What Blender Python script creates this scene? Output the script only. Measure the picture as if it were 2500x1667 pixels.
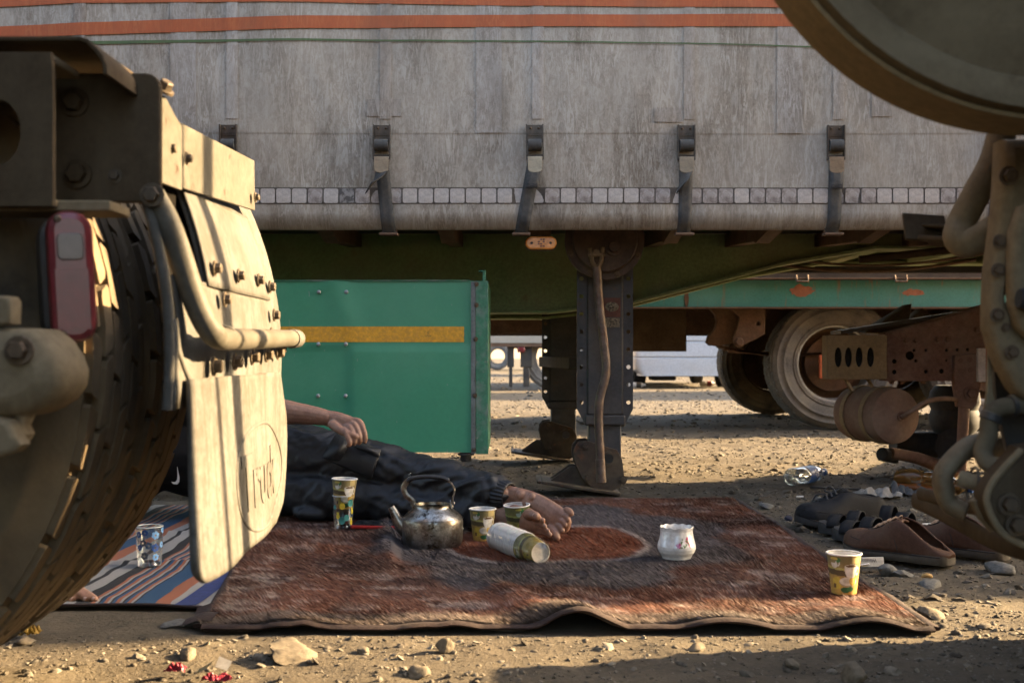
import bpy, bmesh, math, random
import numpy as np
from mathutils import Vector, Matrix, Euler
R = math.radians
random.seed(7); RNG = np.random.default_rng(7)
for _o in list(bpy.data.objects):
    bpy.data.objects.remove(_o)
SC = bpy.context.scene
COL = SC.collection

# ---------------------------------------------------------------- camera, sky, sun, exposure
F, CH, HX, HY = 2778.0, 0.53, 1250.0, 868.0      # focal length in photo pixels, eye height, vanishing point
cam_d = bpy.data.cameras.new('camera'); cam = bpy.data.objects.new('camera', cam_d); COL.objects.link(cam)
cam.location = (0, 0, CH); cam.rotation_euler = (R(90), 0, 0)
cam_d.sensor_width = 36; cam_d.lens = F / 2500 * 36
cam_d.shift_y = (HY - 833.5) / 2500
cam_d.clip_start = 0.02; cam_d.clip_end = 1500
cam_d.dof.use_dof = True; cam_d.dof.focus_distance = 3.2; cam_d.dof.aperture_fstop = 7.0
SC.camera = cam

SUN_EL, SUN_AZ = 22.0, 14.0                        # degrees above ground; degrees from +X towards +Y
sd = Vector((math.cos(R(SUN_EL)) * math.cos(R(SUN_AZ)), math.cos(R(SUN_EL)) * math.sin(R(SUN_AZ)), math.sin(R(SUN_EL))))
W = bpy.data.worlds.new('World'); SC.world = W; W.use_nodes = True
wn = W.node_tree.nodes; wl = W.node_tree.links
bg = wn['Background']; sky = wn.new('ShaderNodeTexSky'); sky.sky_type = 'NISHITA'
sky.sun_disc = False; sky.sun_elevation = R(SUN_EL); sky.sun_rotation = R(90 - SUN_AZ)
sky.air_density = 1.0; sky.dust_density = 4.0; sky.ozone_density = 0.15
wl.new(sky.outputs[0], bg.inputs[0]); bg.inputs[1].default_value = 0.10
sun_d = bpy.data.lights.new('sun', 'SUN'); sun = bpy.data.objects.new('sun', sun_d); COL.objects.link(sun)
sun_d.energy = 5.0; sun_d.angle = R(0.6); sun_d.color = (1.0, 0.72, 0.40)
sun.rotation_euler = sd.to_track_quat('Z', 'Y').to_euler(); sun.location = (6, 1, 5)
vs = SC.view_settings
vs.view_transform = 'Standard'; vs.look = 'None'; vs.exposure = 3.12; vs.gamma = 1.0; vs.use_curve_mapping = False
SC.render.engine = 'CYCLES'
SC.cycles.use_denoising = True
SC.cycles.use_adaptive_sampling = True; SC.cycles.adaptive_threshold = .02
SC.cycles.max_bounces = 7; SC.cycles.transparent_max_bounces = 24; SC.cycles.diffuse_bounces = 3
SC.cycles.glossy_bounces = 4; SC.cycles.transmission_bounces = 8
SC.cycles.caustics_reflective = False; SC.cycles.caustics_refractive = False
SC.cycles.sample_clamp_indirect = 6

# ---------------------------------------------------------------- helpers
def P(x, y, d):
    return Vector(((x - HX) / F * d, d, CH - (y - HY) / F * d))
def G(x, y):                                       # photo pixel of a point on the ground -> place
    d = CH * F / (y - HY)
    return Vector(((x - HX) / F * d, d, 0))
def px(d): return d / F

def vnoise(x, y, seed=0):
    xi = np.floor(x).astype(np.int64); yi = np.floor(y).astype(np.int64)
    xf = x - xi; yf = y - yi
    u = xf * xf * (3 - 2 * xf); v = yf * yf * (3 - 2 * yf)
    def h(a, b):
        n = (a * 374761393 + b * 668265263 + seed * 974711) & 0x7fffffff
        n = ((n ^ (n >> 13)) * 1274126177) & 0x7fffffff
        return ((n ^ (n >> 16)) & 0xffff) / 65535.0
    a = h(xi, yi); b = h(xi + 1, yi); c = h(xi, yi + 1); d = h(xi + 1, yi + 1)
    return (a * (1 - u) + b * u) * (1 - v) + (c * (1 - u) + d * u) * v - 0.5
def fbm(x, y, s, o=4, seed=0):
    t = 0; a = 1.0
    for k in range(o):
        t = t + a * vnoise(np.asarray(x) * s, np.asarray(y) * s, seed + k * 17); s *= 2.03; a *= .5
    return t

AX_CAM = Matrix(((1, 0, 0, 0), (0, 0, -1, 0), (0, 1, 0, 0), (0, 0, 0, 1)))   # local x->X, y->Z, z->-Y (faces the camera)
AX_X = Matrix(((0, 0, 1, 0), (1, 0, 0, 0), (0, 1, 0, 0), (0, 0, 0, 1)))      # local x->Y, y->Z, z->+X
def TR(*v): return Matrix.Translation(Vector(v))
def camplate(d): return TR(0, d, 0) @ AX_CAM
def xplate(x): return TR(x, 0, 0) @ AX_X

def tag(o, label=None, cat=None, group=None, kind=None):
    if label: o['label'] = label
    if cat: o['category'] = cat
    if group: o['group'] = group
    if kind: o['kind'] = kind
    return o
def empty(name, loc, label, cat, group=None):
    o = bpy.data.objects.new(name, None); COL.objects.link(o); o.location = loc; o.empty_display_size = .1
    return tag(o, label, cat, group)
def world_loc(o):
    v = Vector(o.location)
    return v if o.parent is None else v
def link(name, me, mat=None, parent=None, bevel=0, smooth=40, M=None, segs=2):
    o = bpy.data.objects.new(name, me); COL.objects.link(o)
    if mat is not None:
        me.materials.clear(); me.materials.append(mat)
    if smooth is not None and len(me.polygons):
        me.shade_smooth(); me.set_sharp_from_angle(angle=R(smooth))
    if M is not None: o.matrix_basis = M
    if parent is not None:
        o.parent = parent
        if M is None and parent.type == 'EMPTY' and parent.parent is None:
            o.matrix_parent_inverse = Matrix.Translation(parent.location).inverted()
    if bevel:
        b = o.modifiers.new('bevel', 'BEVEL'); b.width = bevel; b.segments = segs; b.limit_method = 'ANGLE'; b.angle_limit = R(40)
    return o

class MB:
    def __init__(s): s.v = []; s.f = []
    def add(s, vs, fs, M=None):
        n = len(s.v)
        for p in vs:
            p = Vector(p); s.v.append(tuple(M @ p) if M else tuple(p))
        s.f += [tuple(i + n for i in f) for f in fs]; return s
    def box(s, c, size, M=None):
        x, y, z = (a / 2 for a in size)
        vs = [(c[0] + i * x, c[1] + j * y, c[2] + k * z) for i in (-1, 1) for j in (-1, 1) for k in (-1, 1)]
        return s.add(vs, [(0, 1, 3, 2), (4, 6, 7, 5), (0, 4, 5, 1), (2, 3, 7, 6), (0, 2, 6, 4), (1, 5, 7, 3)], M)
    def bb(s, x0, x1, y0, y1, z0, z1):
        return s.box(((x0 + x1) / 2, (y0 + y1) / 2, (z0 + z1) / 2), (abs(x1 - x0), abs(y1 - y0), abs(z1 - z0)))
    def bar(s, p, q, w, h, up=(0, 0, 1)):
        p = Vector(p); q = Vector(q); d = (q - p); L = d.length; d.normalize()
        u = Vector(up); a = d.cross(u)
        if a.length < 1e-4: a = d.cross(Vector((1, 0, 0)))
        a.normalize(); b = a.cross(d)
        vs = []
        for t in (p, q):
            for i, j in ((-1, -1), (1, -1), (1, 1), (-1, 1)): vs.append(t + a * (i * w / 2) + b * (j * h / 2))
        return s.add(vs, [(0, 1, 2, 3), (7, 6, 5, 4), (0, 4, 5, 1), (1, 5, 6, 2), (2, 6, 7, 3), (3, 7, 4, 0)])
    def tube(s, pts, r, n=12, cap=True, flat=None, closed=False, up=None):
        pts = [Vector(p) for p in pts]; m = len(pts)
        rs = r if isinstance(r, (list, tuple)) else [r] * m
        T = []
        for i in range(m):
            a = pts[(i - 1) % m] if (closed or i > 0) else pts[i]; b = pts[(i + 1) % m] if (closed or i < m - 1) else pts[i]
            T.append((b - a).normalized())
        ref = Vector(up) if up is not None else (Vector((0, 0, 1)) if abs(T[0].z) < .9 else Vector((0, 1, 0)))
        N = (ref - T[0] * ref.dot(T[0])).normalized(); vs = []
        for i in range(m):
            if up is not None:
                N = (ref - T[i] * ref.dot(T[i])).normalized()
            else:
                N = (N - T[i] * N.dot(T[i])).normalized()
            B = T[i].cross(N)
            fa, fb = flat if flat else (1, 1)
            for k in range(n):
                t = 2 * math.pi * k / n
                vs.append(pts[i] + N * (math.cos(t) * rs[i] * fa) + B * (math.sin(t) * rs[i] * fb))
        fs = []
        for i in range(m if closed else m - 1):
            j = (i + 1) % m
            for k in range(n): fs.append((i * n + k, i * n + (k + 1) % n, j * n + (k + 1) % n, j * n + k))
        if cap and not closed:
            fs.append(tuple(range(n - 1, -1, -1))); fs.append(tuple((m - 1) * n + k for k in range(n)))
        return s.add(vs, fs)
    def lathe(s, prof, n=32, M=None, a0=0, a1=2 * math.pi):
        full = abs(a1 - a0 - 2 * math.pi) < 1e-6; c = n if full else n + 1
        vs = []
        for r, z in prof:
            for k in range(c):
                t = a0 + (a1 - a0) * k / n; vs.append((r * math.cos(t), r * math.sin(t), z))
        fs = []
        for i in range(len(prof) - 1):
            for k in range(n):
                k2 = (k + 1) % c
                fs.append((i * c + k, i * c + k2, (i + 1) * c + k2, (i + 1) * c + k))
        return s.add(vs, fs, M)
    def grid(s, P2):                              # rows of points
        n = len(P2[0]); vs = [p for row in P2 for p in row]
        fs = [(i * n + j, i * n + j + 1, (i + 1) * n + j + 1, (i + 1) * n + j) for i in range(len(P2) - 1) for j in range(n - 1)]
        return s.add(vs, fs)
    def mesh(s, name='m', weld=0):
        me = bpy.data.meshes.new(name); me.from_pydata(s.v, [], s.f)
        bm = bmesh.new(); bm.from_mesh(me)
        bmesh.ops.remove_doubles(bm, verts=bm.verts, dist=weld if weld else 1e-6)
        bmesh.ops.recalc_face_normals(bm, faces=bm.faces); bm.to_mesh(me); bm.free(); me.update()
        return me
    def build(s, name, mat, parent=None, bevel=0, smooth=40, M=None, weld=0, segs=2):
        return link(name, s.mesh(name, weld), mat, parent, bevel, smooth, M, segs)

def spl(pts, n=8):                                 # Catmull-Rom through points
    pts = [Vector(p) for p in pts]; out = []
    for i in range(len(pts) - 1):
        a = pts[max(i - 1, 0)]; b = pts[i]; c = pts[i + 1]; d = pts[min(i + 2, len(pts) - 1)]
        for k in range(n):
            t = k / n
            out.append(.5 * ((2 * b) + (c - a) * t + (2 * a - 5 * b + 4 * c - d) * t * t + (3 * b - a - 3 * c + d) * t ** 3))
    out.append(pts[-1]); return out
def circ(cx, cy, r, n=20, ry=None): return [(cx + r * math.cos(2 * math.pi * k / n), cy + (ry or r) * math.sin(2 * math.pi * k / n)) for k in range(n)]
def rrect(x0, y0, x1, y1, r, n=4):
    o = []
    rr = r if isinstance(r, (list, tuple)) else (r,) * 4
    for (cx, cy, a, q) in ((x1 - rr[0], y1 - rr[0], 0, rr[0]), (x0 + rr[1], y1 - rr[1], 90, rr[1]), (x0 + rr[2], y0 + rr[2], 180, rr[2]), (x1 - rr[3], y0 + rr[3], 270, rr[3])):
        for k in range(n + 1):
            t = R(a + 90 * k / n); o.append((cx + q * math.cos(t), cy + q * math.sin(t)))
    return o
def plate(outline, holes, th, M=None, bev=0.0):
    cu = bpy.data.curves.new('c', 'CURVE'); cu.dimensions = '2D'; cu.fill_mode = 'BOTH'
    cu.extrude = max(th / 2 - bev, 1e-5); cu.bevel_depth = bev; cu.bevel_resolution = 1; cu.offset = -bev
    for poly in [outline] + list(holes):
        sp = cu.splines.new('POLY'); sp.points.add(len(poly) - 1); sp.use_cyclic_u = True
        for i, q in enumerate(poly): sp.points[i].co = (q[0], q[1], 0, 1)
    ob = bpy.data.objects.new('c', cu); me = bpy.data.meshes.new_from_object(ob)
    bpy.data.objects.remove(ob); bpy.data.curves.remove(cu)
    if M is not None: me.transform(M)
    return me
def ppoly(pts, d): return [((x - HX) / F * d, CH - (y - HY) / F * d) for x, y in pts]   # photo outline -> X,Z at distance d
def text_mesh(body, size, th, M, align='CENTER', bold=0.0):
    cu = bpy.data.curves.new('t', 'FONT'); cu.body = body; cu.offset = bold; cu.size = size; cu.extrude = th / 2; cu.align_x = align; cu.align_y = 'CENTER'
    ob = bpy.data.objects.new('t', cu); me = bpy.data.meshes.new_from_object(ob)
    bpy.data.objects.remove(ob); bpy.data.curves.remove(cu); me.transform(M); return me
def join(meshes):
    bm = bmesh.new()
    for m in meshes: bm.from_mesh(m)
    me = bpy.data.meshes.new('j'); bm.to_mesh(me); bm.free(); return me
def np_mesh(name, V, Fc):
    me = bpy.data.meshes.new(name); k = Fc.shape[1]
    me.vertices.add(len(V)); me.vertices.foreach_set('co', V.astype(np.float32).ravel())
    me.loops.add(Fc.size); me.loops.foreach_set('vertex_index', Fc.astype(np.int32).ravel())
    me.polygons.add(len(Fc)); me.polygons.foreach_set('loop_start', np.arange(0, Fc.size, k, dtype=np.int32))
    me.update(calc_edges=True); me.validate(); return me
def grid_faces(nr, nc):
    i = np.arange(nr - 1)[:, None]; j = np.arange(nc - 1)[None, :]
    a = i * nc + j
    return np.stack([a, a + 1, a + nc + 1, a + nc], -1).reshape(-1, 4)
def paint(me, cols):
    a = me.color_attributes.new('Col', 'FLOAT_COLOR', 'POINT')
    c = np.ones((len(me.vertices), 4), np.float32); c[:, :3] = cols; a.data.foreach_set('color', c.ravel())
def coords(me):
    a = np.empty(len(me.vertices) * 3, np.float32); me.vertices.foreach_get('co', a); return a.reshape(-1, 3).astype(np.float64)
def bolt(r, h, n=6):                               # hexagon head on a washer, axis +z
    m = MB(); m.lathe([(0, 0), (r * 1.5, 0), (r * 1.5, h * .25), (r * 1.02, h * .25)], 14)
    m.lathe([(r, h * .25), (r, h * .9), (r * .85, h), (0, h)], n); return m.mesh('bolt')
def dome(r, h):
    m = MB(); m.lathe([(r, 0), (r * .97, h * .35), (r * .72, h * .8), (r * .3, h), (0, h)], 12); return m.mesh('rivet')
def put(name, me, mat, parent, loc, axis=(0, -1, 0), roll=0.0, parent_loc=None):
    """a shared mesh set at a world place, its +z along axis"""
    q = Vector(axis).to_track_quat('Z', 'Y').to_matrix().to_4x4()
    M = Matrix.Translation(Vector(loc)) @ q @ Matrix.Rotation(roll, 4, 'Z')
    o = bpy.data.objects.new(name, me); COL.objects.link(o)
    if not me.materials: me.materials.append(mat); me.shade_smooth(); me.set_sharp_from_angle(angle=R(35))
    o.matrix_basis = M
    if parent is not None:
        o.parent = parent
        top = parent
        while top.parent: top = top.parent
        if top.type == 'EMPTY': o.matrix_parent_inverse = Matrix.Translation(top.location).inverted() if parent is top else Matrix.Identity(4)
    return o

# ---------------------------------------------------------------- materials
def mk(name, base, rough=.6, metal=0.0, vary=.18, vscale=7, dust=None, spots=None, updust=None, bump=None, stretch=(1, 1, 1), attr=False, spec=.4, sub=0, coat=0, streak=None, fine=.22, fscale=75):
    m = bpy.data.materials.new(name); m.use_nodes = True; nt = m.node_tree; N = nt.nodes; L = nt.links
    b = N['Principled BSDF']; b.inputs['Roughness'].default_value = rough; b.inputs['Metallic'].default_value = metal
    b.inputs['Specular IOR Level'].default_value = spec
    if coat: b.inputs['Coat Weight'].default_value = coat; b.inputs['Coat Roughness'].default_value = .1
    if sub:
        b.inputs['Subsurface Weight'].default_value = sub; b.inputs['Subsurface Radius'].default_value = (.012, .004, .002); b.inputs['Subsurface Scale'].default_value = 1.0
    tc = N.new('ShaderNodeTexCoord'); mp = N.new('ShaderNodeMapping'); mp.inputs['Scale'].default_value = stretch
    L.new(tc.outputs['Object'], mp.inputs[0]); vec = mp.outputs[0]
    def noise(scale, detail=5, rough_=.6, v=None, dist=0.0):
        n = N.new('ShaderNodeTexNoise'); n.inputs['Scale'].default_value = scale; n.inputs['Detail'].default_value = detail
        n.inputs['Roughness'].default_value = rough_; n.inputs['Distortion'].default_value = dist; L.new(v or vec, n.inputs[0]); return n.outputs[0]
    def ramp(f, lo, hi):
        r = N.new('ShaderNodeMapRange'); r.inputs[1].default_value = lo; r.inputs[2].default_value = hi; L.new(f, r.inputs[0]); return r.outputs[0]
    def mix(f, a, c, mode='MIX'):
        x = N.new('ShaderNodeMix'); x.data_type = 'RGBA'; x.blend_type = mode
        if isinstance(f, (int, float)): x.inputs[0].default_value = f
        else: L.new(f, x.inputs[0])
        for k, q in ((6, a), (7, c)):
            if isinstance(q, tuple): x.inputs[k].default_value = (*q, 1)
            else: L.new(q, x.inputs[k])
        return x.outputs[2]
    def mul(a, k):
        x = N.new('ShaderNodeMath'); x.operation = 'MULTIPLY'; L.new(a, x.inputs[0])
        if isinstance(k, (int, float)): x.inputs[1].default_value = k
        else: L.new(k, x.inputs[1])
        return x.outputs[0]
    if attr:
        ca = N.new('ShaderNodeVertexColor'); ca.layer_name = 'Col'; c = ca.outputs[0]
    else:
        rgb = N.new('ShaderNodeRGB'); rgb.outputs[0].default_value = (*base, 1); c = rgb.outputs[0]
    if vary:
        g = N.new('ShaderNodeMapRange'); g.inputs[1].default_value = .25; g.inputs[2].default_value = .75
        g.inputs[3].default_value = 1 - vary; g.inputs[4].default_value = 1 + vary; L.new(noise(vscale, 6, .65), g.inputs[0])
        cv = N.new('ShaderNodeCombineColor')
        for k in range(3): L.new(g.outputs[0], cv.inputs[k])
        c = mix(1.0, c, cv.outputs[0], 'MULTIPLY')
    if fine:                                       # close-up mottling
        g2 = N.new('ShaderNodeMapRange'); g2.inputs[1].default_value = .3; g2.inputs[2].default_value = .7
        g2.inputs[3].default_value = 1 - fine; g2.inputs[4].default_value = 1 + fine; L.new(noise(fscale, 4, .7), g2.inputs[0])
        cv2 = N.new('ShaderNodeCombineColor')
        for k in range(3): L.new(g2.outputs[0], cv2.inputs[k])
        c = mix(1.0, c, cv2.outputs[0], 'MULTIPLY')
    if streak:                                     # (colour, scale, lo, hi, (sx,sy,sz), amount)
        col, sc_, lo, hi, st, am = streak
        m2 = N.new('ShaderNodeMapping'); m2.inputs['Scale'].default_value = st; L.new(tc.outputs['Object'], m2.inputs[0])
        c = mix(mul(ramp(noise(sc_, 4, .6, m2.outputs[0], .6), lo, hi), am), c, col)
    if spots:                                      # (colour, scale, lo, hi)
        c = mix(ramp(noise(spots[1], 8, .68), spots[2], spots[3]), c, spots[0])
    if dust:                                       # (colour, scale, lo, hi, amount)
        c = mix(mul(ramp(noise(dust[1], 6, .6), dust[2], dust[3]), dust[4]), c, dust[0])
    if updust:                                     # dust settled on upward faces (colour, amount)
        ge = N.new('ShaderNodeNewGeometry'); sp = N.new('ShaderNodeSeparateXYZ'); L.new(ge.outputs['Normal'], sp.inputs[0])
        c = mix(mul(mul(ramp(sp.outputs[2], .1, .9), ramp(noise(14, 4), .2, .7)), updust[1]), c, updust[0])
    L.new(c, b.inputs['Base Color'])
    if bump:
        bp = N.new('ShaderNodeBump'); bp.inputs['Strength'].default_value = bump[1]; bp.inputs['Distance'].default_value = bump[2] if len(bump) > 2 else .004
        L.new(noise(bump[0], 6, .65), bp.inputs['Height']); L.new(bp.outputs[0], b.inputs['Normal'])
    return m
def mk_glass(name, tint=(.93, .95, .95), gloss=.5):
    m = bpy.data.materials.new(name); m.use_nodes = True; nt = m.node_tree; N = nt.nodes; L = nt.links
    N.remove(N['Principled BSDF']); out = N['Material Output']
    t = N.new('ShaderNodeBsdfTransparent'); t.inputs[0].default_value = (*tint, 1)
    g = N.new('ShaderNodeBsdfGlossy'); g.inputs['Roughness'].default_value = .03; g.inputs[0].default_value = (1, 1, 1, 1)
    lw = N.new('ShaderNodeLayerWeight'); lw.inputs[0].default_value = gloss
    r = N.new('ShaderNodeMapRange'); r.inputs[3].default_value = .03; r.inputs[4].default_value = .7; L.new(lw.outputs['Facing'], r.inputs[0])
    x = N.new('ShaderNodeMixShader'); L.new(r.outputs[0], x.inputs[0]); L.new(t.outputs[0], x.inputs[1]); L.new(g.outputs[0], x.inputs[2])
    L.new(x.outputs[0], out.inputs[0]); return m

DUST = (.20, .155, .095); RUST = (.17, .07, .03)
M = {}
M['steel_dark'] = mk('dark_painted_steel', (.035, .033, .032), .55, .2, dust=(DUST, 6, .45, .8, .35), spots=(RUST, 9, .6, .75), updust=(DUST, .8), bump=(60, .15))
M['beam_green'] = mk('dark_green_chassis', (.25, .33, .16), .6, dust=((.40, .32, .20), 3, .42, .75, .6), spots=(RUST, 5, .62, .78), updust=(DUST, .8), bump=(40, .12))
M['rust'] = mk('rusty_steel', (.13, .075, .045), .8, .1, .35, 12, dust=(DUST, 8, .5, .8, .4), spots=((.05, .03, .02), 16, .55, .75), updust=(DUST, .7), bump=(70, .35))
M['dusty'] = mk('dusty_cream_steel', (.19, .145, .088), .7, .0, .16, 6, dust=(DUST, 5, .4, .8, .5), spots=((.16, .11, .06), 22, .66, .78), bump=(45, .15), spec=.08)
M['dusty_dark'] = mk('dusty_brown_steel', (.06, .042, .025), .75, .0, .25, 6, dust=((.105, .08, .05), 7, .4, .75, .6), spots=((.05, .035, .02), 26, .62, .76), streak=((.10, .078, .05), 5, .5, .8, (12, 12, 1.5), .4), bump=(45, .2), spec=.08)
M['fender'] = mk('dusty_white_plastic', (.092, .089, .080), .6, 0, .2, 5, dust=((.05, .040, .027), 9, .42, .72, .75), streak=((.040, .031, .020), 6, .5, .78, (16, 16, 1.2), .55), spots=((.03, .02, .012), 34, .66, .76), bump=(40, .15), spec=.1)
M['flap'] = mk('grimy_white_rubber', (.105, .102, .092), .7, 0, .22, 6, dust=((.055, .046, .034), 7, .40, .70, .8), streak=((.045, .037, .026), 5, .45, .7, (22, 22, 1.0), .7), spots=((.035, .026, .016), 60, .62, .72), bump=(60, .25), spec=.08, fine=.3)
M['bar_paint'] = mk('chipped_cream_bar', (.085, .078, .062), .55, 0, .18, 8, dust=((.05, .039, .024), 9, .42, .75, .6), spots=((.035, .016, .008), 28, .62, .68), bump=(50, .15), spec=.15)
M['rubber'] = mk('dusty_tyre_rubber', (.034, .027, .020), .9, 0, .3, 9, dust=((.20, .142, .076), 6, .28, .66, .85), spots=((.16, .12, .07), 30, .62, .8), bump=(90, .3))
M['rubber_old'] = mk('grey_worn_tyre', (.13, .125, .118), .85, 0, .3, 6, dust=((.24, .215, .175), 7, .4, .7, .7), spots=((.05, .05, .05), 18, .55, .7), bump=(70, .4))
M['rubber_black'] = mk('black_rubber', (.02, .02, .02), .8, 0, .2, 9, dust=(DUST, 9, .5, .9, .25))
M['grommet'] = mk('zinc_bolt', (.075, .055, .036), .6, .3, .3, 30, dust=(DUST, 30, .4, .8, .4))
M['bolt_dark'] = mk('rusty_bolt', (.12, .08, .05), .6, .5, .3, 40, dust=(DUST, 30, .4, .8, .5))
# ---------------------------------------------------------------- ground
def axis_pts(lo, hi, step, far_lo, far_hi, g=1.22):
    a = list(np.arange(lo, hi + 1e-9, step)); s = step
    while a[-1] < far_hi: s *= g; a.append(a[-1] + s)
    s = step
    while a[0] > far_lo: s *= g; a.insert(0, a[0] - s)
    return np.array(a)
def ground_h(x, y):
    k = np.exp(-np.maximum(0, np.hypot(x, y - 3) - 6) / 6)
    h = .016 * fbm(x, y, 3.1, 3, 3) + .010 * fbm(x, y, 14, 4, 9)
    h = h + .006 * np.maximum(0, fbm(x, y, 32, 3, 21))
    m = ((x > -1.9) & (x < .86) & (y > 2.12) & (y < 4.3))
    return h * k * np.where(m, .25, 1.0) - .006 - .3 * (1 - np.exp(-np.maximum(0, np.hypot(x, y) - 40) / 200))
gx = axis_pts(-2.6, 3.0, .022, -600, 600); gy = axis_pts(1.2, 7.6, .022, -40, 900)
GX, GY = np.meshgrid(gx, gy)
GV = np.stack([GX, GY, ground_h(GX, GY)], -1).reshape(-1, 3)
gme = np_mesh('ground', GV, grid_faces(len(gy), len(gx)))
M['soil'] = mk('gravelly_soil', (.072, .058, .040), .95, 0, .30, 1.6, dust=((.112, .092, .063), 7, .42, .72, .7), spots=((.042, .035, .027), 38, .53, .7), bump=(85, .7, .008), spec=.2)
gnd = link('ground', gme, M['soil'], smooth=180); tag(gnd, kind='structure')

# loose gravel: one mass of real pebbles
def ico(sub):
    bm = bmesh.new(); bmesh.ops.create_icosphere(bm, subdivisions=sub, radius=1)
    v = np.array([q.co[:] for q in bm.verts]); f = np.array([[q.index for q in t.verts] for t in bm.faces]); bm.free(); return v, f
def pebbles(n, xr, yr, s0, s1, sub, seed, keep=None, flat=(.35, .8)):
    rng = np.random.default_rng(seed); v, f = ico(sub)
    x = rng.uniform(*xr, n); y = rng.uniform(*yr, n)
    if keep is not None:
        k = keep(x, y); x = x[k]; y = y[k]
    n = len(x); s = s0 * (s1 / s0) ** (rng.random(n) ** 2.2)
    nv = len(v)
    base = [v * (1 + .55 * rng.normal(0, .33, (nv, 1))) for _ in range(14)]
    B = np.array(base)[rng.integers(0, 14, n)]
    B = B * np.stack([rng.uniform(.7, 1.25, n), rng.uniform(.7, 1.25, n), rng.uniform(*flat, n)], -1)[:, None, :]
    a = rng.uniform(0, 6.28, n); c, sn = np.cos(a)[:, None], np.sin(a)[:, None]
    X = B[..., 0] * c - B[..., 1] * sn; Y = B[..., 0] * sn + B[..., 1] * c
    tl = rng.normal(0, .25, (n, 1)); Z = B[..., 2] + X * tl
    z0 = ground_h(x, y) + .02 * s
    V = np.stack([X * s[:, None] + x[:, None], Y * s[:, None] + y[:, None], Z * s[:, None] + z0[:, None]], -1).reshape(-1, 3)
    Fc = (f[None] + (np.arange(n) * nv)[:, None, None]).reshape(-1, 3)
    t = rng.random((n, 1)); u = rng.random((n, 1))
    col = (np.array([[.075, .062, .046]]) * (1 - t) + np.array([[.17, .148, .116]]) * t) * (1 - .5 * (u > .8)) * rng.uniform(.75, 1.15, (n, 1))
    return V, Fc, np.repeat(col, nv, 0)
off_rug = lambda x, y: ~((x > -1.8) & (x < .84) & (y > 2.17) & (y < 4.2))
sets = [pebbles(11000, (-1.6, 1.7), (1.62, 2.4), .001, .0045, 1, 21, off_rug),
        pebbles(9000, (.75, 2.4), (1.8, 4.6), .0012, .005, 1, 22, off_rug),
        pebbles(5200, (-1.6, 1.6), (1.6, 2.35), .0015, .008, 1, 1, off_rug),
        pebbles(260, (-1.6, 1.6), (1.6, 2.35), .007, .014, 2, 11, off_rug),
        pebbles(6500, (.75, 2.6), (1.7, 4.6), .002, .009, 1, 2, off_rug),
        pebbles(380, (.75, 2.6), (1.7, 4.6), .008, .022, 2, 12, off_rug),
        pebbles(5000, (-2.2, 3.2), (4.0, 5.2), .002, .010, 1, 3, off_rug),
        pebbles(9000, (-1.2, 3.6), (5.0, 7.6), .003, .016, 1, 4),
        pebbles(5500, (-2.5, 6), (7.4, 14), .006, .026, 1, 5),
        pebbles(3000, (-6, 10), (14, 32), .012, .045, 1, 6)]
off = 0; Vs = []; Fs = []; Cs = []
for v_, f_, c_ in sets:
    Vs.append(v_); Fs.append(f_ + off); Cs.append(c_); off += len(v_)
pm = np_mesh('gravel', np.concatenate(Vs), np.concatenate(Fs)); paint(pm, np.concatenate(Cs))
M['pebble'] = mk('pebble', (0, 0, 0), .9, 0, .22, 60, attr=True, spec=.2)
gr = link('gravel', pm, M['pebble'], smooth=50)
tag(gr, 'loose grey and tan gravel strewn over the dusty yard', 'gravel', kind='stuff')

# stones that can be told apart
def stone(loc, size, seed, label, flat=.6, col=(.3, .25, .17)):
    rng = np.random.default_rng(seed); v, f = ico(3)
    d = np.zeros(len(v))
    for k in range(9):
        a = rng.normal(0, 1, 3); a /= np.linalg.norm(a); d = np.minimum(d, .75 - v @ a * (1.0 + .3 * rng.random())) if k else .75 - v @ a
    v = v * (1 + np.clip(d, -.35, 0))[:, None] * (1 + .05 * rng.normal(0, 1, (len(v), 1)))
    v = v * np.array([size * rng.uniform(.9, 1.15), size * rng.uniform(.75, 1.0), size * flat])
    me = np_mesh('stone', v, f)
    o = link('stone', me, M['stone_g'] if col is None else M['stone_t'], smooth=60)
    o.location = (loc[0], loc[1], float(ground_h(np.array(loc[0]), np.array(loc[1]))) + size * flat * .45); o.rotation_euler = (rng.normal(0, .15), rng.normal(0, .15), rng.uniform(0, 6.28))
    return tag(o, label, 'stone', 'single stones lying on the yard')
M['stone_t'] = mk('tan_stone', (.125, .102, .072), .9, 0, .25, 40, spots=((.075, .062, .045), 60, .5, .7), bump=(120, .4), spec=.25)
M['stone_g'] = mk('grey_stone', (.12, .116, .105), .9, 0, .25, 40, spots=((.065, .064, .06), 60, .5, .7), bump=(120, .4), spec=.25)
stone(G(715, 1606), .05, 1, 'broad tan stone half sunk in sunlit dirt in front of the rug', .30)
stone(G(1087, 1590), .018, 2, 'small upright tan stone in the sunlit strip, second hem bulge behind it', 1.1)
stone(G(885, 1590), .013, 3, 'small pale stone right of the broad sunken stone', .7)
stone(G(1018, 1645), .024, 4, 'rounded pale stone at the edge of the front shadow', .6)
stone(G(2090, 1655), .026, 5, 'round dark stone in the front shadow at lower right', .85)
stone(G(455, 1600), .022, 6, 'tan stone in sunlit dirt near the red wrapper', .5)
stone(G(2165, 1395), .026, 7, 'angular grey stone beside the cigarette carton', .75, None)
stone(G(2205, 1398), .034, 8, 'flat grey rock just beyond the angular stone by the brown shoe', .4, None)
stone(G(1870, 1236), .030, 9, 'pale chunk of stone beyond the rug corner', .5, None)
stone(G(1998, 1225), .022, 10, 'pale upright stone behind the black sneaker', .7, None)
stone(G(2440, 1392), .045, 11, 'long flat grey stone past the heel of the farther brown shoe', .4, None)
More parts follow.
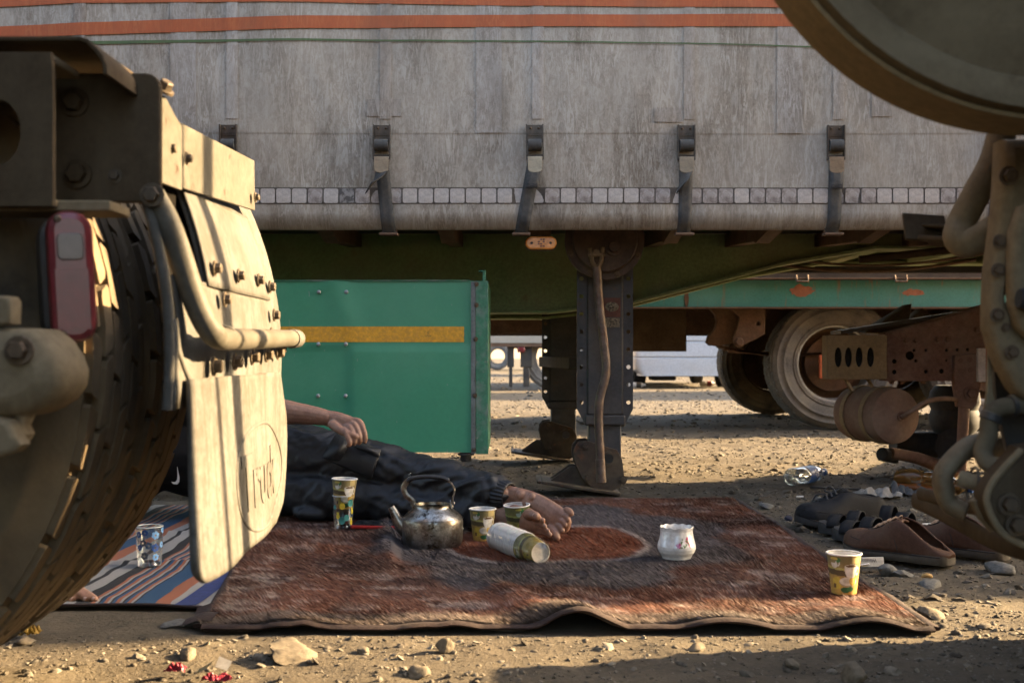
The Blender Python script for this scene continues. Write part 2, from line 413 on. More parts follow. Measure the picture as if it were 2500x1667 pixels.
stone(G(2275, 1500), .035, 12, 'flat stone outside the lifted rug corner', .35)
stone(G(2270, 1425), .036, 13, 'flat grey stone next to the nut shell', .35, None)
stone(G(1935, 1620), .020, 14, 'low tan stone at the lower edge of the sun strip', .4)
stone(G(430, 1522), .030, 15, 'flat grey stone under the front edge of the striped mat', .3, None)
stone(G(60, 1565), .026, 16, 'pale round stone in the shade beside the yellow scrap', .4)
stone(G(1700, 1590), .022, 17, 'flat tan stone in the sun strip in front of the rug', .35)
# ---------------------------------------------------------------- materials of the curtain trailer
def mk_curtain(name, base, dirt, light):
    """PVC with dried rain runs: thin pale wandering lines through a brown-grey film of dust"""
    m = bpy.data.materials.new(name); m.use_nodes = True; nt = m.node_tree; N = nt.nodes; L = nt.links
    b = N['Principled BSDF']; b.inputs['Roughness'].default_value = .6; b.inputs['Specular IOR Level'].default_value = .3
    tc = N.new('ShaderNodeTexCoord')
    def mapped(s, rot=0):
        q = N.new('ShaderNodeMapping'); q.inputs['Scale'].default_value = s; q.inputs['Rotation'].default_value = (0, rot, 0); L.new(tc.outputs['Object'], q.inputs[0]); return q.outputs[0]
    def noise(v, sc, det=4, ro=.6, di=0.0):
        n = N.new('ShaderNodeTexNoise'); n.inputs['Scale'].default_value = sc; n.inputs['Detail'].default_value = det; n.inputs['Roughness'].default_value = ro; n.inputs['Distortion'].default_value = di
        L.new(v, n.inputs[0]); return n.outputs[0]
    def rng(f, a, c, lo=0., hi=1.):
        r = N.new('ShaderNodeMapRange'); r.inputs[1].default_value = a; r.inputs[2].default_value = c; r.inputs[3].default_value = lo; r.inputs[4].default_value = hi; L.new(f, r.inputs[0]); return r.outputs[0]
    def math2(op, a, c):
        x = N.new('ShaderNodeMath'); x.operation = op; x.use_clamp = True
        for k, q in ((0, a), (1, c)):
            if isinstance(q, (int, float)): x.inputs[k].default_value = q
            else: L.new(q, x.inputs[k])
        return x.outputs[0]
    def mix(f, a, c):
        x = N.new('ShaderNodeMix'); x.data_type = 'RGBA'; L.new(f, x.inputs[0])
        for k, q in ((6, a), (7, c)):
            if isinstance(q, tuple): x.inputs[k].default_value = (*q, 1)
            else: L.new(q, x.inputs[k])
        return x.outputs[2]
    runs = rng(noise(mapped((34, 1, 6.0), .05), 1.5, 5, .72, 2.2), .50, .57)         # fine vertical runs
    cells = rng(noise(mapped((40, 1, 24)), 1.6, 6, .75, 1.2), .43, .56)             # mottled drops
    slant = rng(noise(mapped((6.5, 1, 1.5), .5), 1.4, 6, .68, .8), .44, .60)         # broad slanting wash
    big = rng(noise(mapped((1.1, 1, 1.3)), 1.5, 4, .6), .34, .68)
    film = math2('ADD', math2('MULTIPLY', slant, .62), math2('MULTIPLY', cells, .45))
    film = math2('MULTIPLY', film, rng(big, 0, 1, .40, .88))
    c = mix(film, base, dirt)
    c = mix(math2('MULTIPLY', runs, rng(noise(mapped((3, 1, 2)), 2, 3), .32, .68, .15, .9)), c, light)
    brown = rng(noise(mapped((2.2, 1, 1.0), .3), 1.3, 5, .65, .5),   .5, .75, 0, .36)
    c = mix(brown, c, (.20, .15, .105))
    sp = N.new('ShaderNodeSeparateXYZ'); L.new(tc.outputs['Object'], sp.inputs[0])
    road = rng(math2('ADD', sp.outputs[2], math2('MULTIPLY', noise(mapped((10, 1, 3)), 2, 4), .16)), 1.23, 1.02, 0, .55)   # road grime near the hem
    c = mix(road, c, (.115, .085, .055))
    stain = rng(noise(mapped((14, 1, 40)), 1.1, 6, .75), .66, .74, 0, .7)            # scuffs
    c = mix(math2('MULTIPLY', stain, rng(noise(mapped((2, 1, 3)), 1, 2), .52, .62)), c, (.05, .045, .04))
    L.new(c, b.inputs['Base Color'])
    bp = N.new('ShaderNodeBump'); bp.inputs['Strength'].default_value = .12; bp.inputs['Distance'].default_value = .003
    L.new(film, bp.inputs['Height']); L.new(bp.outputs[0], b.inputs['Normal'])
    return m
M['curtain'] = mk_curtain('grimy_white_curtain', (.73, .68, .585), (.172, .138, .098), (.89, .845, .75))
M['stripe_o'] = mk_curtain('grimy_orange_stripe', (.78, .135, .018), (.52, .095, .016), (.85, .22, .05))
M['stripe_g'] = mk_curtain('grimy_green_stripe', (.05, .2, .06), (.06, .13, .05), (.1, .26, .1))
M['tile'] = mk('reflective_tile', (.46, .42, .38), .45, 0, .12, 40, dust=((.28, .22, .17), 22, .5, .8, .6), bump=(300, .3), spec=.6)
M['tile_b'] = mk('grimy_reflective_tile', (.42, .38, .35), .5, 0, .2, 40, dust=((.15, .12, .1), 30, .42, .62, .8), spots=((.06, .05, .045), 45, .62, .66), bump=(300, .3))
M['tile_c'] = mk('worn_reflective_tile', (.32, .30, .28), .5, 0, .3, 30, dust=((.06, .055, .05), 38, .44, .56, .9), bump=(300, .3))
M['tile_edge'] = mk('tile_seam', (.10, .085, .07), .8, 0, .3, 30)
M['web'] = mk('slate_webbing', (.06, .06, .058), .9, 0, .2, 60, dust=((.2, .17, .13), 18, .45, .8, .45), bump=(500, .4))
M['web_navy'] = mk('navy_webbing', (.03, .045, .10), .9, 0, .2, 60)
M['thread'] = mk('dark_thread', (.02, .022, .03), .9, 0, 0)
M['buckle'] = mk('worn_buckle_steel', (.075, .065, .055), .45, .5, .25, 30, dust=((.14, .1, .07), 20, .42, .75, .6), bump=(80, .1))
M['lever'] = mk('brown_buckle_lever', (.30, .25, .19), .35, .6, .2, 25, dust=((.16, .11, .07), 12, .4, .8, .6))
M['amber'] = mk('amber_lens', (.72, .27, .05), .25, 0, .15, 40, dust=((.4, .25, .12), 30, .5, .8, .5), spec=.6)
M['box_green'] = mk('green_box_paint', (.052, .27, .148), .42, 0, .10, 3, dust=((.12, .33, .21), 2.2, .4, .75, .55), spots=((.28, .26, .24), 20, .735, .75), streak=((.30, .31, .29), 9, .70, .735, (14, 1, 3.5), .8), bump=(6, .08, .01), spec=.45, fine=.05)
M['box_edge'] = mk('scuffed_green_edge', (.05, .19, .11), .5, 0, .15, 9, dust=((.26, .25, .25), 14, .48, .7, .7), spots=((.30, .24, .22), 22, .62, .7))
M['yellow_tape'] = mk('amber_reflective_tape', (.72, .36, .03), .45, 0, .1, 20, dust=((.5, .25, .05), 60, .45, .6, .5), spots=((.06, .05, .03), 24, .76, .79), bump=(400, .3))
M['alu'] = mk('dull_rivet', (.36, .38, .38), .45, .6, .2, 60)
M['leg_paint'] = mk('black_landing_leg', (.05, .051, .057), .5, .1, .25, 8, dust=((.15, .125, .1), 6, .45, .8, .5), spots=((.09, .05, .03), 16, .6, .74), bump=(60, .12))
M['foot_rust'] = mk('brown_foot', (.055, .04, .03), .7, .1, .3, 12, dust=((.2, .16, .1), 10, .45, .75, .5), spots=(RUST, 18, .55, .7), updust=(DUST, .6), bump=(70, .3))
M['crank'] = mk('rusty_crank_rod', (.13, .10, .085), .5, .5, .25, 30, dust=((.22, .15, .1), 26, .42, .7, .6), spots=((.07, .035, .025), 14, .5, .7), bump=(120, .2))
M['plate_red'] = mk('faded_red_sticker', (.12, .045, .03), .6, 0, .25, 30)
M['sticker'] = mk('printed_sticker', (.24, .2, .14), .7, 0, .5, 160, spots=((.05, .04, .03), 150, .5, .55))
M['gear'] = mk('brown_gearbox', (.085, .058, .044), .7, .1, .3, 10, dust=((.22, .15, .09), 8, .5, .8, .5), bump=(50, .2))

TRL = empty('semi_trailer', (0, 5.2, 0), 'grey curtain sided semi trailer with orange stripes parked across the scene', 'trailer')
YC = 4.0; s4 = YC / F
TX0, TX1 = -8.5, 2.75
BX = [(x - 1250) * s4 for x in (-185, 190, 560, 933, 1305, 1675, 2040, 2445)]

def cur_y(x, z):
    y = YC + .016 * fbm(x, z, 1.1, 3, 40) + .005 * fbm(x + z * .4, z * .4, 6, 3, 44)
    for b in BX: y = y + .010 * np.exp(-((x - b) / .05) ** 2) * np.exp(-((z - 1.02) / .10) ** 2)
    y = y - .0014 / (1 + np.exp(-(z - 1.309) / .0009))                     # upper sheet overlaps the hem panel
    for b in BX: y = y - .0012 * (np.abs(x - b + .0) < .026) * (z > 1.345)   # welded webbing behind the curtain
    low = np.clip(1.035 - z, 0, 1)
    return y + 9.0 * low ** 2                                             # hem rolls under
cx = np.concatenate([np.arange(TX0, -1.6, .08), np.arange(-1.6, 2.0, .0125), np.arange(2.0, TX1 + .001, .025)])
cz = np.concatenate([np.arange(.974, 1.06, .006), np.arange(1.06, 1.30, .014), [1.3, 1.304, 1.307, 1.309, 1.311, 1.314, 1.32], np.arange(1.335, 1.95, .02), np.arange(1.98, 3.96, .12)])
CX, CZ = np.meshgrid(cx, cz)
V = np.stack([CX, cur_y(CX, CZ), CZ], -1)
V2 = V[0].copy(); V2[:, 1] += .05; V2[:, 2] += .012
V = np.concatenate([V2[None], V], 0)
cme = np_mesh('curtain', V.reshape(-1, 3), grid_faces(len(cz) + 1, len(cx)))
curtain = link('curtain', cme, M['curtain'], TRL, smooth=60)
# printed bands, laid on the sheet
def band(pts_top, pts_bot, mat, name, off=.0040):
    tx = np.array([p[0] for p in pts_top]); tz = np.array([p[1] for p in pts_top]); bz = np.interp(tx, [p[0] for p in pts_bot], [p[1] for p in pts_bot])
    xs = np.arange(-330, 2900, 12.0)
    t = np.interp(xs, tx, tz); b = np.interp(xs, tx, bz)
    Xw = (xs - 1250) * s4; rows = []
    for k in range(5):
        zz = CH - ((t + (b - t) * k / 4) - HY) * s4
        rows.append(np.stack([Xw, cur_y(Xw, zz) - off, zz], -1))
    me = np_mesh(name, np.array(rows).reshape(-1, 3), grid_faces(5, len(xs)))
    link(name, me, mat, curtain, smooth=60)
band([(-330, 92), (0, 67), (210, 58), (750, 40), (1250, 36), (2700, 34)], [(-330, 122), (0, 98), (230, 88), (750, 71), (1250, 65), (2700, 66)], M['stripe_o'], 'orange_stripe')
band([(-330, 8), (200, -14), (750, -30), (1250, -25), (2700, -14)], [(-330, 34), (443, 0), (750, 7), (1250, 14), (2700, 26)], M['stripe_o'], 'orange_stripe')
band([(-330, 122), (250, 103), (750, 96), (1250, 99), (1750, 106), (2700, 135)], [(-330, 134), (250, 111), (750, 101), (1250, 103), (1750, 109), (2700, 140)], M['stripe_g'], 'green_stripe')
# vertical bands welded to the sheet behind each buckle and between them
def strip(xc, hw, z0, z1, mat):
    zs = np.concatenate([np.arange(z0, 2.0, .02), np.arange(2.0, z1, .1)]); rows = []
    for u_ in (-1, -.5, 0, .5, 1):
        xs_ = xc + u_ * hw + 0 * zs; rows.append(np.stack([xs_, cur_y(xs_, zs) - .0026, zs], -1))
    link('welded_band', np_mesh('s', np.array(rows).reshape(-1, 3), grid_faces(5, len(zs))), mat, curtain, smooth=60)
M['band'] = mk_curtain('grimy_welded_band', (.70, .665, .605), (.18, .15, .115), (.86, .83, .78)); M['band_d'] = mk_curtain('dirtier_welded_band', (.60, .56, .50), (.15, .122, .094), (.78, .745, .69))
for i_, b_ in enumerate(BX):
    strip(b_ + .012, .020, 1.36, 3.9, M['band_d'] if i_ % 2 else M['band'])
    if i_ % 2 == 0: strip(b_ - .16, .045, 1.312, 3.9, M['band'])
for xa, za, w_, h_ in ((.55, 1.375, .05, .025), (-.45, 1.40, .06, .03), (1.30, 1.42, .035, .05)):          # patches
    xs_ = np.linspace(xa - w_, xa + w_, 8); rows = [np.stack([xs_, cur_y(xs_, z_ + 0 * xs_) - .0030, z_ + 0 * xs_], -1) for z_ in np.linspace(za - h_, za + h_, 5)]
    link('patch', np_mesh('p', np.array(rows).reshape(-1, 3), grid_faces(5, 8)), M['band_d'], curtain, smooth=60)
# reflective tiles along the hem
bk = MB(); bk.grid([[(x, float(cur_y(np.array(x), np.array(z))) - .0008, z) for x in np.arange(-1.9, 1.95, .02)] for z in (1.0625, 1.08, 1.1, 1.121)])
bk.build('tape_backing', M['tile_edge'], curtain)
tme = plate(rrect(-.0252, -.0252, .0252, .0252, .006, 3), [], .0010)
tmes = [tme, tme.copy(), tme.copy()]
for q, k in zip(tmes, ('tile', 'tile_b', 'tile_c')): q.materials.append(M[k])
tr = random.Random(4); x = -1.86; worn = {1.665: 2}
k = 0
while x < 1.9:
    me = tmes[0 if tr.random() < .6 else (1 if tr.random() < .85 else 2)]
    z = 1.0915 + tr.uniform(-.0006, .0006)
    o = bpy.data.objects.new('reflective_tile', me); COL.objects.link(o); o.parent = curtain
    o.matrix_basis = TR(x, float(cur_y(np.array(x), np.array(z))) - .0022, z) @ AX_CAM @ Matrix.Rotation(tr.uniform(-.012, .012), 4, 'Z')
    x += .0556; k += 1
# strap buckles
def buckle_meshes():
    fr = MB()
    for sx in (-1, 1):
        fr.bb(sx * .0285 - .002, sx * .0285 + .002, -.016, .002, -.122, 0)
    fr.bb(-.028, .028, -.002, .001, -.030, 0); fr.bb(-.028, .028, -.001, .0005, -.062, -.030)
    fr.bb(-.026, .026, -.004, -.001, -.037, -.033)
    roll = MB(); roll.tube([(-.0235, -.010, -.072), (.0235, -.010, -.072)], .0215, 18); 
    lev = plate([(-.0255, -.112), (.0255, -.112), (.0255, -.158), (.020, -.1655), (.008, -.169), (-.008, -.169), (-.020, -.1655), (-.0255, -.158)][::-1], [], .004, TR(0, -.016, 0) @ AX_CAM, .001)
    pin = MB(); pin.tube([(-.031, -.008, -.108), (.031, -.008, -.108)], .004, 8)
    return fr.mesh('f'), roll.mesh('r'), lev, pin.mesh('p')
bf, br, bl, bp_ = buckle_meshes()
for q, mm in ((bf, 'buckle'), (br, 'web'), (bl, 'lever'), (bp_, 'steel_dark')):
    q.materials.append(M[mm]); q.shade_smooth(); q.set_sharp_from_angle(angle=R(40))
rv = dome(.0045, .004)
slant = {560: -.01, 933: .022, 1305: -.046, 1675: -.004, 2040: -.004, 2445: -.03}
for bx, pxl in zip(BX, (-185, 190, 560, 933, 1305, 1675, 2040, 2445)):
    z0 = 1.338; y0 = float(cur_y(np.array(bx), np.array(1.25))) - .006; sl = slant.get(pxl, 0.0)
    navy = pxl == 2445; wm = M['web_navy'] if navy else M['web']
    o = bpy.data.objects.new('strap_buckle', bf); COL.objects.link(o); o.parent = TRL; o.matrix_parent_inverse = Matrix.Translation(TRL.location).inverted()
    o.matrix_basis = TR(bx, y0, z0) @ Matrix.Rotation(sl * .25, 4, 'Y')
    for nm, me in (('webbing_roll', br), ('lever', bl), ('pin', bp_)):
        c = bpy.data.objects.new(nm, me); COL.objects.link(c); c.parent = o
    for sx in (-1, 1):
        c = bpy.data.objects.new('rivet', rv); COL.objects.link(c); c.parent = o; c.matrix_basis = TR(sx * .014, -.002, -.011) @ AX_CAM
    if not rv.materials: rv.materials.append(M['bolt_dark']); rv.shade_smooth()
    # strap down to the rail hook, in world coordinates
    rows = []
    n = 16
    for i in range(n + 1):
        t = i / n; z = 1.215 + (.960 - 1.215) * t
        xc = bx + sl * t; zz = max(z, .975)
        yy = float(cur_y(np.array(xc), np.array(zz))) - .006 - (.004 if t > .8 else 0) + (.008 * max(0, t - .92) / .08)
        rows.append([(xc + w * .0235, yy, z + w * sl * .12) for w in (-1, -.33, .33, 1)])
    st = MB().grid(rows).mesh('strap'); so = link('strap', st, wm, TRL, smooth=60)
    sm = so.modifiers.new('thick', 'SOLIDIFY'); sm.thickness = .003
    # loose tail of the webbing hanging out of the lever, end folded and cross stitched
    tw = {933: (-.045, 1), 1675: (-.02, 1)}.get(pxl, (sl * .25, 0)); rows = []
    for i in range(9):
        t = i / 8; z = 1.178 - .064 * t; xc = bx + tw[0] * t * (1 if not tw[1] else t); hw = .0225 * (1 - (.45 * t * tw[1]))
        yy = y0 - .012 - .006 * math.sin(t * 2.2)
        rows.append([(xc + w * hw, yy - tw[1] * .02 * t * w, z - w * tw[1] * -.016 * t) for w in (-1, -.33, .33, 1)])
    tl = MB().grid(rows).mesh('tail'); to = link('strap_tail', tl, wm, TRL, smooth=60)
    sm = to.modifiers.new('thick', 'SOLIDIFY'); sm.thickness = .0035
    if not tw[1]:
        th = MB(); a = [Vector(rows[6][0]), Vector(rows[6][3]), Vector(rows[8][3]), Vector(rows[8][0])]
        cc = sum(a, Vector()) / 4; a = [cc + (q - cc) * .78 + Vector((0, -.0035, 0)) for q in a]
        for p_, q_ in ((0, 1), (1, 2), (2, 3), (3, 0), (0, 2), (1, 3)): th.tube([a[p_], a[q_]], .0007, 5)
        th.build('stitching', M['thread'], to)
    hk = MB(); xb = bx + sl
    hk.bb(xb - .032, xb + .032, YC - .004, YC + .05, .954, .962); hk.bb(xb - .026, xb + .026, YC + .035, YC + .05, .954, 1.0)
    hk.build('strap_hook', M['rust'], TRL, .001)
# body behind the curtain
b = MB(); b.bb(TX0, TX1, 6.44, 6.5, 1.0, 3.95); b.bb(TX1 - .05, TX1, 4.03, 6.44, 1.0, 3.95); b.bb(TX0, TX0 + .05, 4.03, 6.44, 1.0, 3.95); b.bb(TX0, TX1, 4.0, 6.5, 3.95, 4.0)
b.build('body_shell', M['steel_dark'], TRL)
b = MB(); b.bb(TX0, TX1, 4.07, 6.43, 1.06, 1.10); b.build('floor', M['steel_dark'], TRL)
b = MB(); b.bb(TX0, TX1, 4.055, 4.10, .99, 1.06); b.build('side_rail', M['rust'], TRL)
# main beams: deep behind the legs, stepping up to the gooseneck
prof = [(TX0, .725), (.17, .725), (.52, .765), (1.16, .93), (1.56, 1.0), (TX1 - .1, 1.0)]
for yb, nm in ((4.95, 'main_beam'), (5.75, 'main_beam')):
    poly = [(x, z) for x, z in prof] + [(TX1 - .1, 1.058), (TX0, 1.058)]
    wb = link(nm, plate(poly, [], .012, camplate(yb)), M['beam_green'], TRL)
    for (a, c) in zip(prof[:-1], prof[1:]):
        f_ = MB(); f_.bar((a[0], yb, a[1] - .006), (c[0] + .002, yb, c[1] - .006), .15, .013); f_.build('flange', M['beam_green'], wb, .002)
for xo in (-2.3, -1.5, -.68, -.24, .60, .95, 1.34, 1.72):      # outriggers
    b = MB(); w = .034
    pts = [(4.06, 1.055), (4.06, .985), (4.32, .955), (4.34, .965), (4.94, 1.0), (4.94, 1.055)]
    me = plate(pts, [], .055, TR(xo, 0, 0) @ AX_X, .002); link('outrigger', me, M['rust'], TRL)
for xo in np.arange(-2.2, 2.6, .42):                                      # cross members between the beams
    b = MB(); b.bb(xo - .03, xo + .03, 4.96, 5.74, .985, 1.058); b.build('cross_member', M['beam_green'], TRL, .003)
for q, (z0, r_) in enumerate(((.985, .006), (.965, .008))):               # sagging air lines
    pts = [(1.05 + .17 * i, 5.05 + .05 * i + .1 * q, z0 + .0 - .055 * math.sin(i / 7 * math.pi) + .004 * i) for i in range(8)]
    MB().tube(spl(pts, 4), r_, 8).build('air_line', M['rust'], TRL)
MB().tube(spl([(1.45, 4.75, .93), (1.7, 4.72, .955), (2.0, 4.7, .985), (2.4, 4.7, 1.0)], 5), .016, 10).build('hose', M['dusty_dark'], TRL)
# marker lamp
mc = P(1321, 594, 4.08)
mm = plate(rrect(mc.x - .056, mc.z - .0235, mc.x + .056, mc.z + .0235, .0232, 8), [], .022, camplate(4.075), .006); lamp = link('marker_lamp', mm, M['amber'], TRL)
link('lamp_base', plate(rrect(mc.x - .059, mc.z - .0262, mc.x + .059, mc.z + .0262, .026, 8), [], .012, camplate(4.090), .002), M['steel_dark'], lamp)
b = MB(); b.bb(mc.x - .045, mc.x + .035, 4.098, 4.102, mc.z + .01, .99); b.build('lamp_bracket', M['rust'], TRL)
sc_ = dome(.005, .003)
for sx in (-.034, .034): put('screw', sc_, M['bolt_dark'], lamp, (mc.x + sx, 4.064, mc.z))
g_ = MB()
for i in range(3):
    for j in range(4): 
        if (i + j) % 3: g_.box((mc.x - .009 + i * .009, 4.0636, mc.z - .012 + j * .008), (.0068, .0012, .005))
g_.build('lens_mark', M['plate_red'], lamp)
# landing legs
def landing_leg(dx, dy, crank):
    o = Vector((dx, dy, 0)); LX = .358; LY = 4.43
    leg = MB(); leg.bb(LX - .071, LX + .071, LY - .055, LY + .055, .30, 1.0); T = Matrix.Translation(o)
    def fin(name, me, mat, par, bev=0):
        if isinstance(me, MB): me = me.mesh(name)
        me.transform(T); return link(name, me, mat, par, bev)
    L0 = fin('landing_leg', leg, M['leg_paint'], TRL, .008)
    holes = [circ(0, z, .0085, 10) for z in np.arange(.35, .95, .068)]
    for sx in (-1, 1):
        hx = LX + sx * .0905
        ol = [(LX + sx * .07, 1.0), (LX + sx * .108, 1.0), (LX + sx * .108, .325), (LX + sx * .075, .262), (LX + sx * .07, .262)]
        fin('mounting_flange', plate(ol, [[(hx + a, c) for a, c in h] for h in holes], .008, camplate(LY - .045)), M['leg_paint'], L0)
    c = MB(); c.bb(LX - .078, LX + .078, LY - .062, LY + .062, .262, .302); fin('collar', c, M['leg_paint'], L0, .006)
    c = MB(); c.bb(LX - .063, LX + .063, LY - .046, LY + .046, .07, .27); fin('inner_tube', c, M['leg_paint'], L0, .006)
    def f2(x, y): p_ = P(x, y, LY - .07); return (p_.x, p_.z)
    disc = [f2(1150 + x / 3.016, 700 + y / 3.016) for x, y in ((760, 1180), (790, 1140), (850, 1130), (960, 1165), (1075, 1200), (1112, 1270), (1128, 1400), (1100, 1470), (1040, 1500), (960, 1500), (880, 1470), (810, 1400), (765, 1300), (752, 1235))]
    hc = f2(1485, 1119)
    for yy in (LY - .07, LY + .07):
        fin('foot_disc', plate(disc[::-1], [circ(hc[0], hc[1], .019, 16)], .012, camplate(yy), .002), M['foot_rust'], L0)
    ring = MB(); ring.lathe([(.019, 0), (.028, 0), (.028, .006), (.019, .006)], 20, TR(hc[0], LY - .078, hc[1]) @ AX_CAM @ TR(0, 0, -.002)); fin('pivot_ring', ring, M['foot_rust'], L0)
    for bxp, byp in ((1428, 1088), (1434, 1166), (1520, 1170)):
        q = f2(bxp, byp); m_ = bolt(.011, .012).copy(); m_.transform(TR(q[0], LY - .076, q[1]) @ AX_CAM); fin('bolt', m_, M['foot_rust'], L0)
    wedge = [f2(1336, 1180), f2(1392, 1140), f2(1430, 1140), f2(1500, 1190), f2(1490, 1200)]
    for yy in (LY - .045, LY + .045): fin('foot_gusset', plate(wedge[::-1], [], .01, camplate(yy)), M['foot_rust'], L0)
    a = f2(1322, 1182); bq = f2(1512, 1203)
    sh = MB(); sh.bar((a[0], LY, max(a[1], .012) + .012), (bq[0], LY, .004), .24, .012); sh.bar((a[0] - .018, LY, .05), (a[0], LY, max(a[1], .012) + .012), .22, .010)
    fin('foot_plate', sh, M['foot_rust'], L0, .003)
    return L0
near_leg = landing_leg(0, 0, True); far_leg = landing_leg(-.10, 1.32, False)
b = MB(); b.bar((.25, 4.5, .50), (.16, 5.7, .50), .05, .05); b.build('leg_brace', M['dusty_dark'], TRL, .004)
g0 = P(1475, 588, 4.33)
gb = MB(); gb.lathe([(0, .055), (.118, .055), (.124, .045), (.124, .03), (.150, .03), (.150, -.02), (0, -.02)], 40, TR(g0.x, 4.33, g0.z) @ AX_CAM)
gbo = gb.build('gearbox', M['gear'], TRL, 0, 30)
for a in range(8):
    t = R(20 + a * 45); put('bolt', bolt(.009, .010), M['bolt_dark'], gbo, (g0.x + .138 * math.cos(t), 4.298, g0.z + .138 * math.sin(t)))
put('shaft_boss', bolt(.022, .03, 16), M['gear'], gbo, tuple(P(1498, 603, 4.27)))
ck = [(1457, 652), (1460, 700), (1465, 760), (1471, 809), (1478, 868), (1480, 905), (1475, 932), (1466, 965), (1462, 1000), (1462, 1040), (1465, 1098), (1468, 1177)]
cr = MB().tube(spl([P(x, y, 4.235) for x, y in ck], 4), .0165, 14).build('crank_handle', M['crank'], TRL)
MB().tube([P(1465, 1120, 4.235), P(1468.5, 1178, 4.235)], .0185, 14).build('crank_grip', M['crank'], cr, .002)
fk = MB()
for pts in ([(1457, 655), (1446, 640), (1440, 606)], [(1457, 655), (1468, 640), (1471, 604)]): fk.tube([P(x, y, 4.235) for x, y in pts], .008, 8)
fk.tube([P(1436, 622, 4.235), P(1476, 622, 4.235)], .0085, 10); fk.tube([P(1456, 616, 4.225), P(1456, 616, 4.30)], .012, 12)
fk.build('crank_fork', mk('tan_fork', (.19, .135, .075), .6, .1, .25, 30), cr)
b = MB(); q0 = P(1474, 727, 4.372); q1 = P(1515, 774, 4.372); b.bb(q0.x, q1.x, 4.3715, 4.3735, q1.z, q0.z); so = b.build('brand_plate', M['plate_red'], near_leg)
q = P(1494, 749, 4.37)
el = MB().lathe([(.026, 0), (.024, .0012), (0, .0012)], 24, TR(q.x, 4.3712, q.z) @ AX_CAM @ Matrix.Diagonal((1, .72, 1, 1))); el.build('oval_emblem', M['sticker'], so)
b = MB(); q0 = P(1477, 776, 4.372); q1 = P(1513, 799, 4.372); b.bb(q0.x, q1.x, 4.3717, 4.3735, q1.z, q0.z); b.build('data_sticker', M['sticker'], near_leg)
# green side box
BY = 4.12; sb = BY / F
def bxp(x, y): return ((x - HX) * sb, CH - (y - HY) * sb)
x1, zt = bxp(1192, 686); _, zb = bxp(0, 1104); x0 = -1.75; xs1 = bxp(1150, 0)[0]
bx_ = np.linspace(x0, xs1 + .01, 110); bz_ = np.linspace(zb, zt, 48); X_, Z_ = np.meshgrid(bx_, bz_)
cr_x = bxp(852, 0)[0]
warp = .0035 * np.tanh((X_ - cr_x) / .012) * (Z_ < .56) * np.clip((.58 - Z_) / .03, 0, 1) + .006 * np.exp(-((X_ - cr_x + .02 - (Z_ - .7) * -.35) / .05) ** 2) * np.clip((Z_ - .5) / .2, 0, 1) + .004 * fbm(X_, Z_, 2.2, 2, 5)
fr = np_mesh('front', np.stack([X_, BY - warp, Z_], -1).reshape(-1, 3), grid_faces(48, 110))
TBX = link('side_box', fr, M['box_green'], TRL, smooth=60)
b = MB(); b.bb(x0, x1, BY + .006, BY + .45, zb + .002, zt - .002); b.build('box_shell', M['box_green'], TBX, .004)
b = MB(); b.bb(x0, xs1 - .004, BY - .006, BY + .03, zt - .001, zt + .003); b.build('top_lip', M['box_edge'], TBX, .001)
b = MB(); b.bb(xs1, xs1 + .016, BY - .008, BY + .004, zb - .004, zt - .003); b.build('corner_strip', mk('grey_corner_strip', (.13, .15, .145), .6, 0, .3, 20, dust=((.2, .19, .19), 16, .48, .7, .7)), TBX, .001)
b = MB(); b.bb(xs1 + .0165, x1, BY - .006, BY + .006, zb - .006, zt); b.build('corner_angle', M['box_edge'], TBX, .002)
b = MB(); c0 = bxp(1178, 686); b.bb(c0[0], c0[0] + .012, BY - .002, BY + .04, zt, zt + .038); b.bb(c0[0] - .014, c0[0] + .012, BY - .002, BY + .04, zt + .034, zt + .038); b.build('hanger_bracket', M['box_edge'], TBX, .001)
rvm = dome(.0078, .005)
for x, y in ((779, 713), (846, 713), (778, 840), (845, 840), (777, 966), (844, 966), (640, 713), (640, 966)):
    q = bxp(x, y); put('rivet', rvm, M['alu'], TBX, (q[0], BY - .0045, q[1]))
bt = bolt(.006, .006)
for x, y in ((1163, 694), (1163, 745), (1161, 828), (1159, 965), (1157, 1098)):
    q = bxp(x, y); put('bolt', bt, M['bolt_dark'], TBX, (q[0], BY - .0065, q[1]))
yt = bxp(0, 797)[1]; yb_ = bxp(0, 835)[1]; xs = np.linspace(-1.7, bxp(1133, 0)[0], 60); rows = []
for z in np.linspace(yb_, yt, 4):
    w_ = .0035 * np.tanh((xs - cr_x) / .012) * (z < .56) * np.clip((.58 - z) / .03, 0, 1) + .006 * np.exp(-((xs - cr_x + .02 - (z - .7) * -.35) / .05) ** 2) * np.clip((z - .5) / .2, 0, 1) + .004 * fbm(xs, z + 0 * xs, 2.2, 2, 5)
    rows.append(np.stack([xs, BY - w_ - .0012, z + 0 * xs], -1))
link('yellow_reflector', np_mesh('y', np.array(rows).reshape(-1, 3), grid_faces(4, 60)), M['yellow_tape'], TBX, smooth=60)
for xm in (736, 1046):                                                  # faint approval mark printed on the tape
    q = bxp(xm, 815); e = [text_mesh('E', .012, .0004, TR(q[0], BY - .011, q[1] + .004) @ AX_CAM), text_mesh('104 R-0001', .006, .0004, TR(q[0], BY - .011, q[1] - .008) @ AX_CAM)]
    link('tape_mark', join(e), M['bolt_dark'], TBX)
put('drain_bung', bolt(.02, .03, 8), M['rubber_black'], TBX, (*bxp(1137, 0)[:1], BY + .02, zb - .004), (0, 0, -1))
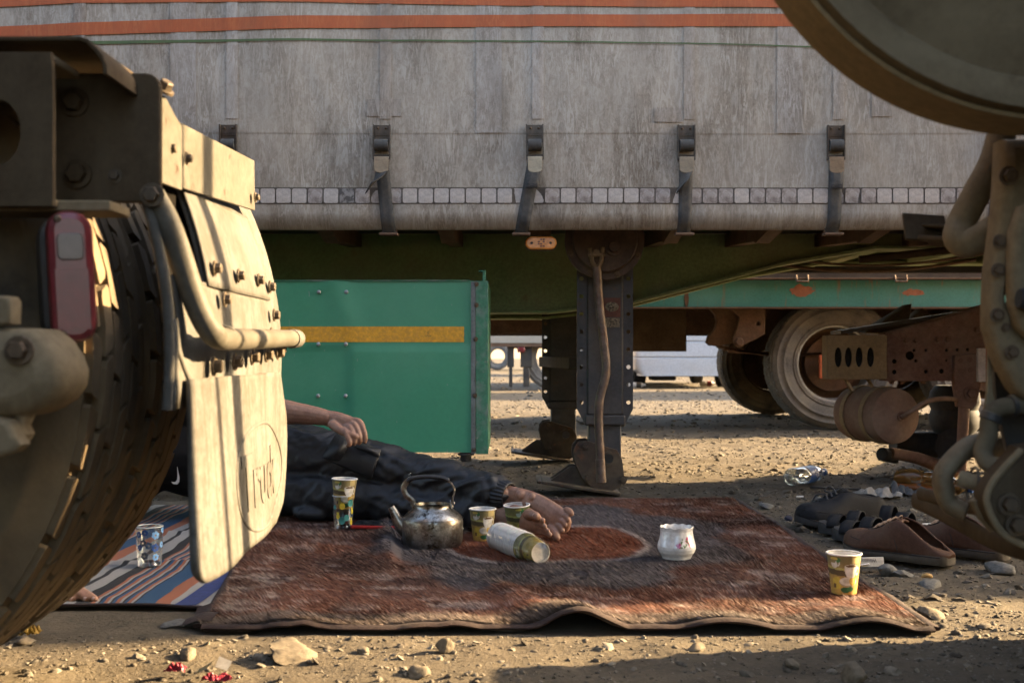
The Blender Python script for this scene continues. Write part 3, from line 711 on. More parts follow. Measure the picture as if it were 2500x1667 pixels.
# ---------------------------------------------------------------- wheels
def tyre_body(Rr, W, rim, tread=True, groove=.014):
    w = W / 2
    q = Rr - rim
    pr = [(rim, -w * .78), (rim + .012, -w * .90), (rim + .022, -w * .905), (rim + .026, -w * .95), (rim + .034, -w * .955), (rim + .038, -w * .93), (rim + q * .42, -w * 1.03), (rim + q * .50, -w * 1.045), (rim + q * .52, -w * 1.075), (rim + q * .55, -w * 1.075), (rim + q * .57, -w * 1.045), (rim + q * .74, -w * 1.02), (rim + q * .76, -w * 1.045), (rim + q * .79, -w * 1.045), (rim + q * .81, -w * 1.01), (Rr - .012, -w * .93)]
    r0 = Rr - (groove if tread else .002)
    prof = pr + [(r0, -w * .85), (r0 + .001, 0), (r0, w * .85)] + [(r, -y) for r, y in pr[::-1]]
    m = MB(); m.lathe(prof, 96, AX_CAM); return m
def tread_mesh(Rr, W, n=34, ribs=5, groove=.014):
    V = []; Fc = []; w = W * .90; pitch = 2 * math.pi / n; rw = w / ribs
    for k in range(ribs):
        yc = -w / 2 + rw * (k + .5); off = (k % 2) * .5 + .13 * k; edge = k in (0, ribs - 1)
        for i in range(n):
            a0 = (i + off) * pitch; L = pitch * (.90 if not edge else .86); hw = rw * (.5 - .075)
            sk = .12 * pitch
            top = []
            for (t, y) in ((.0, -1), (.10, -1.12), (.5, -.92), (.92, -1), (1.0, -.7), (1.0, .7 if not edge else 1), (.90, 1.1), (.5, .94), (.08, 1), (.0, .55)):
                ang = a0 + t * L + y * sk * (1 if k % 2 else -1) * .6; top.append((ang, yc + y * hw))
            b = len(V); m_ = len(top); rt = Rr - (.004 if edge else 0)
            for ang, y in top: V.append(((rt) * math.cos(ang), y, rt * math.sin(ang)))
            for ang, y in top: V.append(((Rr - groove - .002) * math.cos(ang), y * 1.0, (Rr - groove - .002) * math.sin(ang)))
            Fc.append(tuple(range(b, b + m_)))
            for q in range(m_): Fc.append((b + q, b + (q + 1) % m_, b + m_ + (q + 1) % m_, b + m_ + q))
    m = MB(); m.v = V; m.f = Fc; return m
def wheel(parent, c, Rr, W, rim, yaw=0.0, mat='rubber', n=34, ribs=5, rim_mat='dusty_dark', tread=True, roll=0.0):
    Mx = TR(*c) @ Matrix.Rotation(yaw, 4, 'Z') @ Matrix.Rotation(roll, 4, 'Y')
    me = tyre_body(Rr, W, rim, tread).mesh('tyre'); me.transform(Mx); ty = link('tyre', me, M[mat], parent, smooth=50)
    if tread:
        me = tread_mesh(Rr, W, n, ribs).mesh('tread'); me.transform(Mx); link('tread', me, M[mat], ty, smooth=30)
    rm = MB(); w = W / 2
    rm.lathe([(rim + .012, w * .80), (rim + .012, w * .74), (rim - .012, w * .7), (rim - .02, 0), (rim - .012, -w * .7), (rim + .012, -w * .74), (rim + .012, -w * .80)], 48, AX_CAM)
    me = rm.mesh('rim'); me.transform(Mx); link('rim', me, M[rim_mat], ty, smooth=40)
    hb_ = MB(); hb_.lathe([(rim - .021, -w * .15), (rim - .05, -w * .3), (.12, -w * .3), (.12, -w * .1), (.085, w * .3), (.06, w * .45), (0, w * .45)], 40, AX_CAM)
    for k in range(8):
        t = k * math.pi / 4; hb_.tube([(.165 * math.cos(t), .3 * w, .165 * math.sin(t)), (.165 * math.cos(t), .3 * w - .03, .165 * math.sin(t))], .012, 8)
    me = hb_.mesh('hub'); me.transform(Mx); link('hub', me, M['rust'], ty, smooth=40)
    return ty

# ---------------------------------------------------------------- left truck: tail with dual tyres, mudguard and flap
LT = empty('parked_truck', (-1.07, 1.0, 0), 'dusty truck tail at left with dual tyres, cream mudguard and flap', 'truck')
wheel(LT, (-1.052, 1.497, .53), .53, .285, .29, R(4), roll=.1, n=36, ribs=6)
wheel(LT, (-1.078, 1.832, .53), .53, .285, .29, R(4), roll=.17, n=36, ribs=6)
for yy in (-.18, .15): wheel(LT, (-1.0, yy, .53), .53, .285, .29, R(4), n=20, ribs=3)
b = MB(); b.tube([(-1.03, -.3, .53), (-1.08, 1.75, .53)], .075, 16); b.tube([(-1.04, .5, .53), (-1.05, .9, .53)], [.1, .2, ][:2], 20); b.build('axle', M['dusty_dark'], LT)
# frame rail with lightening hole, tail plate, angle
hole = ppoly(circ(2, 325, 52, 24, 78), 1.28)
rail = plate(ppoly([(-3500, 130), (128, 130), (133, 180), (133, 505), (-3500, 505)][::-1], 1.28), [hole], .010, camplate(1.28), .001)
link('frame_rail', rail, M['dusty_dark'], LT)
b = MB(); x_r = P(133, 0, 1.28).x; zt_ = P(0, 130, 1.28).z; zb_ = P(0, 505, 1.28).z
b.bb(-6, x_r - .002, 1.286, 1.36, zt_ - .010, zt_ - .001); b.bb(-6, x_r - .002, 1.286, 1.36, zb_ + .001, zb_ + .010); b.build('rail_flange', M['dusty'], LT, .002)
pts = ppoly([(-3500, 98), (195, 88), (215, 96), (235, 116), (252, 136), (261, 158), (262, 182), (250, 182), (250, 160), (243, 142), (227, 123), (209, 105), (193, 99), (-3500, 110)][::-1], 1.30)
link('tail_sheet', plate(pts, [], .20, camplate(1.40), .0015), M['dusty_dark'], LT)
ep = plate(rrect(*ppoly([(133, 495)], 1.41)[0], *ppoly([(393, 180)], 1.41)[0], (.018, .004, .004, .004)), [], .012, camplate(1.412), .0025); EP = link('end_plate', ep, M['dusty_dark'], LT)
for x, y, r_ in ((183, 250, .012), (190, 425, .012), (281, 430, .006), (372, 476, .010)):
    put('bolt', bolt(r_, r_ * 1.1), M['grommet'] if r_ < .011 else M['dusty_dark'], EP, tuple(P(x, y, 1.405)))
b = MB(); a = P(-40, 518, 1.30); c = P(272, 503, 1.30); b.bar((-5, 1.33, a.z), (c.x, 1.33, c.z), .07, .012); b.build('light_bar', M['dusty'], LT, .002)
# cross bar along the tail
cb = MB(); cb.bar((-.4525, 1.42, .795), (-.462, 2.03, .833), .006, .088); CB = cb.build('cross_bar', M['bar_paint'], LT, .001)
lp = plate([(1.42, .748), (1.53, .752), (1.53, .838), (1.50, .846), (1.455, .862), (1.42, .842)], [], .006, xplate(-.4465), .0012); link('joint_plate', lp, M['bar_paint'], CB)
for y, z in ((1.485, .80), (1.56, .80), (2.0, .808)): put('bolt', bolt(.006, .008), M['grommet'], CB, (-.445 - .012 * (y - 1.42), y, z), (1, 0, 0))
put('bolt', bolt(.009, .014), M['grommet'], CB, (-.446, 1.455, .868), (.5, -.3, .8))
# curved mudguard shell and its plates
Rs = .642; WX, WZ = -1.07, .53
sh = MB()
def shell_pt(a, y, r=Rs): return (WX + r * math.cos(a) - .012 * (y - 1.42), y, WZ + r * math.sin(a))
YS = (1.415, 1.42, 1.428, 1.44, 1.6, 1.8, 1.95, 2.07, 2.08, 2.09, 2.095)
def shell_row(a, ys): return [shell_pt(R(a), y, Rs + .008 * math.exp(-min(y - 1.415, 2.095 - y) / .012)) for y in ys]
sh.grid([shell_row(a, YS[4:]) for a in np.arange(4, 28, 2)])
rows = [shell_row(a, YS) for a in np.arange(-6, 5, 2)]
so = sh.grid(rows).build('mudguard', M['fender'], LT, 0, 50); md = so.modifiers.new('t', 'SOLIDIFY'); md.thickness = .005; md.offset = -1
lip = MB().tube([shell_pt(R(a), 1.418, Rs + .002) for a in np.arange(-6, 28, 3)], .0075, 10); lip.build('rolled_edge', M['fender'], so)
lip = MB().tube([shell_pt(R(a), 2.093, Rs + .002) for a in np.arange(-6, 28, 3)], .005, 10); lip.build('rolled_edge', M['fender'], so)
b = MB(); b.bb(-.476, -.472, 1.535, 1.72, .60, .79); b.build('gap_shade_sheet', mk('matt_black_shade', (.008, .007, .006), .95, 0, .2, 9, spec=.02), LT)  # added black sheet standing in for the shaded gap, keeps sun off the tyre
def guard_plate(name, y0, y1, z0, z1, dx, cr=.012, wav=0.0, n=26, bot=None):
    rows = []
    for i in range(15):
        t = i / 14; row = []
        for j in range(n + 1):
            u = j / n; y = y0 + (y1 - y0) * u; lo = z0 if bot is None else z0 + bot(u)
            z = lo + (z1 - lo) * t
            xx = WX + math.sqrt(max(Rs ** 2 - max(0, z - WZ) ** 2, .1)) + dx - .012 * (y - 1.42) + wav * math.sin(u * 9 + .6) + wav * .6 * math.sin(u * 21 + z * 6)
            row.append((xx, y, z))
        rows.append(row)
    o = MB().grid(rows).build(name, M['fender'], LT, 0, 60); m_ = o.modifiers.new('t', 'SOLIDIFY'); m_.thickness = .004; m_.offset = 0
    return o
pa = guard_plate('upper_stay_plate', 1.60, 2.03, .628, .775, .010, wav=.0008)
pb = guard_plate('lower_stay_plate', 1.435, 2.085, .478, .632, .006, wav=.0008, bot=lambda u: .055 * max(0, (.16 - u) / .16) ** 1.6)
def gx(y, z, dx=.016): return WX + math.sqrt(Rs ** 2 - max(0, z - WZ) ** 2) + dx - .012 * (y - 1.42)
bm_ = bolt(.0075, .011)
for y, z in ((1.63, .655), (1.78, .655), (1.93, .658), (2.02, .652), (1.66, .612), (2.02, .602), (1.67, .555), (1.98, .568), (2.06, .543)): put('bolt', bm_, M['grommet'], pa if z > .62 else pb, (gx(y, z), y, z), (1, 0, 0), roll=y * 7)
for y, z in ((1.575, .515), (1.70, .521), (1.82, .528), (1.93, .532), (2.03, .536)): put('bolt', bolt(.009, .013), M['grommet'], pb, (gx(y, z), y, z), (1, .0, 0), roll=y * 9)
# rubber flap with moulded oval and letters
def flap_x(y, z):
    t = (.5 - z) / .26
    return -.418 + .012 * t + .010 * math.sin((y - 1.46) * 8.0 + .4) * (.4 + .6 * t) + .004 * math.sin((y - 1.46) * 19)
rows = []
for i in range(34):
    z = .235 + (.50 - .235) * i / 33; row = []
    e0 = 1.457 - .010 * math.cos((z - .235) * 9) + (.03 * max(0, (.262 - z) / .027) ** 2); e1 = 2.055 + .045 * math.sin(min(1, (z - .235) / .16) * 1.57) - (.05 * max(0, (.275 - z) / .04) ** 2) - .03 * max(0, (z - .42) / .08)
    for j in range(49):
        y = e0 + (e1 - e0) * j / 48; row.append((flap_x(y, z), y, z))
    rows.append(row)
FL = MB().grid(rows).build('mud_flap', M['flap'], LT, 0, 60); m_ = FL.modifiers.new('t', 'SOLIDIFY'); m_.thickness = .008; m_.offset = 0
ov = MB(); cy_, cz_ = 1.86, .335
ov.tube([(flap_x(cy_ + .20 * math.cos(t), cz_ + .085 * math.sin(t)) + .003, cy_ + .20 * math.cos(t), cz_ + .085 * math.sin(t)) for t in np.linspace(0, 2 * math.pi, 48, endpoint=False)], .0034, 8, closed=True); ov.build('moulded_oval', M['flap'], FL)
te = text_mesh('Truck', .115, .003, TR(0, cy_ - .01, cz_ - .005) @ AX_X, bold=.004)
c_ = coords(te); c_[:, 0] += np.array([flap_x(y, z) + .0042 for y, z in c_[:, 1:]]); te.vertices.foreach_set('co', c_.astype(np.float32).ravel()); link('moulded_letters', te, M['flap'], FL)
# tube stay
tb = [P(372, 476, 1.425), P(410, 545, 1.43), P(442, 632, 1.44), P(468, 712, 1.45), P(497, 780, 1.46), P(520, 815, 1.47)]
tb = spl(tb, 4) + spl([(-.388, 1.50, .554), (-.387, 1.54, .552), (-.392, 1.8, .556), (-.402, 2.1, .562)], 4)
TB = MB().tube(tb, .0155, 16).build('tube_stay', M['bar_paint'], LT)
for y in (1.545, 2.06): MB().tube([(-.389 - .02 * (y - 1.5), y, .553 + .013 * (y - 1.5)), (-.389 - .02 * (y - 1.5), y + (.004 if y < 2 else .05), .554 + .013 * (y - 1.5))], .0172, 16).build('collar', M['fender'], TB)
# tail lamp: housing and ribbed red lens facing backwards
LM = TR(*P(174, 677, 1.27)) @ Matrix.Rotation(R(-66), 4, 'Z') @ AX_X @ Matrix.Rotation(R(3), 4, 'Z')
M['lens_red'] = mk('dusty_red_lens', (.15, .016, .020), .3, 0, .12, 20, dust=((.12, .06, .05), 14, .4, .8, .3), spec=.6, bump=(4, .05))
M['lens_clear'] = mk('dusty_clear_lens', (.10, .062, .05), .3, 0, .15, 30, spec=.6)
lm = plate(rrect(-.0245, -.073, .0245, .073, .022, 8), [], .030, LM @ TR(0, 0, 0), .009); LO = link('tail_lamp', lm, M['lens_red'], LT)
link('lamp_housing', plate(rrect(-.028, -.070, .028, .070, .024, 6), [], .10, LM @ TR(-.004, 0, -.066), .008), M['steel_dark'], LO)
link('reversing_lens', plate(rrect(-.014, .018, .014, .048, .006, 4), [], .004, LM @ TR(0, 0, .0155), .0015), M['lens_clear'], LO)
g_ = MB()
for i in range(9): g_.box((-.016 + .004 * i, -.026, .0155), (.0022, .066, .0016))
for j in range(14): g_.box((0, -.057 + .005 * j, .0155), (.035, .0014, .0014))
me = g_.mesh('r'); me.transform(LM); link('lens_ribs', me, M['lens_red'], LO)
for sy in (-.064, .064): put('screw', dome(.0045, .003), M['bolt_dark'], LO, tuple(LM @ Vector((-.012, sy, .0148))), tuple((LM.to_3x3() @ Vector((0, 0, 1)))))
# castings of the axle end at the frame edge
def casting(name, pts, d, th, bev, mat, par): 
    return link(name, plate(ppoly(pts, d)[::-1], [], th, camplate(d + th / 2), bev), M[mat], par, smooth=50)
hs = casting('hub_housing', [(-400, 800), (25, 800), (62, 800), (98, 826), (126, 868), (139, 905), (136, 945), (112, 980), (70, 1006), (30, 1020), (-400, 1030)], 1.16, .11, .022, 'dusty', LT)
casting('hub_lug', [(28, 1000), (62, 998), (62, 1018), (52, 1040), (62, 1060), (52, 1078), (38, 1070), (30, 1040)], 1.18, .03, .006, 'dusty', hs)
casting('hub_bracket', [(-60, 1010), (18, 1028), (32, 1060), (50, 1086), (30, 1106), (-60, 1130)], 1.15, .03, .005, 'dusty', hs)
casting('hub_stop', [(-60, 718), (18, 722), (26, 735), (24, 790), (-60, 800)], 1.17, .03, .004, 'dusty', hs)
put('bolt', bolt(.010, .012), M['bolt_dark'], hs, tuple(P(48, 855, 1.157)))
# cargo bed above, off the picture
b = MB(); b.bb(-7.2, -.62, -.42, 2.12, 1.27, 2.6); b.build('cargo_bed', M['dusty_dark'], LT, .02)
b = MB(); b.bb(-6.5, -1.3, 1.2, 1.27, .86, 1.27); b.bb(-6.5, -.62, .35, .42, .7, 1.27); b.build('sub_frame', M['dusty_dark'], LT)

# ---------------------------------------------------------------- right truck: end with round tank, guard tubes and hitch
RT = empty('parked_truck', (1.6, .8, 0), 'tan dusted truck end at right with a round tank and bent guard tubes', 'truck')
tk = MB(); tk.lathe([(0, .030), (.15, .028), (.235, .020), (.270, .006), (.288, -.002), (.296, .004), (.320, .004), (.322, -.006), (.322, -.075), (.318, -.095), (.30, -.110), (0, -.125)], 96, TR(.560, 1.150, 1.097) @ AX_CAM)
M['tank_face'] = mk('mottled_brown_tank', (.12, .090, .054), .85, 0, .3, 7, dust=((.185, .145, .09), 9, .4, .7, .8), spots=((.022, .016, .011), 14, .60, .70), bump=(30, .2), spec=.06)
tk.build('round_tank', M['tank_face'], RT, 0, 40)
M['tank_rim'] = mk('tan_tank_band', (.24, .175, .095), .7, 0, .2, 5, dust=((.19, .14, .08), 6, .4, .7, .5), bump=(30, .08), spec=.1)
tk = MB(); tk.lathe([(.323, -.010), (.327, -.012), (.327, -.094), (.323, -.096)], 96, TR(.560, 1.150, 1.097) @ AX_CAM); tk.build('tank_band', M['tank_rim'], RT)
GT = MB().tube(spl([P(2452, 300, 1.50), P(2425, 395, 1.50), P(2380, 480, 1.50), P(2345, 548, 1.5), P(2338, 580, 1.49), P(2358, 596, 1.48), P(2400, 578, 1.47), P(2460, 535, 1.46), P(2560, 450, 1.44), P(2800, 300, 1.42)], 6), .0185, 18).build('guard_tube', M['dusty'], RT)
b = MB(); q = P(2250, 530, 1.62); b.bar(P(2254, 525, 1.62), P(2262, 588, 1.60), .06, .005, (0, 1, 0)); b.bar(P(2262, 588, 1.6), P(2345, 592, 1.56), .006, .05, (0, 1, 0)); b.bar(P(2262, 555, 1.61), P(2330, 560, 1.58), .004, .03, (0, 1, 0)); b.build('tube_bracket', M['dusty_dark'], RT, .001)
col = link('side_casting', plate(ppoly([(2452, 338), (2450, 400), (2446, 470), (2437, 560), (2425, 650), (2421, 720), (2420, 800), (2426, 818), (2434, 850), (2450, 890), (2482, 950), (2530, 1000), (2700, 1000), (2700, 338)][::-1], 1.38), [ppoly(circ(2482, 728, 24, 20, 20), 1.38)], .05, camplate(1.40), .012), M['dusty'], RT, smooth=50)
casting('casting_rib', [(2478, 560), (2500, 500), (2560, 480), (2560, 860), (2492, 800), (2476, 740), (2474, 650)], 1.345, .03, .008, 'dusty', col)
MB().tube([P(2487, 728, 1.33), P(2560, 735, 1.33)], [.011, .02], 14).build('drain_pipe', M['rubber_black'], col)
casting('edge_plate', [(2413, 820), (2421, 818), (2424, 940), (2432, 1000), (2428, 1080), (2410, 1080), (2404, 1000), (2410, 960)], 1.43, .006, .001, 'dusty', RT)
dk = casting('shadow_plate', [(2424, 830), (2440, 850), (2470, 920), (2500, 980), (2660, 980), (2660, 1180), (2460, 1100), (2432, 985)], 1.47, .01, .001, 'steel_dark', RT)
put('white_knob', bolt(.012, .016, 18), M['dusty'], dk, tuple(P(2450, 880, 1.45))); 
b = MB(); b.tube([P(2455, 915, 1.42), P(2500, 925, 1.42)], .0095, 12); b.tube([P(2490, 925, 1.42), P(2600, 930, 1.42)], .012, 12); b.build('hose_fitting', M['dusty'], RT, .001)
MB().tube(spl([P(2600, 985, 1.40), P(2490, 990, 1.40), P(2440, 996, 1.40), P(2418, 1018, 1.40), P(2412, 1065, 1.40), P(2400, 1100, 1.40), P(2412, 1130, 1.39), P(2450, 1140, 1.38), P(2520, 1150, 1.37)], 6), .0112, 14).build('elbow_hose', mk('dusty_hose', (.10, .082, .056), .85, 0, .3, 12, dust=((.17, .135, .085), 14, .42, .7, .7), spots=((.03, .025, .02), 24, .6, .7), spec=.08), RT)
MB().tube(spl([P(2410, 1080, 1.46), P(2372, 1086, 1.46), P(2338, 1112, 1.46), P(2306, 1150, 1.46), P(2302, 1180, 1.46), P(2318, 1228, 1.46), P(2360, 1250, 1.45)], 6), .0125, 14, flat=(1, 1.25)).build('tow_hook', mk('worn_hook', (.15, .115, .07), .65, .2, .3, 14, spots=((.06, .03, .015), 18, .55, .66), dust=((.2, .16, .1), 12, .5, .75, .6), bump=(60, .3)), RT)
pin = MB().tube([P(2340, 1166, 1.42), P(2425, 1192, 1.40), P(2480, 1205, 1.38)], .0105, 16).build('hitch_pin', M['dusty'], RT, .002)
MB().tube([Vector(P(2374, 1184, 1.41)) + Vector((.004 * math.sin(t), .016 * math.cos(t), .022 * math.sin(t))) for t in np.linspace(0, 6.28, 24, endpoint=False)], .0018, 8, closed=True).build('safety_ring', M['steel_dark'], pin)
MB().tube([P(2385, 1215, 1.38), P(2402, 1255, 1.38), P(2428, 1290, 1.38)], [.010, .009, .007], 14).build('spring', M['dusty'], RT)
sv = casting('curved_shield', [(2494, 1100), (2455, 1140), (2424, 1178), (2410, 1208), (2412, 1236), (2432, 1280), (2462, 1312), (2510, 1335), (2700, 1345), (2700, 1060), (2494, 1092)], 1.34, .045, .008, 'dusty_dark', RT)
rim_ = spl([P(2494, 1098, 1.34), P(2455, 1138, 1.34), P(2424, 1176, 1.34), P(2410, 1208, 1.34), P(2412, 1236, 1.34), P(2432, 1280, 1.34), P(2462, 1312, 1.34), P(2510, 1335, 1.34)], 5)
MB().tube(rim_, .0045, 8).build('shield_rim', M['dusty'], sv)
MB().tube(spl([P(2244, 1205, 1.78), P(2300, 1218, 1.70), P(2360, 1236, 1.58), P(2430, 1242, 1.45)], 6), [.010] * 18 + [.012], 12, flat=(1, .45)).build('step_bar', M['dusty_dark'], RT)
MB().tube(spl([P(2232, 1221, 1.80), P(2290, 1248, 1.72), P(2370, 1292, 1.60), P(2440, 1326, 1.50), P(2540, 1356, 1.38)], 6), .0125, 12, flat=(1, .4)).build('step_bar', M['dusty_dark'], RT)
for x, y, r_ in ((2440, 590, .006), (2436, 660, .006), (2434, 770, .006), (2462, 430, .008), (2470, 860, .006), (2455, 800, .004)): put('bolt', bolt(r_, r_ * 1.1), M['bolt_dark'], col, tuple(P(x, y, 1.374)))
for a, c in ((P(2424, 1010, 1.40), P(2416, 1028, 1.40)), (P(2480, 988, 1.40), P(2468, 990, 1.40))): MB().tube([a, c], .0138, 14).build('hose_clamp', M['steel_dark'], RT, .001)
put('bolt', bolt(.009, .012), M['grommet'], sv, tuple(P(2462, 1230, 1.337))); put('bolt', bolt(.009, .012), M['grommet'], sv, tuple(P(2480, 1280, 1.337)))
# body and wheels beyond the picture edge
b = MB(); b.bb(1.04, 7.5, -.75, 1.797, 1.13, 3.0); b.build('cab_body', M['dusty_dark'], RT, .03)
b = MB(); b.bb(1.04, 1.9, 1.25, 1.826, .50, 1.125); b.build('tyre_shade_box', M['dusty_dark'], RT, .03)  # unseen box added to keep the sun off the near tyre
b = MB(); b.bb(.78, 7.0, 1.12, 1.20, .60, 1.05); b.bb(.78, 7.0, .25, .33, .60, 1.05); b.bb(.74, .80, .1, 1.45, .34, .95); b.build('chassis', M['dusty_dark'], RT, .01)
for xx in (2.3, 5.6):
    for yy in (1.52, -.65): wheel(RT, (xx, yy, .52), .52, .29, .29, 0, n=24, ribs=3)

b = MB(); b.bb(1.06, 3.4, 1.70, 2.20, .07, .46); b.build('ground_shade_box', M['dusty_dark'], RT, .01)  # unseen box added to cast the shadow over the front ground
for yy, xx, r_ in ((2.185, 1.50, .030), (2.03, 1.45, .010)): MB().tube([(xx, yy, .46), (xx, yy, 1.9)], r_, 12).build('shadow_post', M['dusty_dark'], RT)  # unseen posts added to cast the upright shadow stripes on the flap
b = MB(); b.tube([(1.5, 2.19, 1.85), (1.5, 1.62, 1.85)], .012, 10); b.build('shadow_post_arm', M['dusty_dark'], RT)  # unseen arm added to hold the shadow-casting post
# ---------------------------------------------------------------- tractor under the trailer nose
M['oxide'] = mk('dusty_red_oxide', (.19, .112, .085), .85, 0, .25, 9, dust=((.32, .26, .20), 5, .4, .75, .6), spots=((.06, .035, .03), 30, .64, .74), updust=(DUST, .6), bump=(50, .15), spec=.12)
M['oxide_tan'] = mk('dusty_tan_oxide', (.24, .175, .095), .85, 0, .25, 9, dust=((.32, .25, .15), 5, .4, .75, .6), bump=(50, .15))
TU = empty('tractor_unit', (2.2, 5.2, 0), 'red oxide tractor frame end with oval holes and air tank under the trailer nose', 'truck')
def hp(x, y): return ppoly([(x, y)], 4.85)[0]
sm_h = [(2231, 855, 4), (2260, 855, 4), (2310, 855, 4), (2336, 854, 4), (2361, 853, 4), (2386, 852, 4), (2221, 868, 11), (2183, 882, 6), (2235, 881, 4), (2310, 880, 3), (2183, 908, 6), (2260, 907, 5), (2298, 906, 6)]
rl = plate(ppoly([(2160, 815), (2420, 742), (2900, 730), (2900, 930), (2160, 930)][::-1], 4.85), [ppoly(circ(x, y, r_, 10), 4.85) for x, y, r_ in sm_h], .010, camplate(4.85), .001)
RLO = link('frame_rail', rl, M['oxide'], TU)
b = MB(); a = hp(2160, 815); c = hp(2420, 742); b.bar((a[0], 4.89, a[1]), (c[0], 4.89, c[1]), .09, .008); b.bb(a[0], 4.2, 4.856, 4.93, hp(0, 930)[1], hp(0, 930)[1] + .008); b.build('rail_flange', M['oxide'], RLO)
b = MB(); b.bb(hp(2162, 0)[0], 3.0, 4.93, 4.94, hp(0, 928)[1], hp(0, 822)[1]); b.build('dark_hole_backing', M['rubber_black'], RLO)  # black sheet added so the rail holes read as shade
ov_ = [ppoly(circ(x, 872, 8.5, 18, 24), 4.80) for x in (2046, 2071, 2097, 2125)]
ends = [ppoly(circ(x, 872, 9, 18, 24), 4.80) for x in (2024, 2157)]
cm = plate(rrect(*ppoly([(2020, 926)], 4.8)[0], *ppoly([(2165, 818)], 4.8)[0], .008), ov_, .008, camplate(4.80), .002); CMO = link('end_bracket', cm, M['oxide_tan'], TU)
b = MB(); q0 = P(2020, 818, 4.8); q1 = P(2165, 926, 4.8); b.bb(q0.x, q1.x, 4.805, 4.88, q0.z - .006, q0.z - .001); b.bb(q0.x, q1.x, 4.805, 4.88, q1.z + .001, q1.z + .006); b.bb(q0.x - .001, q0.x + .006, 4.806, 4.88, q1.z + .007, q0.z - .007)
b.build('bracket_flange', M['oxide_tan'], CMO)
b = MB(); b.bb(q0.x + .01, q1.x, 4.872, 4.876, q1.z + .008, q0.z - .008); b.build('dark_bracket_backing', M['rubber_black'], CMO)  # black sheet added behind the oval holes to stand in for shade
bo = bolt(.011, .012)
for x, y in ((2212, 831), (2236, 831), (2289, 829), (2313, 829), (2343, 880), (2366, 879), (2343, 905), (2367, 903), (2385, 805), (2402, 800)): put('bolt', bo, M['oxide'], RLO, tuple(P(x, y, 4.825 if x > 2320 and y > 850 else 4.845)))
for x in (2185, 2210, 2262): put('bolt', bo, M['oxide_tan'], RLO, (P(x, 0, 4.85).x, 4.89, P(0, 930, 4.85).z - .001), (0, 0, -1))
sb_ = link('shock_bracket', plate(ppoly([(2330, 868), (2386, 862), (2394, 940), (2384, 985), (2374, 998), (2336, 992), (2328, 940)][::-1], 4.82), [], .03, camplate(4.83), .004), M['oxide'], TU)
put('bolt', bolt(.020, .02), M['oxide'], sb_, tuple(P(2370, 960, 4.805)))
b = MB(); b.tube([P(2354, 985, 4.84), P(2348, 1110, 4.84), P(2345, 1150, 4.86)], .023, 14); b.build('shock_absorber', M['oxide'], TU)
A0 = P(2194, 1016, 4.70); A1 = P(2080, 1006, 5.02); ax = (A0 - A1); La = ax.length; q = ax.to_track_quat('Z', 'Y').to_matrix().to_4x4()
at = MB().lathe([(0, 0), (.06, .004), (.112, .028), (.118, .05), (.118, La - .045), (.113, La - .02), (.085, La - .006), (0, La + .004)], 40, TR(*A1) @ q); ATO = at.build('air_tank', M['oxide'], TU, 0, 50)
for t in (.30, .72):
    sp_ = MB().lathe([(.119, La * t - .013), (.1225, La * t - .013), (.1225, La * t + .013), (.119, La * t + .013)], 40, TR(*A1) @ q); sp_.build('tank_strap', M['oxide_tan'], ATO)
put('hose_nut', bolt(.014, .02), M['oxide'], ATO, tuple(A0 + Vector((.01, -.006, 0))), tuple(ax))
MB().tube(spl([A0 + Vector((.01, -.02, 0)), P(2230, 1000, 4.64), P(2262, 980, 4.66), P(2300, 973, 4.72), P(2335, 975, 4.80)], 6), .010, 10).build('air_hose', M['oxide'], TU)
b = MB(); 
for x in (2064, 2118): b.bar(P(x, 925, 4.86), P(x + 18, 955, 4.84), .03, .006)
b.build('tank_hanger', M['oxide_tan'], TU)
asp = MB().lathe([(0, -.11), (.08, -.11), (.105, -.08), (.112, -.03), (.10, 0), (.112, .03), (.105, .08), (.08, .11), (0, .11)], 32, TR(*P(2330, 1000, 5.15)))
asp.build('air_spring', M['rubber_black'], TU)
b = MB(); b.tube([P(2152, 1108, 4.84), P(2185, 1114, 4.9)], .030, 12); b.build('rod_joint', M['rubber_black'], TU, .006)
b = MB(); b.tube([P(2175, 1105, 4.85), P(2240, 1118, 4.9), P(2330, 1150, 5.0)], [.024, .026, .03], 14); b.build('torque_rod', M['oxide'], TU)
b = MB(); b.tube([P(2180, 1085, 5.2), P(2500, 1085, 5.2)], .06, 14); b.tube([P(2330, 1090, 4.9), P(2330, 1090, 6.2)], .08, 14); b.build('cross_tube', M['rubber_black'], TU)
wd = link('ramp', plate(ppoly([(2110, 812), (2224, 742), (2215, 800), (2160, 815)][::-1], 5.1), [], .12, camplate(5.15), .002), M['dusty_dark'], TU)
link('ramp', plate(ppoly([(2205, 805), (2262, 752), (2285, 772), (2330, 770), (2420, 765), (2420, 800)][::-1], 5.3), [], .10, camplate(5.4), .002), M['dusty_dark'], TU)
MB().bar(P(2040, 812, 4.98), P(2420, 752, 4.98), .16, .016).build('fifth_wheel_rail', M['steel_dark'], TU)
qq = P(2388, 850, 4.6); b = MB(); b.bb(qq.x, qq.x + .032, 4.6, 4.62, P(0, 932, 4.6).z, qq.z); MK = b.build('marker_board', M['tile'], TU, .002)
b = MB(); b.bb(qq.x + .032, qq.x + .1, 4.6, 4.62, P(0, 932, 4.6).z, qq.z); b.build('red_board_stripe', mk('red_board', (.3, .05, .06), .5), MK)
b = MB(); b.bb(2.4, 3.9, 4.93, 5.10, .6, .7); b.build('rear_frame', M['oxide'], TU)
for yy in (4.32,): wheel(TU, (3.05, yy, .5), .5, .28, .28, 0, n=20, ribs=3)

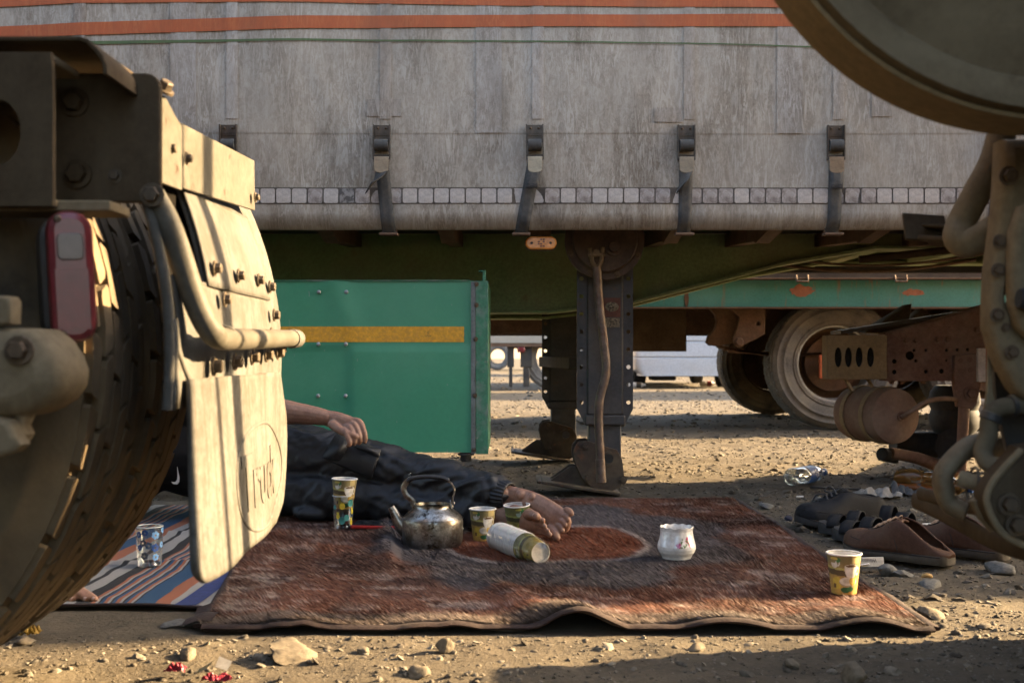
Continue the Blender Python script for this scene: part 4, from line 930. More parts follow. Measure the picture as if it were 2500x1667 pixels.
b = MB(); b.bb(3.3, 6.9, 4.0, 5.5, 1.0, 3.25); b.build('box_body', M['oxide'], TU, .03)  # unseen block added to shade the blanket and the ground around it
b = MB(); b.bb(6.93, 10.4, 4.0, 5.5, 1.0, 2.55); b.build('low_shade_block', M['oxide'], TU, .03)  # unseen lower block added, its height sets the edge of the sun strip
for yy in (4.32, 5.3): wheel(TU, (8.4, yy, .5), .5, .28, .28, 0, n=20, ribs=3)
# ---------------------------------------------------------------- teal trailer behind
M['teal'] = mk('worn_teal_paint', (.055, .235, .20), .5, 0, .12, 3, dust=((.14, .30, .27), 2.5, .4, .75, .5), spots=((.30, .10, .045), 3.2, .655, .665), streak=((.26, .12, .06), 3, .60, .72, (9, 1, 1.2), .7), bump=(20, .08))
TT = empty('flatbed_trailer', (2.4, 8.8, 0), 'teal painted trailer with rust patches and worn grey tyres behind the parked legs', 'trailer')
zt8 = P(0, 684, 8.1).z; zb8 = P(0, 750, 8.1).z
b = MB(); b.bb(-1.2, 12, 8.08, 8.11, zb8, zt8); SR = b.build('side_rail', M['teal'], TT, .004)
b = MB(); b.bb(-1.2, 12, 8.02, 8.16, zt8 + .001, zt8 + .012); b.bb(-1.2, 12, 8.03, 8.16, zb8 - .012, zb8 - .001); b.build('rail_lip', M['rust'], SR, .002)
for x in (1955, 2195):
    q = P(x, 683, 8.05); MB().tube([(q.x - .04, 8.02, q.z + .03), (q.x - .04, 8.0, q.z - .015), (q.x + .04, 8.0, q.z - .015), (q.x + .04, 8.02, q.z + .03)], .008, 8).build('rope_hook', M['rust'], SR)
for x, y, w, h, sd_ in ((1957, 709, 32, 14, 2), (2232, 714, 28, 9, 3), (1677, 730, 6, 22, 4)):
    rg = random.Random(sd_); q = P(x, y, 8.07); n_ = 26
    pl = [(q.x + w * px(8.07) * math.cos(t) * (.72 + .4 * rg.random()), q.z + h * px(8.07) * math.sin(t) * (.6 + .6 * rg.random())) for t in np.linspace(0, 6.28, n_, endpoint=False)]
    link('rust_patch', plate(pl, [], .0016, camplate(8.0785)), M['rust'] if x < 1700 else mk('bare_primer', (.33, .13, .07), .7, 0, .25, 20), SR)
b = MB(); b.bb(-1.2, 12, 8.1, 10.4, zt8 + .013, zt8 + .06); b.build('deck', M['steel_dark'], TT)
for yy in (8.75, 9.7): b = MB(); b.bb(-1.2, 12, yy, yy + .08, .70, zt8); b.build('main_beam', M['rust'], TT)
hb = P(1535, 756, 8.3); hc = P(1676, 858, 8.3); b = MB(); b.bb(hb.x - .05, hc.x, 8.3, 8.306, hc.z, zb8 - .012); b.build('hanging_plate', M['dusty_dark'], TT)
def tp(x, y, d): return ppoly([(x, y)], d)[0]
hk = plate([tp(x, y, 8.2) for x, y in ((1733, 752), (1800, 752), (1800, 800), (1806, 835), (1770, 842), (1735, 844), (1726, 836), (1730, 822), (1746, 804), (1752, 785), (1748, 768))][::-1], [], .08, camplate(8.25), .006); link('spring_hanger', hk, M['rust'], TT)
hk = plate([tp(x, y, 8.12) for x, y in ((1780, 752), (1868, 752), (1870, 765), (1868, 815), (1850, 826), (1818, 842), (1796, 842), (1790, 826), (1800, 800), (1806, 775))][::-1], [circ(*tp(1852, 790, 8.12), .016, 10)], .05, camplate(8.15), .006); HK = link('spring_hanger', hk, M['rust'], TT)
put('pivot_bolt', bolt(.028, .03, 14), M['rust'], HK, tuple(P(1804, 834, 8.12)))
for k_ in range(4):
    pts = [P(1740 + 12 * k_, 838 + 6 * k_ + 3, 8.3), P(1900, 868 - 2 * k_, 8.3), P(2100 - 8 * k_, 852 + 5 * k_, 8.3)]
    l_ = MB(); sp_ = spl(pts, 6)
    for a, c in zip(sp_[:-1], sp_[1:]): l_.bar(a, c + (c - a) * .02, .09, .014)
    l_.build('leaf_spring', M['rust'], TT)
for k_, xx in enumerate((2.33, 3.46, 4.6)):
    wheel(TT, (xx, 8.31, .472), .472, .29, .275, 0, 'rubber_old', 44, 5, 'alu', roll=.2 * k_)
    wheel(TT, (xx + .02, 10.35, .472), .472, .29, .275, 0, 'rubber', 44, 5, 'dusty_dark')
    b = MB(); b.tube([(xx, 8.2, .472), (xx, 10.4, .472)], .07, 14); b.lathe([(0, -.03), (.20, -.03), (.20, .08), (0, .08)], 30, TR(xx, 8.36, .472) @ AX_CAM); b.build('axle', M['rust'], TT)
q = P(2012, 895, 8.14); b = MB(); b.box((q.x + .02, 8.16, q.z), (.10, .03, .17)); o = b.build('orange_flag', mk('orange_plastic', (.55, .13, .05), .5), TT, .006)

# ---------------------------------------------------------------- far vehicles
M['white_paint'] = mk('white_van_paint', (.5, .51, .53), .3, 0, .06, 2, dust=((.5, .46, .4), 3, .45, .8, .4), coat=.3)
M['far_white'] = mk('chalky_white_beam', (.36, .32, .26), .6, 0, .1, 3, spots=((.30, .16, .06), 3.5, .70, .72))
VN = empty('parked_van', (2.85, 18.9, 0), 'white van seen from behind, beyond the teal trailer', 'van')
def vsec(z):                                                       # half width by height
    return .86 if z < 1.0 else .86 - .10 * (z - 1.0)
rows = []
for z in (.20, .24, .30, .48, .50, .52, .74, .76, .78, 1.0, 1.3, 1.6, 1.8, 1.86):
    w = vsec(z) - (.08 if z < .25 else .02 if z < .31 else 0) - (.16 if z > 1.83 else 0); ins = .03 if z in (.50, .76) else 0; r_ = .12
    row = []
    for cx_, cy_, a0 in ((w - r_, 4.5 - r_, 0), (-w + r_, 4.5 - r_, 90), (-w + r_, r_, 180), (w - r_, r_, 270)):
        for k_ in range(5):
            t = R(a0 + 22.5 * k_); row.append((2.86 + cx_ + (r_ - ins) * math.cos(t), 18.5 + cy_ + (r_ - ins) * math.sin(t), z))
    row.append(row[0]); rows.append(row)
mb = MB().grid(rows); mb.f.append(tuple(range(len(mb.v) - 21, len(mb.v) - 1))); mb.f.append(tuple(range(0, 20))[::-1]); mb.build('body', M['white_paint'], VN, 0, 35)
M['dark_glass'] = mk('dark_window', (.02, .022, .025), .08, 0, 0, spec=.7)
b = MB(); b.bb(2.25, 3.47, 18.485, 18.50, 1.22, 1.72); b.build('rear_window', M['dark_glass'], VN, .01)
for sx in (-1, 1):
    b = MB(); b.bb(2.86 + sx * .62 - .14, 2.86 + sx * .62 + .14, 18.47, 18.50, .98, 1.30); TLm = b.build('tail_light', M['lens_red'], VN, .02)
    b = MB(); b.bb(2.86 + sx * .62 - .17, 2.86 + sx * .62 + .17, 18.482, 18.497, .95, 1.33); b.build('light_surround', M['rubber_black'], TLm, .02)
for sx in (-.72, .72):
    for yy in (19.3, 22.1): 
        me = tyre_body(.33, .2, .2, False).mesh('t'); me.transform(TR(2.86 + sx, yy, .33) @ Matrix.Rotation(R(90), 4, 'Z')); link('tyre', me, M['rubber_black'], VN)
b = MB(); b.bb(2.3, 2.7, 18.7, 19.2, .12, .2); b.build('exhaust_box', M['rubber_black'], VN, .03)

FW = empty('parked_truck', (-.4, 17.5, 0), 'white beamed truck chassis far off between the green box and the landing legs', 'truck')
z0 = P(0, 838, 17.4).z; z1 = P(0, 786, 17.4).z
b = MB(); b.bb(-9, .60, 17.4, 17.5, z0, z1); b.build('white_beam', M['far_white'], FW, .01)
b = MB(); b.bb(-9, .55, 17.38, 17.6, z1 + .002, z1 + .05); b.bb(-9, .6, 17.37, 17.6, z0 - .05, z0 - .002); b.build('beam_flange', M['rust'], FW)
b = MB(); b.bb(-9, .62, 17.5, 19.9, z1 + .05, z1 + 2.2); b.build('box_body', M['dusty'], FW, .03)
for xx, w in ((-.02, .05), (.22, .09)):
    b = MB(); b.bb(xx - w, xx + w, 17.45, 17.53, .35, z0); b.bb(xx - w * .55, xx + w * .55, 17.46, 17.52, .05, .35); b.build('stand_leg', M['steel_dark'], FW, .01)
me = tyre_body(.5, .29, .28, False).mesh('t'); me.transform(TR(.66, 17.75, .5)); link('tyre', me, M['rubber_old'], FW)
me = tyre_body(.5, .29, .28, False).mesh('t'); me.transform(TR(-4, 17.75, .5)); link('tyre', me, M['rubber_old'], FW)
b = MB(); b.box((.14, 17.4, z0 - .09), (.12, .04, .1)); b.build('tail_light', M['lens_red'], FW, .02)

# other rigs parked along the yard behind: they close the view; the last, added out of view, shades the ground
M['blue_tarp'] = mk('blue_tarp', (.05, .12, .35), .7, 0, .2, 3)
def far_rig(x0, x1, y, h, mat, label, nwheels):
    o = empty('parked_trailer', ((x0 + x1) / 2, y + 1.2, 0), label, 'trailer')
    b = MB(); b.bb(x0, x1, y, y + 2.5, 1.1, h); b.build('box_body', mat, o, .03)
    b = MB(); b.bb(x0, x1, y + .7, y + .8, .8, 1.1); b.bb(x0, x1, y + 1.7, y + 1.8, .8, 1.1); b.build('main_beam', M['rust'], o)
    for k_ in range(nwheels):
        for yy in (.2, 2.3):
            me = tyre_body(.5, .3, .28, False).mesh('t'); me.transform(TR(x0 + 1.2 + 1.25 * k_, y + yy, .5)); link('tyre', me, M['rubber_old'], o)
    return o
far_rig(-16, -3.6, 30, 3.6, M['blue_tarp'], 'blue covered trailer far away at the back of the yard', 3)
far_rig(4.5, 17, 31, 3.6, M['far_white'], 'pale box trailer far away behind the white van', 3)
far_rig(-3.0, 4.0, 42, 3.4, M['teal'], 'green trailer farthest away at the back of the yard', 2)
far_rig(7.6, 19, 15.8, 3.6, M['far_white'], 'unseen pale box trailer added past the right edge to shade the ground', 3)
hl = MB(); rows = [[(x, 260 + 60 * k_, (14 + 9 * float(fbm(np.array(x * .01), np.array(k_ * .7), 1, 3, 2))) * (1 - abs(k_ - 1)) - 1) for x in range(-600, 601, 25)] for k_ in (0, .5, 1, 2)]
hl.grid(rows); ho = hl.build('hills', mk('dry_hills', (.30, .24, .16), .95, 0, .2, .02), None, 0, 60); tag(ho, kind='structure')
# ---------------------------------------------------------------- striped woven mat
def mat_z(x, y):
    return .007 - .004 * np.clip((x + .74) / .06, 0, 1) + .004 * fbm(x, y, 3, 3, 60) + .007 * np.exp(-((y - 2.87 - .06 * (x + .9)) / .018) ** 2) + .008 * np.exp(-((y - 3.33 + .05 * (x + .9)) / .022) ** 2)
mx = np.linspace(-2.05, -.64, 150); my = np.linspace(2.385, 3.98, 150); MX, MY = np.meshgrid(mx, my)
my_edge = MY + .012 * fbm(MX, MX * 0, 5, 2, 3) * np.clip((2.45 - MY) / .07, 0, 1)
mm = np_mesh('woven_mat', np.stack([MX, my_edge, mat_z(MX, MY)], -1).reshape(-1, 3), grid_faces(150, 150))
def mk_mat():
    m = bpy.data.materials.new('striped_weave'); m.use_nodes = True; nt = m.node_tree; N = nt.nodes; L = nt.links
    b = N['Principled BSDF']; b.inputs['Roughness'].default_value = .85; b.inputs['Specular IOR Level'].default_value = .25
    tc = N.new('ShaderNodeTexCoord'); sp = N.new('ShaderNodeSeparateXYZ'); L.new(tc.outputs['Object'], sp.inputs[0])
    def mt(op, a, c=None):
        x = N.new('ShaderNodeMath'); x.operation = op
        for k, q in ((0, a), (1, c)):
            if q is None: continue
            if isinstance(q, (int, float)): x.inputs[k].default_value = q
            else: L.new(q, x.inputs[k])
        return x.outputs[0]
    n = N.new('ShaderNodeTexNoise'); n.inputs['Scale'].default_value = 4; L.new(tc.outputs['Object'], n.inputs[0])
    n2 = N.new('ShaderNodeTexNoise'); n2.inputs['Scale'].default_value = 420; n2.inputs['Detail'].default_value = 2; L.new(tc.outputs['Object'], n2.inputs[0])
    xx = mt('ADD', sp.outputs[0], mt('MULTIPLY', mt('SUBTRACT', n.outputs[0], .5), .055)); xx = mt('ADD', xx, mt('MULTIPLY', mt('SUBTRACT', n2.outputs[0], .5), .004))
    fr = mt('FRACT', mt('DIVIDE', mt('ADD', xx, .96 + .288 * 6), .288))
    cr = N.new('ShaderNodeValToRGB'); L.new(fr, cr.inputs[0]); cr.color_ramp.interpolation = 'CONSTANT'
    Wh = (.27, .26, .245); Dk = (.024, .024, .025); Or = (.27, .10, .055); Bl = (.022, .062, .125)
    st = [(0, Wh), (.036, Dk)]
    x = .065
    for k in range(4):
        for w, c in ((.0075, Or), (.006, Wh), (.004, Dk), (.0073, Bl)): st.append((x, c)); x += w
    st += [(.164, Bl), (.204, Or), (.239, Wh), (.273, Dk)]
    els = cr.color_ramp.elements; els[0].position = 0; els[0].color = (*Wh, 1); els.remove(els[1])
    for p_, c in st[1:]:
        e = els.new(p_ / .288); e.color = (*c, 1)
    wv = N.new('ShaderNodeTexWave'); wv.inputs['Scale'].default_value = 95; wv.bands_direction = 'X'; L.new(tc.outputs['Object'], wv.inputs[0])
    wv2 = N.new('ShaderNodeTexWave'); wv2.inputs['Scale'].default_value = 70; wv2.bands_direction = 'Y'; L.new(tc.outputs['Object'], wv2.inputs[0])
    h = mt('MULTIPLY', wv.outputs['Fac'], wv2.outputs['Fac'])
    mx_ = N.new('ShaderNodeMix'); mx_.data_type = 'RGBA'; mx_.blend_type = 'MULTIPLY'; mx_.inputs[0].default_value = .45; L.new(cr.outputs[0], mx_.inputs[6])
    g = N.new('ShaderNodeCombineColor'); hh = mt('ADD', mt('MULTIPLY', h, .9), .35)
    for k in range(3): L.new(hh, g.inputs[k])
    L.new(g.outputs[0], mx_.inputs[7]); L.new(mx_.outputs[2], b.inputs['Base Color'])
    bp = N.new('ShaderNodeBump'); bp.inputs['Strength'].default_value = .5; bp.inputs['Distance'].default_value = .002; L.new(h, bp.inputs['Height']); L.new(bp.outputs[0], b.inputs['Normal'])
    return m
MAT = link('woven_mat', mm, mk_mat(), smooth=60); tag(MAT, 'striped blue, orange and white woven mat on the ground behind the tyres', 'mat')
md = MAT.modifiers.new('t', 'SOLIDIFY'); md.thickness = .003; md.offset = 0
M['navy'] = mk('navy_border', (.014, .025, .095), .8, 0, .15, 60)
bx = np.linspace(2.385, 3.9, 60); rows = [[(float(x0 + .02 * fbm(np.array(y), np.array(0.), 3, 2)), float(y), float(mat_z(np.array(x0), np.array(y))) + .004) for y in bx] for x0 in (-.70, -.685, -.67, -.655)]
o = MB().grid(rows).build('navy_border', M['navy'], MAT, 0, 60)
ed = MB().tube([(float(x), float(2.386 + .012 * fbm(np.array(x), np.array(0.), 5, 2, 3)), float(mat_z(np.array(x), np.array(2.386)))) for x in np.linspace(-2.04, -.65, 90)], .0035, 6); ed.build('edge_binding', mk('dark_binding', (.03, .02, .02), .9), MAT)

# ---------------------------------------------------------------- shaggy blanket
def rug_left(y): return -.60 - .09 * np.clip((y - 2.25) / .7, 0, 1) - .05 * np.clip((y - 2.9) / .6, 0, 1) + .01 * fbm(y, y * 0, 4, 2, 5)
def rug_z(x, y):
    x = np.asarray(x, float); y = np.asarray(y, float)
    h = .007 + .008 * (fbm(x, y, 2.4, 3, 71) + .3) + .006 * fbm(x, y, 8, 2, 75)
    xa = -.304 - (y - 2.96) * .11
    h = h + .012 / (1 + np.exp(-(xa - x) / .010)) * np.clip((y - 2.72) / .2, 0, 1)
    h = h + .018 * np.exp(-((x - xa + .012) / .022) ** 2) * np.clip((y - 2.75) / .2, 0, 1)
    # ridge running from the kettle to the front hem
    t = np.clip((2.66 - y) / .46, 0, 1); xr = -.10 + .24 * t + .03 * np.sin(t * 6)
    h = h + (.009 + .013 * t) * np.exp(-((x - xr) / (.028 + .03 * t)) ** 2) * np.clip((2.72 - y) / .1, 0, 1)
    h = h + .016 * np.exp(-((y - 2.66 - .25 * (x + .1)) / .03) ** 2) * np.exp(-((x + .06) / .26) ** 2)
    h = h + .007 * np.abs(np.sin(x * 7.5 + 1.2 + 2 * fbm(x, y, 2, 2, 5))) * np.clip((2.42 - y) / .2, 0, 1) + .012 * np.exp(-((x - .68) / .07) ** 2) * np.clip((2.4 - y) / .12, 0, 1)
    h = h + .008 * np.sin(x * 23 + y * 5) * np.clip((2.32 - y) / .1, 0, 1)
    return h
def front_y(x): return 2.205 + .018 * fbm(x, x * 0, 2.5, 2, 90) - .015 * np.exp(-((x - .80) / .2) ** 2)
def back_y(x): return 4.14 + .02 * fbm(x, x * 0, 2.0, 2, 92)
def rug_xy(u, v):
    y0 = 2.2 + v * 1.94; x = rug_left(y0) + u * (.812 + .012 * fbm(y0, y0 * 0, 3, 2, 8) - rug_left(y0))
    return x, front_y(x) + v * (back_y(x) - front_y(x))
def rug_col(x, y, rnd):
    n1 = fbm(x, y, 5, 4, 101); n2 = fbm(x * .55, y * 1.3, 22, 3, 111)
    rust = np.array([.130, .055, .034]); brown = np.array([.075, .039, .029]); grey = np.array([.078, .066, .066]); pale = np.array([.46, .39, .35])
    k = np.clip(.5 + 1.3 * n1, 0, 1)[:, None]; c = rust * k + brown * (1 - k)
    # central medallion: rust oval, pale outline, grey field with scalloped edge
    a = np.arctan2((y - 3.2) / .62, (x - .1) / .47)
    rg = np.hypot((x - .12) / .52, (y - 3.25) / .72) * (1 + .07 * np.cos(8 * a)) + .10 * n1 + .05 * n2
    g = np.clip((1.0 - rg) / .06, 0, 1)[:, None]; c = c * (1 - g) + grey * g
    ro = np.hypot((x - .10) / .285, (y - 3.17) / .33) * (1 + .05 * np.cos(4 * a)) + .05 * n2 + .04 * n1
    i = np.clip((1 - ro) / .05, 0, 1)[:, None]; c = c * (1 - i) + np.array([.145, .050, .026]) * i
    ol = np.exp(-((ro - 1.0) / .030) ** 2)[:, None]; c = c * (1 - .7 * ol) + pale * .7 * ol
    # flecked flower motifs in the border
    fx = np.mod(x + .9, .235) - .1175; fy = np.mod(y - 2.2, .30) - .15
    fr = np.hypot(fx / .055, fy / .05) + .5 * n2
    fl = np.exp(-((fr - .8) / .25) ** 2) * (rg > 1.06) * (n2 > .02); c = c * (1 - .55 * fl[:, None]) + (pale * .7) * .55 * fl[:, None]
    core = (np.exp(-(fr / .5) ** 2) * (rg > 1.06))[:, None]; c = c * (1 - .6 * core) + grey * .8 * .6 * core
    st = (np.clip((fbm(x * .45, y * 1.6, 30, 3, 131) - .28) / .1, 0, 1) * (rg > 1.04))[:, None]; c = c * (1 - .4 * st) + pale * .4 * st
    # darker lines of the inner border, and a grey rim along the front
    for xl in (.60, -.36): 
        l = np.exp(-((x - xl - .03 * n1) / .014) ** 2)[:, None] * .5; c = c * (1 - l) + brown * .5 * l
    fb = np.clip((front_y(x) + .075 + .03 * n1 - y) / .02, 0, 1)[:, None]; c = c * (1 - .8 * fb) + np.array([.105, .085, .07]) * .8 * fb
    return c * (rnd if np.ndim(rnd) == 2 else rnd)
NU, NV = 230, 300
uu, vv = np.meshgrid(np.linspace(0, 1, NU), np.linspace(0, 1, NV)); RX, RY = rug_xy(uu, vv); RZ = rug_z(RX, RY)
edge = np.minimum(np.minimum(uu, 1 - uu) * 1.4, np.minimum(vv, 1 - vv) * 1.95); RZ = RZ - .006 * np.exp(-edge / .012)
rm = np_mesh('blanket', np.stack([RX, RY, RZ], -1).reshape(-1, 3), grid_faces(NV, NU)); paint(rm, rug_col(RX.ravel(), RY.ravel(), .8))
M['fur'] = mk('shaggy_pile', (0, 0, 0), .8, 0, .12, 9, attr=True, spec=.25)
RUG = link('blanket', rm, M['fur'], smooth=180); tag(RUG, 'shaggy rust brown blanket with a grey and red oval medallion', 'blanket')
md = RUG.modifiers.new('t', 'SOLIDIFY'); md.thickness = .008; md.offset = -1
nb = 300000; u = RNG.random(nb); v = RNG.random(nb) ** 1.25; x, y = rug_xy(u, v); z = rug_z(x, y)
L_ = RNG.uniform(.009, .021, nb); n1 = fbm(x, y, 6, 3, 201); n2 = fbm(x, y, 6, 3, 207)
ang = math.pi + .08 + 1.3 * n1 + RNG.normal(0, .28, nb); lean = np.clip(1.15 + .45 * n2 + RNG.normal(0, .16, nb), .4, 1.42)
dx = np.cos(ang) * np.sin(lean) * L_; dy = np.sin(ang) * np.sin(lean) * L_; dz = np.cos(lean) * L_
w_ = RNG.uniform(.0007, .0013, nb); ca = RNG.uniform(0, 6.28, nb)
B0 = np.stack([x - np.cos(ca) * w_, y - np.sin(ca) * w_, z - .001], -1); B1 = np.stack([x + np.cos(ca) * w_, y + np.sin(ca) * w_, z - .001], -1)
T_ = np.stack([x + dx, y + dy, z + np.maximum(dz, .002)], -1)
PV = np.stack([B0, B1, T_], 1).reshape(-1, 3); PF = np.arange(nb * 3).reshape(-1, 3)
pile = np_mesh('pile', PV, PF)
pc = rug_col(x, y, RNG.lognormal(.0, .38, (nb, 1))); wt = (RNG.random(nb) < .025)[:, None]; pc = pc * (1 - wt) + np.array([.32, .26, .22]) * wt
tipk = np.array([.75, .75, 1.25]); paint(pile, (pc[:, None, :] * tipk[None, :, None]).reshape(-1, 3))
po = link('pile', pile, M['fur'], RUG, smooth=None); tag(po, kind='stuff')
M['hem'] = mk('dark_brown_binding', (.024, .013, .011), .95, 0, .25, 50, dust=((.06, .042, .03), 30, .5, .75, .5), bump=(200, .5))
hx = np.linspace(0, 1, 150)
def edge_tube(uv, r, name, drop=.004):
    xs_, ys_ = rug_xy(np.array([q[0] for q in uv]), np.array([q[1] for q in uv])); zs_ = rug_z(xs_, ys_) - drop
    MB().tube([(a, b_ + .004 * float(vnoise(np.array(a * 60), np.array(b_ * 60))), max(c + .004 * float(vnoise(np.array(a * 35), np.array(b_ * 35), 4)), .006)) for a, b_, c in zip(xs_, ys_, zs_)], r, 8, flat=(.6, 1.5)).build(name, M['hem'], RUG)
edge_tube([(q, -.002) for q in hx], .0095, 'front_hem', .007); edge_tube([(1.004, q) for q in hx], .008, 'side_hem'); edge_tube([(q, 1.002) for q in hx], .007, 'back_hem'); edge_tube([(-.006, q) for q in hx[:80]], .008, 'side_hem')
b = MB(); b.grid([[(float(rug_left(np.array(2.2 + q))) - .045 + .03 * k, 2.215 + q, .004 + .010 * (k > 0) + .006 * math.sin(q * 40)) for k in range(3)] for q in np.linspace(0, .16, 12)]); b.build('folded_corner', M['hem'], RUG, 0, 60)
def on_rug(x, y): return float(rug_z(np.array(x), np.array(y))) + .002
# ---------------------------------------------------------------- crockery and small things
def lathe_uv(prof, n=144, per=None):
    """dense surface of revolution; returns mesh, angle and height arrays for painting"""
    pr = np.array(prof, float); m_ = len(pr); t = np.linspace(0, 2 * math.pi, n, endpoint=False)
    V = np.stack([pr[:, 0][:, None] * np.cos(t), pr[:, 0][:, None] * np.sin(t), pr[:, 1][:, None] + 0 * t], -1).reshape(-1, 3)
    i = np.arange(m_ - 1)[:, None]; j = np.arange(n)[None]
    Fc = np.stack([i * n + j, i * n + (j + 1) % n, (i + 1) * n + (j + 1) % n, (i + 1) * n + j], -1).reshape(-1, 4)
    me = np_mesh('l', V, Fc); return me, np.tile(t, m_), np.repeat(pr[:, 1], n)
def dens(prof, k=6):
    out = [prof[0]]
    for a, b_ in zip(prof[:-1], prof[1:]):
        for i in range(1, k + 1): out.append((a[0] + (b_[0] - a[0]) * i / k, a[1] + (b_[1] - a[1]) * i / k))
    return out
def cup_art(th, h, face):
    """printed tea cups, saucer, lemon slice and leaves on an amber ground: s across (-1..1 is one picture), h up 0..1"""
    s = ((th - face + math.pi) % (2 * math.pi) - math.pi) / 1.05
    c = np.zeros((len(s), 3)); 
    k = np.clip(h * 1.15, 0, 1)[:, None]; c[:] = np.array([.50, .30, .065]) * (1 - k) + np.array([.20, .165, .075]) * k
    def el(cx, cy, rx, ry): return ((s - cx) / rx) ** 2 + ((h - cy) / ry) ** 2 < 1
    c[(np.abs(h - .55 + .03 * s) < .075) & (s < .1)] = (.085, .062, .03)
    c[(np.abs(h - .645 + .03 * s) < .03) & (s < .1)] = (.40, .37, .12)
    c[el(-.60, .30, .36, .16)] = (.50, .37, .06); c[(np.abs(s + .78) < .1) & (np.abs(h - .22) < .05)] = (.13, .07, .03)
    c[(s > .35) & (h > .80) & (s < .9)] = (.46, .36, .15)
    c[el(.22, .33, .66, .125)] = (.30, .26, .17); c[el(.22, .35, .62, .11)] = (.60, .56, .46); c[el(.22, .36, .40, .06)] = (.50, .46, .36)      # saucer
    c[el(.36, .70, .44, .30) & (h < .73)] = (.62, .58, .49); c[el(.18, .62, .16, .16) & (h < .70)] = (.70, .67, .60)                          # cup, lit side
    c[el(.36, .73, .44, .050)] = (.66, .63, .55); c[el(.36, .735, .37, .032)] = (.13, .07, .03)
    r_ = el(.86, .60, .15, .11) & ~el(.86, .60, .09, .06); c[r_] = (.60, .56, .48)
    c[el(.50, .36, .24, .12) & (h < .44)] = (.60, .36, .03); c[el(.50, .36, .17, .08) & (h < .43)] = (.70, .50, .12)                          # lemon
    c[el(.02, .13, .36, .075)] = (.022, .10, .035); c[el(.36, .15, .26, .06)] = (.04, .15, .05); c[np.abs(h - .13 - .05 * s) < .008] *= .9    # leaves
    c[el(-.72, .78, .22, .11) & (h < .80)] = (.58, .55, .47); c[el(-.50, .80, .15, .08) & ~el(-.50, .79, .08, .04)] = (.55, .52, .45); c[el(-.46, .88, .14, .06)] = (.05, .17, .055); c[el(-.72, .91, .26, .035)] = (.5, .38, .09)
    return c
M['paper'] = mk('paper_cup_print', (0, 0, 0), .55, 0, .05, 60, attr=True, spec=.35)
M['paper_white'] = mk('white_paper', (.62, .60, .57), .6, 0, .04, 30, spec=.3)
CUPH = .089; RT_, RB_ = .0365, .0262
def cup_wall():
    hs = np.linspace(0, 1, 64); return [(RB_ + (RT_ - RB_) * h, .003 + (CUPH - .003) * h) for h in hs]
def paper_cup(loc, face, label, tint=None):
    o = empty('paper_cup', loc, label, 'cup', 'printed paper tea cups')
    me, th, zz = lathe_uv(cup_wall(), 220); c = cup_art(th, (zz - .003) / (CUPH - .003), face)
    if tint is not None: c = c * np.array(tint)
    paint(me, c); link('printed_wall', me, M['paper'], o, smooth=60, M=Matrix.Identity(4))
    MB().lathe([(RT_ - .0008, CUPH - .002), (RB_ - .0008, .006), (0, .006)], 48).build('inside', M['paper_white'], o, 0, 60, Matrix.Identity(4))
    MB().tube([(RT_ * math.cos(t) * 1.015, RT_ * math.sin(t) * 1.015, CUPH) for t in np.linspace(0, 6.2832, 48, endpoint=False)], .0017, 8, closed=True).build('rim', M['paper_white'], o, 0, 60, Matrix.Identity(4))
    return o
FC = -math.pi / 2
def face_to(x, y): return math.atan2(-y, -x)
def onr(x, y, s=.0): q = G(x, y); return q.x, q.y
p = (.722, 2.475); paper_cup((*p, on_rug(*p)), face_to(*p) + .12, 'printed paper cup standing alone on the near right corner of the blanket')
p = (-.082, 3.17); paper_cup((*p, on_rug(*p)), face_to(*p) + .12, 'printed paper cup between the kettle and the wrapped stack of cups')
p = (.018, 3.24); c3 = paper_cup((*p, on_rug(*p) + .004), face_to(*p) + .9, 'greenish paper cup behind the wrapped stack, beside the bare toes', (.6, .8, .75))
c3.rotation_euler = (R(4), R(-3), 0)

